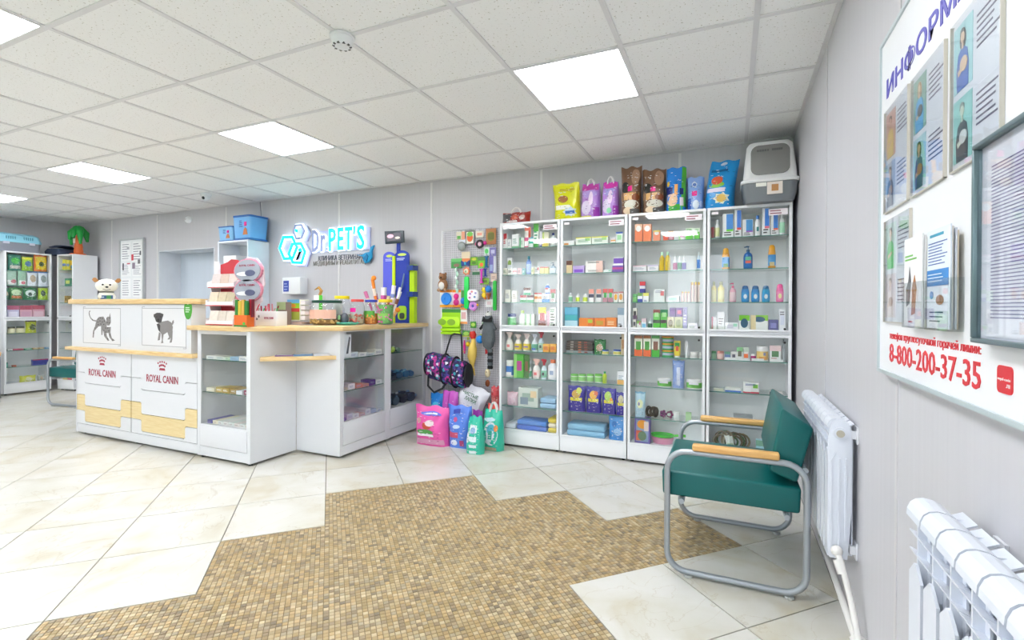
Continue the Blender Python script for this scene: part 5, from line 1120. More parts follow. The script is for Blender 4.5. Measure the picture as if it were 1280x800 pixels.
q = MB(); q.prism(ell(-w*.28, h*.6, .012, .010, 8), -.001, 0, 'y'); q.prism(ell(-w*.2, h*.45, .016, .010, 8), -.001, 0, 'y'); q.prism(ell(-w*.12, h*.62, .010, .012, 8), -.001, 0, 'y'); q.build('animal_print', M('777c86', .5), t)
for k in range(12):
    x = -w/2+.012+k*(w-.024)/12; z = h*.7; l_ = .075+.02*math.sin(k*2.1); a = .35*math.sin(k*1.7)+.25
    m = MB().prism([(x, z), (x+.012, z), (x+.012+l_*a, z+l_), (x+l_*a, z+l_)], .01+.012*(k % 5), .014+.012*(k % 5), 'y'); m.build('stick_sachet', M(['c83048', 'd8485c', 'b8a088', 'a82840', 'd88a90', '58a860'][k % 6], .35), t)
t, w, h = ctr('sachet_box', 'low crimson and grey printed box behind the sachet sticks', 'box', 346, 357, 377.5, 2.92)
carton(t, w, h, .06, '8a7a78', 'B:c83a68 T:a8c090 M:5a4a50')
t, w, h = ctr('leaflet_dispenser', 'tall carton with blue, green and red panels left of the jars', 'box', 359, 374.5, 374.5, 3.0)
MB().box(-w/2, w/2, 0, .10, h*.17, h).build('carton', M('e8ead8', .4), t)
for v0, v1, c in ((.86, 1, '6ab8e8'), (.66, .86, '9ad840'), (.52, .66, 'd84a50'), (.2, .52, 'a8b850')): MB().box(-w/2, w/2, -.001, 0, h*v0, h*v1).build('printed_panel', M(c, .4), t)
MB().prism(ell(0, h*.76, w*.22, h*.08, 10), -.002, 0, 'y').build('printed_panel', M('f0a040', .4), t); MB().box(-w/2-.02, w/2+.05, -.02, .11, 0, h*.16).build('tray', CLEAR, t); MB().box(-w/2-.01, w/2+.03, -.005, .10, .004, h*.12).build('leaflets', M('d8bcb8', .5), t)
for k in range(4): MB().box(w/2+.001, w/2+.05, .01, .08, h*(.20+k*.2), h*(.36+k*.2)).build('white_card', M('f2f0f4', .5), t)
def jar(lab, x0, x1, yt, Y, lid, fill, zf, lidh=.10, label=None, wide=1.0):
    t, w, h = ctr('storage_jar', lab, 'jar', x0, x1, yt, Y, 0, 'lidded plastic jars on the birch countertop'); r = w/2
    MB().lathe([(r*.80, 0), (r*.96, .012), (r, h*.25), (r, h*.68), (r*.90, h*.80), (r*.82, h*.85), (r*.82, h*.90)], 0, r, 0, 24).build('jar_wall', CLEAR, t, smooth=True)
    MB().lathe([(r*.86, h*(1-lidh)), (r*.88, h-.004), (r*.84, h)], 0, r, 0, 24).build('lid', M(lid, .35), t, smooth=True)
    rn = random.Random(int(x0)); 
    MB().lathe([(r*.76, .004), (r*.92, .014), (r*.94, h*zf)], 0, r, 0, 18).build('contents', M(fill[0], .6, var=.3, scale=60, bump=.5, bscale=60), t, smooth=True)
    m = MB()
    for k in range(26): a = rn.uniform(-PI, 0); m.ball((r*.93*math.cos(a), r+r*.93*math.sin(a), rn.uniform(.02, h*zf)), .010, 6)
    m.build('treats', M(fill[1], .5), t)
    if label:
        m = MB(); v = []; n = 8
        for zz in (h*label[1], h*label[2]):
            for k in range(n+1): a = -PI/2+(-.5+k/n)*label[3]; v.append((r*1.012*math.cos(a), r+r*1.012*math.sin(a), zz))
        m.add(v, [(k, k+1, n+2+k, n+1+k) for k in range(n)]).build('label', M(label[0], .4), t)
    return t, w, h
jar('largest jar with dark green lid and brown biscuits', 377.5, 409, 375, 3.0, '16463c', ('8a6a3a', 'c8a86a'), .22, .11, ('e0b8a8', .26, .62, 2.6))
tt = thing('price_sticker', 'bright pink sticker on the largest jar', 'sticker', (atY(396, 384, 3.0)[0], 2.997, KT+.118)) if 0 else None
t, w, h = ctr('pet_care_bottle', 'white and green bottle with a brown brush tuft behind the largest jar', 'bottle', 392, 403, 369, 3.28)
carton(t, w, h, .04, 'eeeef0', 'R:58c83a'); MB().tube([(.0, .02, h), (.02, .02, h+.04), (-.01, .02, h+.07), (-.06, .02, h+.05)], [.012, .014, .012, .004], 8).build('tuft', M('b88a48', .8), t, smooth=True)
jar('tall clear jar with yellow lid standing behind the turquoise bowl', 412, 428, 369.5, 3.28, 'f0dc10', ('c8ccd0', '6a6a78'), .35, .11, ('e8f0ec', .35, .72, 1.6))
t, w, h = ctr('toy_heap', 'grey plush toys and small bottle lying in the turquoise bowl', 'toys', 412, 432, 386, 3.14)
MB().ball((.03, .05, .055), .045, 12, .8, .8, 1.1).build('grey_plush', M('5c5f68', .8, bump=.6), t, smooth=True); MB().ball((-.03, .05, .03), .035, 10).build('dark_plush', M('4a4a58', .8), t, smooth=True); MB().lathe([(.012, 0), (.013, .05), (.006, .065)], -.012, .03, .02, 10).build('small_bottle', M('a8e0a0', .4), t, smooth=True)
t, w, h = ctr('bowl', 'shallow turquoise bowl in front of the jars', 'bowl', 407, 436, 397.5, 3.10)
MB().lathe([(w*.36, 0), (w*.5, .018), (w*.5, .024), (w*.46, .022), (w*.34, .006)], 0, w*.4, 0, 26, 1, .7).build('bowl', M('5ec8c0', .35), t, smooth=True)
jar('clear jar with red lid and mixed treats', 433.5, 447.5, 374, 3.26, 'e04a44', ('b8b098', 'c86a5a'), .40, .10, ('f0189a', .50, .66, 1.0))
jar('clear jar with blue lid and orange treats', 451, 465, 374.5, 3.36, '2a3cb0', ('c87a3a', 'e0a050'), .45, .10, ('58a840', .28, .55, 2.4))
jar('clear jar with yellow lid full of pink, green and blue balls', 467.5, 483.5, 374, 3.42, 'e8c41c', ('70b060', 'e070b0'), .78, .12, ('88c860', .2, .45, 2.2))
# toy wands in a clear vase
t, w, h = ctr('toy_wand_holder', 'bouquet of cat teaser wands in white sleeves behind the jars', 'toy display', 466, 486, 362, 3.62)
MB().lathe([(.07, 0), (.06, .10), (.075, .18)], 0, .03, 0, 18).build('holder', CLEAR, t, smooth=True)
for k, (x1, z1, c, cb, r) in enumerate(((-.20, .30, 'c86a9a', 'd8d0b8', .022), (-.12, .42, 'f08a20', 'e8d8c8', .02), (-.06, .22, 'f2e8ee', 'd8a8c0', .026), (.0, .34, 'f2eef2', 'c850a0', .034), (.05, .26, 'e8d8a8', 'b8783a', .02), (.10, .24, 'f0e8f0', 'c860a0', .03), (.17, .30, 'ecf0f2', '8a5a50', .02), (.12, .12, 'f0c090', 'e8a868', .022), (-.16, .36, 'f4f0f2', 'c05a98', .024), (.08, .36, 'f2eef0', '8a9ad0', .026), (-.03, .28, 'd8e4c0', 'c86a5a', .02), (.14, .34, 'f6f2f4', 'b878c8', .018))):
    x0 = x1*.3; y0 = .02+.008*k; MB().tube([(x0, y0, .02), (x1, y0, z1)], .004, 6).build('stick', M('f0f0f0', .5), t)
    m = MB().tube([(x0+(x1-x0)*.35, y0, z1*.35), (x0+(x1-x0)*.7, y0, z1*.7), (x1, y0, z1)], [r*.3, r*.7, r*.8], 8); m.build('sleeve', M(c, .4), t, smooth=True)
    MB().tube([(x0+(x1-x0)*.62, y0-.002, z1*.62), (x0+(x1-x0)*.78, y0-.002, z1*.78)], [r*.76, r*.82], 8).build('band', M(cb, .4), t, smooth=True)
    if k in (1, 7): MB().ball((x1+.015, y0, z1+.01), .026, 10, 1, .8, .9).build('feather_ball', M('f09030', .8), t, smooth=True)
# blue and lime brush display with screen
t, w, h = ctr('brush_display', 'tall blue and lime display stand with a small screen on top', 'display stand', 476, 516, 313, 3.93)
def arch(x0, x1, z0, z1, n=8): return [(x0, z0), (x1, z0)]+[((x0+x1)/2+(x1-x0)/2*math.cos(PI*i/n), z1-(x1-x0)/2*.7+(x1-x0)/2*.7*math.sin(PI*i/n)) for i in range(n+1)]
S_ = w/40.0
def dx(px): return (px-496)*S_
MB().prism(arch(dx(474), dx(488.5), 0, h), .06, .075, 'y').build('left_board', M('5a63e0', .4), t); MB().prism(arch(dx(491), dx(509), 0, h+.003), .03, .045, 'y').build('right_board', M('1c3aa8', .4), t)
MB().box(dx(489), dx(492.5), .02, .07, 0, h*.93).build('lime_edge', M('c4e000', .4), t); MB().box(dx(510), dx(515.5), .03, .08, 0, h*.80).build('lime_edge', M('b0d808', .4), t)
for a, b, z in ((478, 486, h-.045), (495, 506, h-.04)): MB().prism(ell(dx((a+b)/2), z, (b-a)/2*S_, .014, 12), .028 if a > 490 else .058, .06, 'y').build('grip_hole_print', M('cfe86a', .4), t)
for a, b, y in ((477, 486, .059), (494, 507, .029)): lines('printed_text', dx(a), dx(b), h-.10, h-.07, 2, y, M('c8d4ff', .4), t)
MB().prism(rrect(dx(496), dx(506.5), .03, .17, .03, 4), .022, .030, 'y').build('lime_pack', M('a8d830', .4), t); MB().prism(rrect(dx(498.5), dx(504.5), .04, .10, .02, 4), .018, .023, 'y').build('brush', M('2a3a34', .4), t)
MB().tube([(dx(498), .01, h*.42), (dx(503), .0, h*.50), (dx(505.5), .0, h*.68)], [.012, .010, .006], 8).build('grooming_brush', M('6a86a8', .4), t, smooth=True)
for z in (h*.72, h*.36): MB().box(dx(508.5), dx(516), .0, .09, z, z+.05).build('blue_clip', M('123a8a', .4), t)
MB().box(dx(492), dx(495.5), .05, .07, h-.02, h+.10).build('screen_post', M('1c3aa8', .4), t)
o = MB().prism([(dx(479), h+.075), (dx(502), h+.080), (dx(501.5), h+.20), (dx(478), h+.205)], .03, .055, 'y').build('screen_housing', M('3a444c', .35), t, bevel=.003)
sc = MB().prism([(dx(482), h+.10), (dx(499.5), h+.105), (dx(499), h+.18), (dx(481), h+.182)], .026, .031, 'y').build('screen', M('4a4650', .2, emis=.5), o); MB().prism(ell(dx(486), h+.15, .04, .020, 12), .0245, .026, 'y').build('screen_picture', M('d8a8b8', .3, emis=.6), sc); MB().prism(ell(dx(495), h+.13, .03, .012, 12), .0245, .026, 'y').build('screen_picture', M('c8c0b0', .3, emis=.5), sc)

# ---------------- on the back wall ----------------
t = thing('tall_cabinet', 'tall white open cabinet behind the counter with blue containers on its top', 'cabinet', (-5.60, 3.85, 0))
b = MB(); b.box(0, .018, 0, .278, 0, 1.985); b.box(.502, .52, 0, .278, 0, 1.985); b.box(.018, .502, 0, .278, 1.965, 1.985); b.box(.018, .502, .02, .278, 0, .02); b.build('carcass', M('e3e9f2', .35), t)
MB().box(.018, .502, .268, .278, .02, 1.965).build('back_panel', M('dfe3e8', .4), t)
for z in (1.50, 1.0): MB().box(.018, .502, .01, .268, z-.018, z).build('shelf', M('e3e9f2', .35), t)
t = thing('white_carton', 'white box inside the top of the tall cabinet behind the counter', 'box', (-5.46, 3.90, 1.5005)); carton(t, .22, .32, .16, 'f0f1f3', 'x:cdd')
for lb, x0, x1, y0, Y, z, c in (('smaller light blue plastic container on the tall white cabinet', 272, 290, 283, 3.87, 1.986, '8cc4ee'), ('larger blue plastic container wrapped in clear film on the tall cabinet', 290.5, 313, 269, 3.85, 1.986, '6fb2ec')):
    t, w, h = place('storage_container', lb, 'container', x0, x1, y0, Y, z, 'blue containers on the tall cabinet'); w2 = w/2
    loft([rr3(w2*.90, .01, .23, .03, 0), rr3(w2*.97, .0, .24, .035, h*.5), rr3(w2, -.004, .245, .035, h*.93)], 'tub', M(c, .3, bump=.2), t)
    loft([rr3(w2*1.02, -.008, .25, .035, h*.92), rr3(w2*1.02, -.008, .25, .035, h)], 'rim', M('2a6ab8', .35), t); loft([rr3(w2*.95, -.003, .245, .03, -.0), rr3(w2*.95, -.003, .245, .03, h*.07)], 'base_band', M('2a6ab8', .35), t)
    MB().box(w2*.35, w2*.60, -.006, .0, h*.55, h*.72).build('price_label', M('f0189a', .4), t); MB().prism([(w2*.2, h*.2), (w2*.7, h*.2), (w2*.6, h*.42), (w2*.45, h*.5), (w2*.3, h*.4)], -.005, .0, 'y').build('cat_print', M('c87a4a', .5), t)
    lines('printed_text', -w2*.2, w2*.2, h*.5, h*.8, 4, -.004, M('2f5fb0', .5), t)
# notice board
(bx0, bz1), (bx1, bz0) = atY(153, 301.5, WY), atY(181, 373, WY); bw = bx1-bx0; bz0 = 1.30
t = thing('notice_board', 'framed white notice board with printed sheets on the back wall behind counter', 'notice board', ((bx0+bx1)/2, WY-.022, bz0)); bh = bz1-bz0
MB().box(-bw/2, bw/2, 0, .02, 0, bh).build('board', M('eef0f2', .4), t)
f = MB(); e = .022; f.box(-bw/2-e, bw/2+e, -.012, .02, bh, bh+e); f.box(-bw/2-e, bw/2+e, -.012, .02, -e, 0); f.box(-bw/2-e, -bw/2, -.012, .02, 0, bh); f.box(bw/2, bw/2+e, -.012, .02, 0, bh); f.build('frame', M('c5c7cb', .35, .3), t)
rn = random.Random(4)
for (u0, u1, v0, v1) in ((.04, .46, .66, .97), (.54, .96, .64, .97), (.04, .46, .40, .62), (.54, .96, .40, .60), (.05, .45, .05, .36), (.55, .95, .05, .36)):
    o = MB().box((u0-.5)*bw, (u1-.5)*bw, -.003, 0, v0*bh, v1*bh).build('sheet', M('f8f8fa', .5), t)
    lines('printed_text', (u0-.46)*bw, (u1-.54)*bw, (v0+.02)*bh, (v1-.02)*bh, 7, -.003, M('9a9aa8', .6), o, fill=.3)
for u, v, a, b_, c in ((.50, .66, .09, .10, 'd04050'), (.54, .52, .12, .10, '8a7a90'), (.10, .50, .06, .12, '4a4a55'), (.86, .74, .06, .07, '5a5a60'), (.78, .60, .10, .07, '6a6a70'), (.30, .86, .10, .03, 'b0b0b8'), (.30, .60, .14, .02, 'c05060')):
    MB().box((u-.5)*bw, (u-.5+a)*bw, -.0045, -.003, v*bh, (v+b_)*bh).build('printed_block', M(c, .5), t)
# detector, cable, dispenser
t = thing('wall_detector', 'small round white motion detector on the wall above the niche', 'detector', (-6.57, WY, 2.357)); q = MB(); q.lathe([(.045, 0), (.045, .02), (.035, .04), (.015, .05)], 0, 0, 0, 18); q.v = [(x, -z, y) for x, y, z in q.v]; q.f = [a[::-1] for a in q.f]; q.build('housing', WHITE, t, smooth=True); q = MB(); q.ball((0, -.05, 0), .012, 8); q.build('lens', M('d0d0d4', .3), t, smooth=True)
q = MB().tube([(-5.23, WY-.005, 2.48), (-5.21, WY-.006, 2.3), (-5.205, WY-.006, 2.0), (-5.20, WY-.006, 1.0)], .006, 6).build('cable', M('9a9ca4', .5)); setp(q, 'thin grey cable running down the wall beside the tall cabinet', 'cable')
(dx0, dz1), (dx1, dz0) = atY(353.5, 347, 4.03), atY(376, 367.5, 4.03)
t = thing('wall_dispenser', 'white wall-mounted dispenser box with a dark blue label', 'dispenser', ((dx0+dx1)/2, 4.02, dz0)); dw, dh = dx1-dx0, dz1-dz0
MB().box(-dw/2, dw/2, 0, .11, 0, dh).build('housing', WHITE, t, bevel=.008); MB().box(-dw*.42, -dw*.12, -.002, .0, dh*.15, dh*.8).build('label', M('3a4fb0', .5), t); lines('printed_text', -dw*.38, -dw*.16, dh*.2, dh*.7, 3, -.002, M('9aa8e0', .5), t)
# illuminated sign: three hexagon rings, lettering
NEON = M('00dcdc', .4, emis=2.6, var=.02); RIM = M('e4f4ff', .4, emis=1.8, var=.0); PLATE = M('b9bee2', .4); GREYL = M('8f9cc8', .4, emis=.15)
sx, sz = atY(405, 305, WY); t = thing('illuminated_sign', 'illuminated turquoise wall sign with linked hexagons and big letters', 'sign', (sx, WY, sz))
def S2(px, py): x, z = atY(px, py, WY-.04); return (x-sx, z-sz)
def poly(l): return [S2(340+a/9.846, 270+b_/9.846) for a, b_ in l]
def ring(out, inn, y0, y1, name, mat, parent):
    m = MB(); n = len(out); v = [(x, y0, z) for x, z in out]+[(x, y0, z) for x, z in inn]+[(x, y1, z) for x, z in out]+[(x, y1, z) for x, z in inn]; f = []
    for i in range(n):
        j = (i+1) % n; f += [(i, j, n+j, n+i), (2*n+i, 3*n+i, 3*n+j, 2*n+j), (i, 2*n+i, 2*n+j, j), (n+i, n+j, 3*n+j, 3*n+i)]
    return m.add(v, f).build(name, mat, parent)
def scale(pl, k): cx = sum(p[0] for p in pl)/len(pl); cz = sum(p[1] for p in pl)/len(pl); return [(cx+(x-cx)*k, cz+(z-cz)*k) for x, z in pl]
H1 = [(140, 245), (262, 240), (330, 380), (268, 540), (150, 545), (88, 400)]; H2 = [(255, 330), (375, 322), (432, 440), (385, 595), (262, 590), (205, 470)]; H3 = [(300, 108), (385, 102), (425, 188), (385, 285), (310, 295), (275, 200)]
for k, (hh2, th, mt) in enumerate(((H1, .76, NEON), (H2, .74, NEON), (H3, .74, GREYL))):
    po = poly(hh2); y = -.045-.006*k
    MB().prism([(x+.03, z-.02) for x, z in scale(po, 1.04)], -.022, -.001, 'y').build('back_plate', PLATE, t)
    ring(scale(po, 1.07), scale(po, th-.09), y+.002, y+.02, 'white_rim', RIM, t); ring(po, scale(po, th), y-.006, y+.002, 'hexagon_ring', mt, t)
for px_, py_ in ((325, 185), (365, 420)): q = MB(); c_ = S2(340+px_/9.846, 270+py_/9.846); q.prism(ell(c_[0], c_[1], .016, .020, 10), -.075, -.06, 'y'); q.build('neon_dot', NEON, t)
def sletter(s, l, r_, top, bot, mt, nm):
    (x0, z1), (x1, z0) = S2(340+l/9.846, 270+top/9.846), S2(340+r_/9.846, 270+bot/9.846)
    text('letter_edge', s, x0-.006, x1+.006, z0-.008, z1+.008, -.028, RIM, t, depth=.012, bold=.05); text('letter', s, x0, x1, z0, z1, -.042, mt, t, depth=.006, bold=.02)
MB().box(*[S2(340+a/9.846, 400)[0] for a in (500, 1185)], -.016, -.001, S2(400, 270+440/9.846)[1], S2(400, 270+180/9.846)[1]).build('back_plate', PLATE, t)
for a in (('D', 500, 580, 175, 440, GREYL, 0), ('r', 605, 662, 232, 438, GREYL, 0), ('.', 672, 694, 392, 420, GREYL, 0), ('P', 706, 790, 155, 430, NEON, 0), ('E', 815, 882, 145, 418, NEON, 0), ('T', 900, 992, 138, 412, NEON, 0), ("'", 1006, 1028, 125, 225, NEON, 0), ('S', 1050, 1142, 115, 408, NEON, 0)): sletter(*a)
for s, l, r_, top, bot, c in (('КЛИНИКА ВЕТЕРИНАРНОЙ', 540, 1185, 470, 518, '5a6070'), ('МЕДИЦИНЫ И РЕАБИЛИТАЦИИ', 480, 1190, 556, 592, '8f8d86')):
    (x0, z1), (x1, z0) = S2(340+l/9.846, 270+top/9.846), S2(340+r_/9.846, 270+bot/9.846); text('lettering', s, x0, x1, z0, z1, -.002, M(c, .4), t, depth=.004, bold=-.005)
t = thing('bird_decoration', 'blue bird decoration stuck over the end of the sign lettering', 'bird figure', (*atY(457, 321, 4.09)[:1], 4.09, atY(457, 321, 4.09)[1]))
MB().prism([(-.13, .03), (-.05, .02), (.01, .045), (.06, .05), (.07, .10), (.12, .12), (.09, .06), (.085, -.02), (.05, -.06), (.0, -.07), (-.03, -.03), (-.03, .0)], -.012, .012, 'y').build('body', M('1a9ad0', .4), t, bevel=.004)
MB().prism([(-.02, -.02), (.03, .03), (.05, .0), (.03, -.05)], -.020, -.012, 'y').build('wing', M('0f7ab0', .4), t)

# ---------------- pegboard of toys ----------------
PX0, PX1, PZ0, PZ1 = -2.627, -1.885, .30, 1.968
t = thing('toy_grid_panel', 'white wire grid panel on the wall left of the first glass cabinet', 'grid panel', (PX0, WY, 0)); PW_ = PX1-PX0
f = MB(); f.tube([(0, -.03, PZ0), (0, -.03, PZ1), (PW_, -.03, PZ1), (PW_, -.03, PZ0), (0, -.03, PZ0)], .012, 8); f.build('frame', M('f2f2f4', .4), t)
m = MB(); z = PZ0+.02
while z < PZ1: m.box(0, PW_, -.033, -.029, z-.0022, z+.0022); z += .0215
x = .02
while x < PW_: m.box(x-.0022, x+.0022, -.029, -.025, PZ0, PZ1); x += .0215
m.build('wires', M('eceaf0', .4), t, kind='stuff')
PY = WY-.045
def toy(lab, x0, x1, y0, y1, nm='pet_toy', dy=0., grp='pet toys hanging on the wire grid'):
    X0, Z1 = atY(x0, y0, PY-dy); X1, Z0 = atY(x1, y1, PY-dy); t = thing(nm, lab+', hanging on the wire grid', 'toy', ((X0+X1)/2, PY-dy, Z0), 0, grp); return t, X1-X0, Z1-Z0
def hook(t, w, h): MB().tube([(0, .045, h+.01), (0, -.01, h+.01), (0, -.02, h+.02)], .0025, 6).build('hook', M('e0e0e4', .4), t)
def card(t, w, h, c, z0=0., z1=1., spec='', nm='card'):
    o = MB().box(-w/2, w/2, 0, .003, z0*h, z1*h).build(nm, M(c, .4), t); 
    if spec: marks(t, spec, w, (z1-z0)*h, 0, z0*h)
def ball(t, x, z, r, c, y=-.02, sy=.8, nm='ball', sx=1, sz=1): MB().ball((x, y, z), r, 16, sx, sy, sz).build(nm, M(c, .4), t, smooth=True)
for i, (lb, x0, x1, y0, y1, c, sp) in enumerate((
    ('beige card with a small green toy near top', 570.5, 581, 290, 299.5, 'ded8c0', 'R:e8a080 G:58a848'), ('white rounded card showing an orange carrot', 582, 592.8, 288.5, 305.5, '6a6a60', 'W:f4f2e6 O:e8641c o:7ac850'),
    ('pale card with salmon print near top right', 594.5, 604.5, 289, 296.5, 'ece4d4', 'C:f0a890'), ('tall brown card with olive figure at top right corner', 607.5, 620, 286, 305, 'b8763a', 'O:8a8a2a C:6a6a20'),
    ('clear card with a green clip below the ring toy', 605, 611.6, 309, 319, 'd8ece0', 'O:50c860'), ('violet card at the right edge, upper one', 612, 620, 309.5, 320, '7a74b8', 'C:c8c8e8'), ('violet card with a white dog shape at the right edge', 611.6, 620, 320.5, 341, '7a70c0', 'R:d8dce8 G:a8b8e0'),
    ('green card with brown chew', 564, 577.4, 323.5, 335, '3f9a4a', 'T:6ac070 D:8a6a58'), ('green and yellow flower card', 588, 597, 321.5, 331.5, '6ab020', 'o:d8d840 D:4a7a20'), ('green card with an orange star', 597.6, 606, 321, 335, '78cc28', 'D:f0703a T:5a8a4a'),
    ('dark green card with a white tag', 590.5, 599.4, 339.4, 343.5, '2f6a44', 't:e8f0e0'), ('small olive card beside magenta bone', 600, 611, 348, 355.5, '7ab030', 'C:4a6a2a'), ('pink card at right edge', 613.6, 621, 342, 352, 'e0c8b8', 'x:a88'),
    ('orange edged card holding a blue disc', 550, 565, 362.5, 384, 'e9edf0', 't:f08a20 b:e8a020'), ('orange edged card holding a magenta figure-eight', 565.4, 576, 362.5, 384, 'f0d8e0', 't:f08a20 b:e89020'), ('green card behind a blue ball', 576.4, 584, 363, 382, '5aa04a', 'b:f08a30'),
    ('white square card with pink print', 607, 616, 374, 384, 'f2f2f2', 'C:e8d0d4'), ('white card with orange edges', 575.2, 584, 384.5, 405, 'f0ece8', 't:f09a50 b:f0a060 C:e0b0b0'), ('small green card above raccoon, left', 588, 595, 402, 410, '40902f', 'O:b8d860'),
    ('small green card above raccoon, right', 603, 607, 403, 411.5, '4aa83a', 'O:d8e860'), ('green card above the yellow toy', 578, 587.5, 413, 421, '3f8a4a', 'b:d8c840 O:a8d060'))):
    t, w, h = toy(lb, x0, x1, y0, y1, 'toy_card', .002*(i % 3)); card(t, w, h, c, spec=sp); hook(t, w, h)
    if 'disc' in lb: MB().lathe([(w*.10, 0), (w*.42, .004), (w*.42, .014), (w*.1, .02)], 0, 0, 0, 18); q = MB(); q.lathe([(w*.42, 0), (w*.44, .008), (w*.40, .016), (w*.12, .016), (w*.1, .010)], 0, 0, 0, 20); q.v = [(x+.01, -.004-z_, y_+h*.48) for x, y_, z_ in q.v]; q.f = [a[::-1] for a in q.f]; q.build('disc', M('2a8ae8', .4), t, smooth=True)
    if 'figure-eight' in lb: ball(t, 0, h*.62, w*.30, 'e0208a', -.008, .5, 'ring'); ball(t, 0, h*.28, w*.33, 'c8187a', -.008, .5, 'ring')
    if 'blue ball' in lb: ball(t, .006, h*.30, w*.50, '1f78d8', -.02)
t, w, h = toy('grey and pink round ring toy', 594.6, 608.5, 296.5, 309.5); card(t, w, h*.6, '8a7a98', .5, 1); MB().tube([(math.cos(a*PI/8)*w*.26-.01, -.01, h*.34+math.sin(a*PI/8)*w*.26) for a in range(16)], .012, 8, closed=True).build('ring', M('3a3038', .5), t, smooth=True); ball(t, -.01, h*.34, w*.2, 'f0c8d8', -.008, .5, 'centre'); ball(t, w*.36, h*.42, w*.16, 'e8309a', -.008, .5, 'side_ball'); ball(t, -w*.42, h*.36, w*.12, 'e85a98', -.008, .5, 'side_ball')
t, w, h = toy('clear grey plastic dome toy', 572.6, 584, 299, 314.5); MB().lathe([(w*.5, 0), (w*.48, .02), (w*.34, .05), (w*.1, .065)], 0, 0, 0, 18); q = MB(); q.ball((0, -.02, h*.42), w*.42, 16, 1, .6, 1); q.build('dome', M('a8b0ae', .2), t, smooth=True); card(t, w*.8, h, 'dfe6f0', .72, 1)
t, w, h = toy('card with navy and blue butterfly', 577, 587.4, 315, 334); card(t, w, h, 'e8d8b8', .35, 1, 'B:f08a50'); 
for s_ in (-1, 1): MB().prism([(0, h*.15), (s_*w*.45, h*.05), (s_*w*.52, h*.45), (s_*w*.1, h*.30)][::s_], -.012, -.004, 'y').build('wing', M('1c3f8a', .4), t)
ball(t, 0, h*.25, w*.10, '38b0d0', -.012, 1, 'body', 1, 2)
for lb, x0, x1, y0, y1, c in (('deep teal flat bone toy', 606, 611, 320, 335, '0a6a9a'), ('navy bone toy beside the magenta bone', 604.8, 609.6, 335.5, 346, '1a2f98'), ('magenta dotted bone toy', 600, 604.6, 336, 354.5, 'e040c0')):
    t, w, h = toy(lb, x0, x1, y0, y1, 'bone_toy', .01); MB().prism([(-w*.22, h*.15), (-w*.5, h*.10), (-w*.45, 0), (0, h*.05), (w*.45, 0), (w*.5, h*.10), (w*.22, h*.15), (w*.22, h*.85), (w*.5, h*.9), (w*.45, h), (0, h*.95), (-w*.45, h), (-w*.5, h*.9), (-w*.22, h*.85)], -.016, 0, 'y').build('bone', M(c, .4), t, bevel=.004); hook(t, w, h)
t, w, h = toy('orange and white paw-shaped flower toy', 579, 588.2, 333.5, 344.5, dy=.012)
for k in range(7): ball(t, w*.34*math.cos(k*.9), h*.5+w*.34*math.sin(k*.9), w*.17, 'f09068', -.008, .6, 'petal')
ball(t, 0, h*.5, w*.30, 'f4efd8', -.012, .5, 'centre'); ball(t, 0, h*.45, w*.12, 'a8c8a0', -.028, .5, 'pad')
t, w, h = toy('long mint and white knotted rope toy', 567.6, 575, 334, 366, 'rope_toy')
for k in range(6): ball(t, .008*(-1)**k, h*(.08+.16*k), w*.22, ['bfe8d4', 'e8f4ee'][k % 2], -.01, .8, 'knot', 1, 1.5)
MB().tube([(0, -.01, 0), (0, -.01, h)], .006, 6).build('rope', M('a8e0c8', .7), t)
for lb, x0, x1, y0, y1, c in (('long bright green stick toy, left one', 582, 587.2, 346, 386, '18d858'), ('long green stick toy at the right edge', 617.8, 621.6, 351, 388, '18b838')):
    t, w, h = toy(lb, x0, x1, y0, y1, 'stick_toy', .02); MB().prism(rrect(-w/2, w/2, 0, h, w*.4, 4), -.03, -.008, 'y').build('stick', M(c, .4), t, bevel=.003); hook(t, w, h)
t, w, h = toy('brown plush bear toy with a white belly', 549.6, 562, 342, 364, 'plush_toy', .01); F = M('9a6f4e', .9, bump=.5, bscale=60)
MB().ball((0, -.03, h*.34), w*.46, 14, 1, .7, 1.15).build('body', F, t, smooth=True); MB().ball((0, -.035, h*.78), w*.36, 14, 1, .8, .9).build('head', F, t, smooth=True); ball(t, 0, h*.30, w*.30, 'e4e0da', -.052, .6, 'belly', 1, 1.2)
for s_ in (-1, 1): ball(t, s_*w*.26, h*.96, w*.12, '8a5f40', -.03, .6, 'ear'); ball(t, s_*w*.11, h*.82, w*.035, '1a1a1a', -.062, .6, 'eye'); ball(t, s_*w*.32, h*.06, w*.15, 'b08a68', -.05, .9, 'paw')
ball(t, 0, h*.75, w*.07, '2a1a14', -.068, .8, 'nose')
t, w, h = toy('white dice-patterned cushion toy', 586.6, 600.2, 362, 376.5, 'plush_toy', .012); MB().prism(rrect(-w/2, w/2, 0, h, w*.3, 5), -.045, -.005, 'y').build('cushion', M('f0eef2', .6), t, bevel=.010)
for u, v_, c in ((-.25, .3, 'c868b0'), (.2, .35, '5a8ab8'), (-.05, .8, 'e08a90'), (-.2, .62, 'b080c8'), (.28, .68, 'a8a0d0')): MB().prism(ell(u*w, v_*h, .012, .010, 8), -.047, -.045, 'y').build('printed_patch', M(c, .5), t)
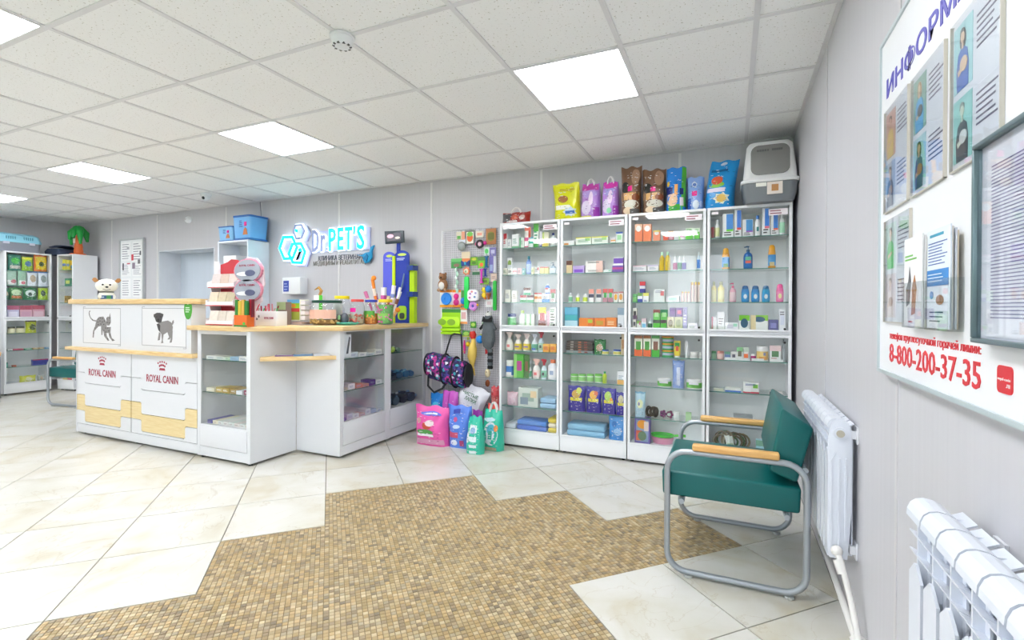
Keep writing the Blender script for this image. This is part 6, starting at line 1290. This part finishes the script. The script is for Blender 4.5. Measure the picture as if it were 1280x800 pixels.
t, w, h = toy('lilac elephant-like ring toy', 586.4, 599, 376.8, 388, 'plush_toy', .012); MB().tube([(math.cos(a*PI/8)*w*.26, -.02, h*.48+math.sin(a*PI/8)*w*.26) for a in range(16)], w*.15, 8, closed=True).build('ring', M('d090dc', .6), t, smooth=True); ball(t, 0, h*.5, w*.15, '4a4aa0', -.02, .8, 'centre'); ball(t, -w*.42, h*.25, w*.13, '4a98d0', -.02, .8, 'foot'); ball(t, w*.42, h*.6, w*.12, 'e8b030', -.02, .8, 'ear'); ball(t, w*.1, h*.08, w*.12, 'e070c8', -.02, .8, 'foot')
t, w, h = toy('yellow plush dog toy with an orange tail', 602.6, 610, 358, 373.6, 'plush_toy', .01); ball(t, 0, h*.72, w*.40, 'f4dc20', -.02, .8, 'head'); ball(t, 0, h*.3, w*.36, 'f0d020', -.02, .8, 'body', 1, 1.3); ball(t, w*.2, h*.06, w*.2, 'e87a20', -.02, .8, 'tail'); ball(t, -w*.12, h*.78, w*.08, '222', -.045, .7, 'eye')
t, w, h = toy('blue ball on a brown cone', 608.2, 616, 357, 374.4, 'plush_toy', .01); ball(t, 0, h*.75, w*.48, '2a88dc', -.03); MB().lathe([(w*.12, 0), (w*.36, h*.45)], 0, -.02, 0, 14).build('cone', M('a05a30', .6), t, smooth=True)
t, w, h = toy('lime green frisbee set in a card pack', 551.5, 576.5, 386, 419.5, 'frisbee_set', .01); card(t, w*.92, h, '3f8f3f', .86, .99); card(t, w*.9, h, 'a0d820', .1, .86, '', 'backing')
q = MB(); q.prism(rrect(-w*.48, w*.46, h*.30, h*.70, .03, 5), -.02, -.002, 'y'); q.build('lime_disc', M('b8f020', .4), t, bevel=.006)
for cx_ in (-w*.40, w*.06): MB().prism(ell(cx_, h*.50, w*.20, h*.12, 18), -.024, -.0195, 'y').build('oval_hole', M('8ab838', .4), t)
for z0_, z1_ in ((.16, .26), (.04, .13)): MB().prism(rrect(-w*.45, w*.5, h*z0_, h*z1_, .012, 3), -.03, -.002, 'y').build('lime_rim', M('b0e81c', .4), t, bevel=.003)
t, w, h = toy('grey raccoon-like plush with a striped tail', 602.6, 622, 390, 462, 'plush_toy', .03); F = M('5d6468', .9, var=.3, scale=25, bump=.8, bscale=60); D_ = M('1b1c1e', .9, bump=.5)
MB().lathe([(w*.10, h*.34), (w*.30, h*.40), (w*.42, h*.52), (w*.36, h*.72), (w*.30, h*.86), (w*.22, h*.94)], 0, -.03, 0, 16, 1, .6).build('body', F, t, smooth=True)
MB().prism([(-w*.30, h*.83), (w*.30, h*.83), (w*.26, h*.92), (w*.12, h*.88), (-w*.10, h*.88), (-w*.24, h*.93)], -.075, -.045, 'y').build('dark_mask', D_, t, bevel=.006); ball(t, 0, h*.95, w*.20, 'd8d8d4', -.03, .7, 'nose_patch'); ball(t, 0, h*1.0, w*.05, '222', -.04, 1, 'nose')
for s_ in (-1, 1): MB().tube([(s_*w*.28, -.03, h*.78), (s_*w*.50, -.04, h*.70)], [w*.10, w*.07], 8).build('arm', F if s_ > 0 else D_, t, smooth=True)
for k in range(6): MB().lathe([(w*.15, 0), (w*.17, h*.03), (w*.14, h*.058)], w*.12, -.03, h*(.36-.058*(k+1)), 12, 1, .8).build('tail_ring', D_ if k % 2 else F, t, smooth=True)
t, w, h = toy('yellow rubber chicken with a red head', 587.6, 597, 414, 468, 'rubber_chicken', .03)
MB().tube([(0, -.02, h*.02), (-.004, -.02, h*.2), (-.006, -.025, h*.42), (.0, -.025, h*.6), (.006, -.02, h*.78), (.004, -.02, h*.86)], [.010, .016, .044, .040, .020, .016], 12).build('body', M('e8c860', .5), t, smooth=True); MB().tube([(.004, -.02, h*.83), (.0, -.02, h*.92), (-.006, -.02, h)], [.022, .034, .024], 10).build('head', M('d02a1c', .5), t, smooth=True); 
for s_ in (-1, 1): MB().tube([(s_*.010, -.02, h*.14), (s_*.020, -.02, -.01)], [.009, .007], 6).build('leg', M('dcb850', .5), t, smooth=True)
t, w, h = toy('blue spiky ball on a red strap', 596.8, 610, 416, 443, 'ball_toy', .012); ball(t, -w*.12, h*.70, w*.34, '1a88e0', -.03); MB().prism([(w*.28, 0), (w*.5, h*.05), (w*.5, h*.98), (w*.25, h)], -.012, 0, 'y').build('red_strap', M('c02a30', .5), t, bevel=.003); card(t, w*.5, h*.5, 'c8d850', 1.4, 1.9)
t, w, h = toy('small pink and orange feather toy', 578.6, 583.6, 425, 442, 'feather_toy', .01); MB().tube([(0, -.01, h), (0, -.01, h*.55), (.004, -.01, 0)], [.005, .013, .008], 8).build('pink_body', M('e8309a', .5), t, smooth=True); ball(t, 0, h*.15, w*.3, 'e8a860', -.01, .7, 'feather')
t, w, h = toy('small yellow pear-shaped toy', 583.8, 589, 420, 435.5, 'squeaky_toy', .012); ball(t, 0, h*.35, w*.5, 'e8c818', -.02, .8, 'body', 1, 1.1); ball(t, 0, h*.8, w*.3, 'a8c838', -.02, .8, 'head')
t, w, h = toy('cream and brown squirrel toy at the bottom', 607, 614.6, 438, 483.5, 'plush_toy', .016); MB().tube([(0, -.01, h), (0, -.01, h*.5)], .004, 6).build('cord', M('a86a50', .5), t); MB().ball((0, -.02, h*.38), w*.42, 12, 1, .7, 1.5).build('body', M('e4d4b0', .8), t, smooth=True); MB().ball((0, -.02, h*.10), w*.36, 12, 1, .7, 1.4).build('tail', M('8a4a28', .8), t, smooth=True); ball(t, 0, h*.42, w*.08, '222', -.045, .7, 'nose')
# duffel bag
dm = bpy.data.materials.new('duffel_print'); dm.use_nodes = True; n = dm.node_tree.nodes; l = dm.node_tree.links; b = n['Principled BSDF']; tc_ = n.new('ShaderNodeTexCoord'); vo = n.new('ShaderNodeTexVoronoi'); vo.inputs['Scale'].default_value = 42
cr = n.new('ShaderNodeValToRGB'); cr.color_ramp.interpolation = 'CONSTANT'; E_ = cr.color_ramp.elements; E_[0].color = (*lin('232048'), 1); E_[1].position = .35; E_[1].color = (*lin('3a3a80'), 1)
for p_, c_ in ((.5, '9a2f8a'), (.62, '2a1f50'), (.72, '3aa0b0'), (.8, 'c03a90'), (.88, 'd8d8e8'), (.94, '5a3a9a')): q = E_.new(p_); q.color = (*lin(c_), 1)
sp_ = n.new('ShaderNodeSeparateColor'); l.new(tc_.outputs['Object'], vo.inputs['Vector']); l.new(vo.outputs['Color'], sp_.inputs[0]); l.new(sp_.outputs[0], cr.inputs[0]); l.new(cr.outputs[0], b.inputs['Base Color']); b.inputs['Roughness'].default_value = .7
DY = 3.93; (gx0, gz1), (gx1, gz0) = atY(535.5, 440, DY), atY(588, 486, DY); gw_, gh = gx1-gx0, gz1-gz0
t = thing('duffel_bag', 'dark duffel bag with purple and turquoise pattern hanging on the wire grid', 'bag', ((gx0+gx1)/2, DY, gz0)); BK = M('191a20', .7)
m = MB(); r_ = gh*.40; n_ = 18; v = []; f = []; ks = [(-.46, .86), (-.40, .98), (-.15, 1.0), (.15, 1.0), (.36, .98), (.42, .88)]
tilt = -.20
for u, k in ks:
    for i in range(n_):
        a = 2*PI*i/n_; ca, sa = math.cos(a), math.sin(a); s_ = 1/max(abs(ca)**3+abs(sa)**3, .3)**(1/3.); x = u*gw_; z = gh*.50+sa*r_*k*min(s_, 1.12); v.append((x, ca*r_*.70*k*min(s_, 1.12), z+tilt*x))
for j in range(len(ks)-1):
    for i in range(n_): f.append((j*n_+i, j*n_+(i+1) % n_, (j+1)*n_+(i+1) % n_, (j+1)*n_+i))
f.append(tuple(range(n_))[::-1]); f.append(tuple(range((len(ks)-1)*n_, len(ks)*n_))); m.add(v, f).build('body', dm, t, smooth=True)
for u, k in ((.43, .86), (-.47, .84)):
    x = u*gw_; m = MB(); m.lathe([(r_*k*.9, 0), (r_*k, .006), (r_*k, .02), (r_*k*.8, .026)], 0, 0, 0, 18); m.v = [(x+(z if u > 0 else -z), y*.72, gh*.5+xx_+tilt*x) for xx_, y, z in m.v]; (None if u < 0 else setattr(m, 'f', [q[::-1] for q in m.f])); m.f = [q[::-1] for q in m.f]; m.build('end_panel', BK, t, smooth=True)
for u in (-.08, .17): x = u*gw_; m = MB(); m.tube([(x, math.cos(a)*r_*.76, gh*.5+math.sin(a)*r_*1.10+tilt*x) for a in [PI*2*i/20 for i in range(20)]], .009, 6, closed=True).build('webbing', BK, t)
MB().tube([(-.02*gw_, -.06, gh*.9), (.02*gw_, -.03, gh*1.25), (.05*gw_, .0, gh*1.52), (.10*gw_, .02, gh*1.56), (.26*gw_, .02, gh*1.54), (.30*gw_, -.0, gh*1.2), (.38*gw_, -.06, gh*.80)], .009, 6).build('handle', BK, t, smooth=True)
MB().tube([(-.42*gw_, -.05, gh*.35), (-.36*gw_, -.10, gh*.05), (-.20*gw_, -.11, -.04), (-.02*gw_, -.10, .0), (.02*gw_, -.08, gh*.12)], .010, 6).build('shoulder_strap', BK, t, smooth=True)

# ---------------- bags on the floor ----------------
def floorbag(lab, x0, x1, yt, Y, d, col, dec, rz=0., **k):
    t, w, h = place('litter_bag', lab, 'bag', x0, x1, yt, Y, 0, 'bags of cat litter on the floor', rz); pouch(t, w, h, d, col, dec, **k); return t, w, h
floorbag('bright blue litter bag at the back, behind the pink bag on the floor', 535, 553, 492, 3.82, .10, '2a8ae0', [('e', .2, .7, .55, .75, '58c8e0'), ('e', .1, .6, .3, .5, 'e8e070')], sd_=0) if 0 else None
t, w, h = floorbag('bright blue bag at the back, behind the big pink bag', 535, 553, 492, 3.84, .10, '2388e0', [('e', .15, .75, .55, .8, '50c0e8'), ('s', .2, .7, .38, .5, 'e8e070')], seedv=21)
t, w, h = floorbag('magenta and white striped bag standing behind the blue floor bags', 549, 569, 490, 3.78, .12, 'c858c0', [('r', .0, 1, .50, .62, 'f0d8f0'), ('r', .0, 1, .36, .42, 'e8c8ec'), ('e', .2, .8, .1, .34, 'f0e0f4'), ('r', .45, .52, .65, .98, '9a3a98')], seedv=22, top=.92)
t, w, h = floorbag('big pink cat litter bag with a cartoon cat, leftmost on the floor', 515.5, 556, 509, 3.56, .16, 'ec5fae', [('e', .22, .85, .76, .88, '6f7ae0'), ('r', .30, .72, .80, .84, 'e8ecfc'), ('e', .28, .58, .42, .62, 'd85a40'), ('e', .38, .66, .50, .66, 'f4e0e4'), ('e', .12, .68, .30, .42, '58a050'), ('r', .15, .68, .25, .31, 'f0f0f4'), ('r', .1, .95, .05, .18, 'd89ab8'), ('e', .12, .24, .56, .7, 'd8a0a0')], seedv=23, flop=.12, top=1.04, wr=1.6)
# white pillow bag, leaning
pw, ph_ = .30, .235; X0, Z0 = atY(580, 500, 3.84)
t = thing('litter_bag', 'white pillow bag with green lettering lying on the bags at the back', 'bag', (X0, 3.84, Z0-.09), 0, 'bags of cat litter on the floor'); t.rotation_euler = (-.25, .33, 0)
pouch(t, pw, ph_, .13, 'dcdce4', [], seedv=24, wr=1.3)
GRN = M('2f6a48', .5); text('lettering', 'ЧИСТЫЕ', -.07, .09, .135, .168, -.022, GRN, t, bold=.02); text('lettering', 'ЛАПКИ', -.03, .09, .092, .126, -.026, GRN, t, bold=.02)
t, w, h = floorbag('glossy blue bag with red label in the middle of the floor bags', 558, 585, 508, 3.60, .15, '5a86e4', [('r', .05, .55, .25, .38, 'd85a80'), ('e', .2, .5, .06, .2, 'e8ecf8'), ('e', .3, .5, .62, .74, 'c85a90'), ('e', .3, .62, .47, .56, 'c8dcf8'), ('r', .62, .8, .06, .2, 'b84a80'), ('r', .3, .6, .82, .92, '3a4ab0')], seedv=25, flop=.18, top=1.10, wr=1.4)
t, w, h = floorbag('small turquoise and white bag, frontmost on the floor', 580, 601, 522, 3.50, .12, '32c0a4', [('r', .28, .72, .18, .78, 'e4f0f4'), ('r', .2, .8, .48, .58, '2ab89c'), ('r', .2, .8, .26, .34, '38c0a8'), ('e', .05, .3, .3, .6, 'e8eef0'), ('e', .35, .65, .55, .72, '9ab8e0'), ('r', .3, .7, .02, .1, 'e0ecec')], seedv=26, top=.72, wr=1.5)
t, w, h = floorbag('larger turquoise bag with white handles beside first glass cabinet', 600, 625, 514, 3.64, .15, '2abca0', [('e', .12, .88, .14, .72, 'dfe6f0'), ('e', .3, .75, .42, .66, '58b8d0'), ('e', .68, .88, .50, .66, 'f08a40'), ('r', .4, .6, .3, .5, '38b0a0'), ('r', .1, .8, .02, .1, 'b8a890'), ('e', .1, .7, .72, .82, 'c8e8f4')], seedv=27, handle=('eeeae8', .08), top=.85)
t, w, h = floorbag('purple bag corner between white pillow bag and turquoise bags', 588, 600, 514, 3.80, .10, '9a2fa8', [('e', .2, .8, .4, .8, 'c060c8')], seedv=28)
t, w, h = floorbag('red bag standing behind the turquoise bag with handles', 607, 624, 506, 3.82, .10, 'e04a40', [('e', .2, .8, .4, .8, 'f08a70')], seedv=29)
t = thing('red_parcel', 'crinkled red packet hanging at the bottom right of the wire grid', 'packet', (atY(619, 510, 4.02)[0], 4.0, atY(619, 510, 4.02)[1])); pouch(t, .085, .20, .05, 'd84a50', [('r', .1, .9, .3, .5, 'e88a80')], wr=1.5, seedv=30)

# ---------------- ceiling devices ----------------
def dome(lab, nm, cat, x, y, big):
    t = thing(nm, lab, cat, (x, y, CEI)); q = MB()
    if big: q.lathe([(.012, -.052), (.040, -.048), (.048, -.03), (.052, -.012), (.058, -.01), (.058, 0)], 0, 0, 0, 22); q.build('housing', WHITE, t, smooth=True); q = MB(); [q.box(.036*math.cos(a)-.006, .036*math.cos(a)+.006, .036*math.sin(a)-.006, .036*math.sin(a)+.006, -.049, -.044) for a in [k*PI/5 for k in range(10)]]; q.build('vent_slots', M('4a4a4c', .6), t)
    else: q.lathe([(.055, -.03), (.058, -.01), (.058, 0)], 0, 0, 0, 20); q.build('mount', WHITE, t, smooth=True); q = MB(); q.ball((0, -.005, -.042), .046, 16); q.build('eyeball', WHITE, t, smooth=True); q = MB(); q.ball((.012, -.038, -.056), .018, 12); q.build('lens', M('1c1c22', .2), t, smooth=True)
dome('round white smoke detector on the ceiling grid', 'smoke_detector', 'smoke detector', -1.70, 1.775, True); dome('small white dome camera on the ceiling above tall cabinet', 'security_camera', 'camera', -5.45, 3.61, False)

# ---------------- information board on the right wall ----------------
BY = 1.72; t = thing('information_board', 'large white wall board with staff photos and a red hotline number', 'information board', (WX-.020, BY, 1.034), -PI/2); BL, BH = 1.55, .93; INFO = t
MB().box(0, BL, 0, .016, 0, BH).build('panel', M('eef0f4', .3, var=.01), t)
f = MB(); e = .010; f.box(-e, BL, -.005, .016, -e, 0); f.box(-e, BL, -.005, .016, BH, BH+e); f.box(-e, 0, -.005, .016, 0, BH); f.box(BL, BL+e, -.005, .016, -e, BH+e); f.build('edge_trim', M('c3cfd3', .3, .2), t)
VI = M('5550b8', .45); RD_ = M('d8323c', .45)
text('lettering', 'ИНФОРМАЦИЯ', .052, .80, .752, .818, 0, VI, t, bold=.015); text('lettering', 'телефон круглосуточной горячей линии:', .098, .627, .086, .110, 0, RD_, t, bold=-.008); text('lettering', '8-800-200-37-35', .098, .627, .028, .078, 0, RD_, t, bold=.008)
o = MB().prism(rrect(.686, .732, .036, .080, .008, 4), -.002, 0, 'y').build('red_square', RD_, t); text('lettering', 'royal-canin', .690, .728, .055, .061, -.002, M('f4e8e8', .5), o, depth=.0008); text('lettering', '.ru', .716, .727, .046, .052, -.002, M('f4e8e8', .5), o, depth=.0008)
def person(t, x0, x1, z0, z1, y, bg, hair, skin, top, long_=True, hold=None):
    o = MB().box(x0, x1, y-.0008, y, z0, z1).build('photo_print', M(bg, .3), t); w, h = x1-x0, z1-z0; cx = x0+w*.5
    def pr(nm, pl, c, k): MB().prism(pl, y-.0008-.0003*k, y-.0008, 'y').build(nm, M(c, .4), o)
    if long_: pr('hair_print', ell(cx, z0+h*.74, w*.17, h*.17, 14), hair, 1)
    pr('body_print', [(cx-w*.30, z0), (cx+w*.30, z0), (cx+w*.32, z0+h*.35), (cx+w*.24, z0+h*.55), (cx+w*.08, z0+h*.62), (cx-w*.08, z0+h*.62), (cx-w*.24, z0+h*.55), (cx-w*.34, z0+h*.3)], top, 2)
    pr('face_print', ell(cx, z0+h*.78, w*.105, h*.095, 12), skin, 3); pr('neck_print', [(cx-w*.05, z0+h*.6), (cx+w*.05, z0+h*.6), (cx+w*.04, z0+h*.7), (cx-w*.04, z0+h*.7)], skin, 3)
    pr('hair_print', [(cx-w*.12, z0+h*.80), (cx-w*.10, z0+h*.88), (cx, z0+h*.91), (cx+w*.10, z0+h*.88), (cx+w*.12, z0+h*.80), (cx+w*.06, z0+h*.85), (cx-w*.06, z0+h*.85)], hair, 4)
    pr('arm_print', [(cx-w*.26, z0+h*.30), (cx+w*.15, z0+h*.38), (cx+w*.18, z0+h*.33), (cx-w*.22, z0+h*.22)], skin, 3)
    if hold: pr('pet_print', ell(cx+w*.08, z0+h*.36, w*.2, h*.11, 12), hold, 5)
PKT = glass_mat('acrylic_pocket', (.97, .98, .99))
def pocket(lab, l0, l1, z0, z1, ppl, wide):
    t = thing('photo_holder', lab, 'photo holder', (WX-.0185-.0005, BY-l0, 1.034+z0), -PI/2, 'acrylic photo pockets on the information board'); w, h = l1-l0, z1-z0
    MB().box(.003, w-.003, -.003, -.0015, .003, h-.003).build('sheet', M('e6ebf3', .4), t); fr = MB(); e = .002
    fr.box(0, w, -.008, -.0015, 0, e); fr.box(0, e, -.008, -.0015, 0, h); fr.box(w-e, w, -.008, -.0015, 0, h); fr.build('pocket_edge', M('cdc8bd', .3), t); MB().box(e, w-e, -.008, -.0065, e, h).build('acrylic_front', PKT, t)
    for k, p in enumerate(ppl):
        a = h*(.52 if k == 0 else .05); b_ = h*(.96 if k == 0 else .47); person(t, .008, w*.44, a, b_, -.003, *p); lines('printed_text', w*.52, w*.94, a+(b_-a)*.35, b_-(b_-a)*.12, 6, -.003, M('5a5878', .5), t, fill=.3)
pocket('acrylic pocket below the first letters showing a person in yellow and one holding a pet', .052, .252, .438, .722, (('d8a898', '3a2a24', 'e0b498', 'e8c868', False, None), ('b8c8dc', '4a3a30', 'e0c0a8', '5a6a88', False, 'c8a890')), 0)
pocket('acrylic pocket with a person in light blue above a person in navy', .274, .474, .437, .718, (('88b8a8', 'c8a070', 'e8c8a8', '4ab0e8', True, '5a4a44'), ('a8d8e0', '2a2a30', 'd8b090', '1f4a78', True, 'a06a40')), 0)
pocket('acrylic pocket with a person in blue above a person in a patterned top', .503, .700, .436, .722, (('a8e0e4', '1c1c24', 'e4c0a0', '1a62c0', True, 'e8c8a0'), ('9adcd8', '7a8a88', 'd8e0d0', '2f4a58', False, 'd0d8d8')), 0)
pocket('lower acrylic pocket with a person in bright green above a person with cats', .058, .272, .135, .415, (('c8e4dc', '5a3a2a', 'e8c0a0', '28d058', False, None), ('d8ccd0', '8a6a5a', 'e8c8b8', 'e8dcd8', False, 'b08a70')), 0)
for lb, l0, l1, z0, z1, c, n_ in (('brochure holder with cat leaflets, left of the blue leaflets', .290, .418, .128, .335, 'eef0f2', 5), ('brochure holder with blue and white leaflets under the framed sheet', .438, .560, .128, .332, 'e6eef6', 4)):
    t = thing('brochure_holder', lb, 'brochure holder', (WX-.0185, BY-l0, 1.034+z0), -PI/2, 'brochure holders on the information board'); w, h = l1-l0, z1-z0
    fr = MB(); fr.box(0, w, -.026, -.001, 0, .003); fr.box(0, .002, -.026, -.001, 0, h*.5); fr.box(w-.002, w, -.026, -.001, 0, h*.5); fr.build('holder', CLEAR, t); MB().box(.002, w-.002, -.026, -.0245, .003, h*.5).build('holder_front', PKT, t)
    g = thing('leaflet_pile', ('grey cat leaflets' if n_ == 5 else 'blue banded dog leaflets')+' standing in their brochure holder', 'leaflets', (WX-.0185, BY-l0, 1.034+z0+.0035), -PI/2)
    for k in range(n_): MB().box(.004+.004*(n_-1-k)*(n_ == 5), w-.006+.004*(k % 2), -.023+.004*(n_-1-k), -.0205+.004*(n_-1-k), 0, h-.004*(n_-k)).build('leaflet', M(c if k == n_-1 else ['d8c8b0', 'c8ccd4', 'e8e4dc', 'f0f0f0'][k % 4], .5), g)
    yy = -.0232
    if n_ == 5:
        MB().prism([(w*.18, h*.22), (w*.35, h*.25), (w*.42, h*.5), (w*.34, h*.66), (w*.28, h*.5), (w*.16, h*.42)], yy-.0006, yy, 'y').build('cat_print', M('6a6a70', .5), g); MB().prism([(w*.45, h*.12), (w*.62, h*.14), (w*.70, h*.42), (w*.60, h*.56), (w*.48, h*.42)], yy-.0006, yy, 'y').build('cat_print', M('b87a48', .5), g); MB().prism(ell(w*.4, h*.05, w*.12, h*.01, 8), yy-.0006, yy, 'y').build('red_print', M('c83040', .5), g); lines('printed_text', w*.1, w*.7, h*.72, h*.8, 2, yy, M('7ac060', .5), g)
    else:
        MB().box(.006, w-.008, yy-.0006, yy, h*.42, h*.58).build('blue_band', M('3f8ad0', .5), g); lines('printed_text', .012, w-.014, h*.62, h*.86, 8, yy, M('4a6ab0', .5), g, fill=.3); lines('printed_text', .012, w-.03, h*.45, h*.55, 3, yy-.0006, M('dfeaf8', .5), g, fill=.3); MB().prism(ell(w*.6, h*.28, w*.16, h*.05, 12), yy-.0006, yy, 'y').build('dog_print', M('a06a3a', .5), g); MB().prism(ell(w*.25, h*.33, w*.08, h*.04, 12), yy-.0006, yy, 'y').build('blue_logo', M('2f80c8', .5), g); lines('printed_text', .02, w-.03, h*.05, h*.18, 3, yy, M('3a5a78', .5), g, fill=.3); lines('printed_text', .02, w-.02, h*.89, h*.95, 1, yy, M('3aa0c0', .5), g)
t = thing('framed_sheet', 'grey-framed printed sheet hanging over the right part of the board', 'framed notice', (WX-.046, 1.065, 1.1475), -PI/2); w, h = .34, .333
MB().box(0, w, .012, .016, 0, h).build('backing', M('dfe3ec', .4), t); MB().box(.03, w-.03, .0105, .012, .012, h-.02).build('sheet', M('f0f1f8', .4), t)
tb_ = lines('printed_text', .045, w-.05, .04, h-.045, 44, .0105, M('8480a8', .5), t, fill=.32)
fr = MB(); e = .008; fr.prism([(0, 0), (w, 0), (w, h), (0, h)], .0, .001, 'y') if 0 else None
for q in ((0, w, 0, e), (0, w, h-e, h), (0, e, e, h-e), (w-e, w, e, h-e)): fr.box(q[0], q[1], 0, .018, q[2], q[3])
fr.build('frame', M('6f8288', .3, .4), t, bevel=.002); MB().box(e, w-e, .006, .0075, e, h-e).build('acrylic_front', PKT, t)
MB().box(.05, w-.05, .0165, .028, .05, h-.05).build('hanger_block', M('c8ccd0', .4), t)
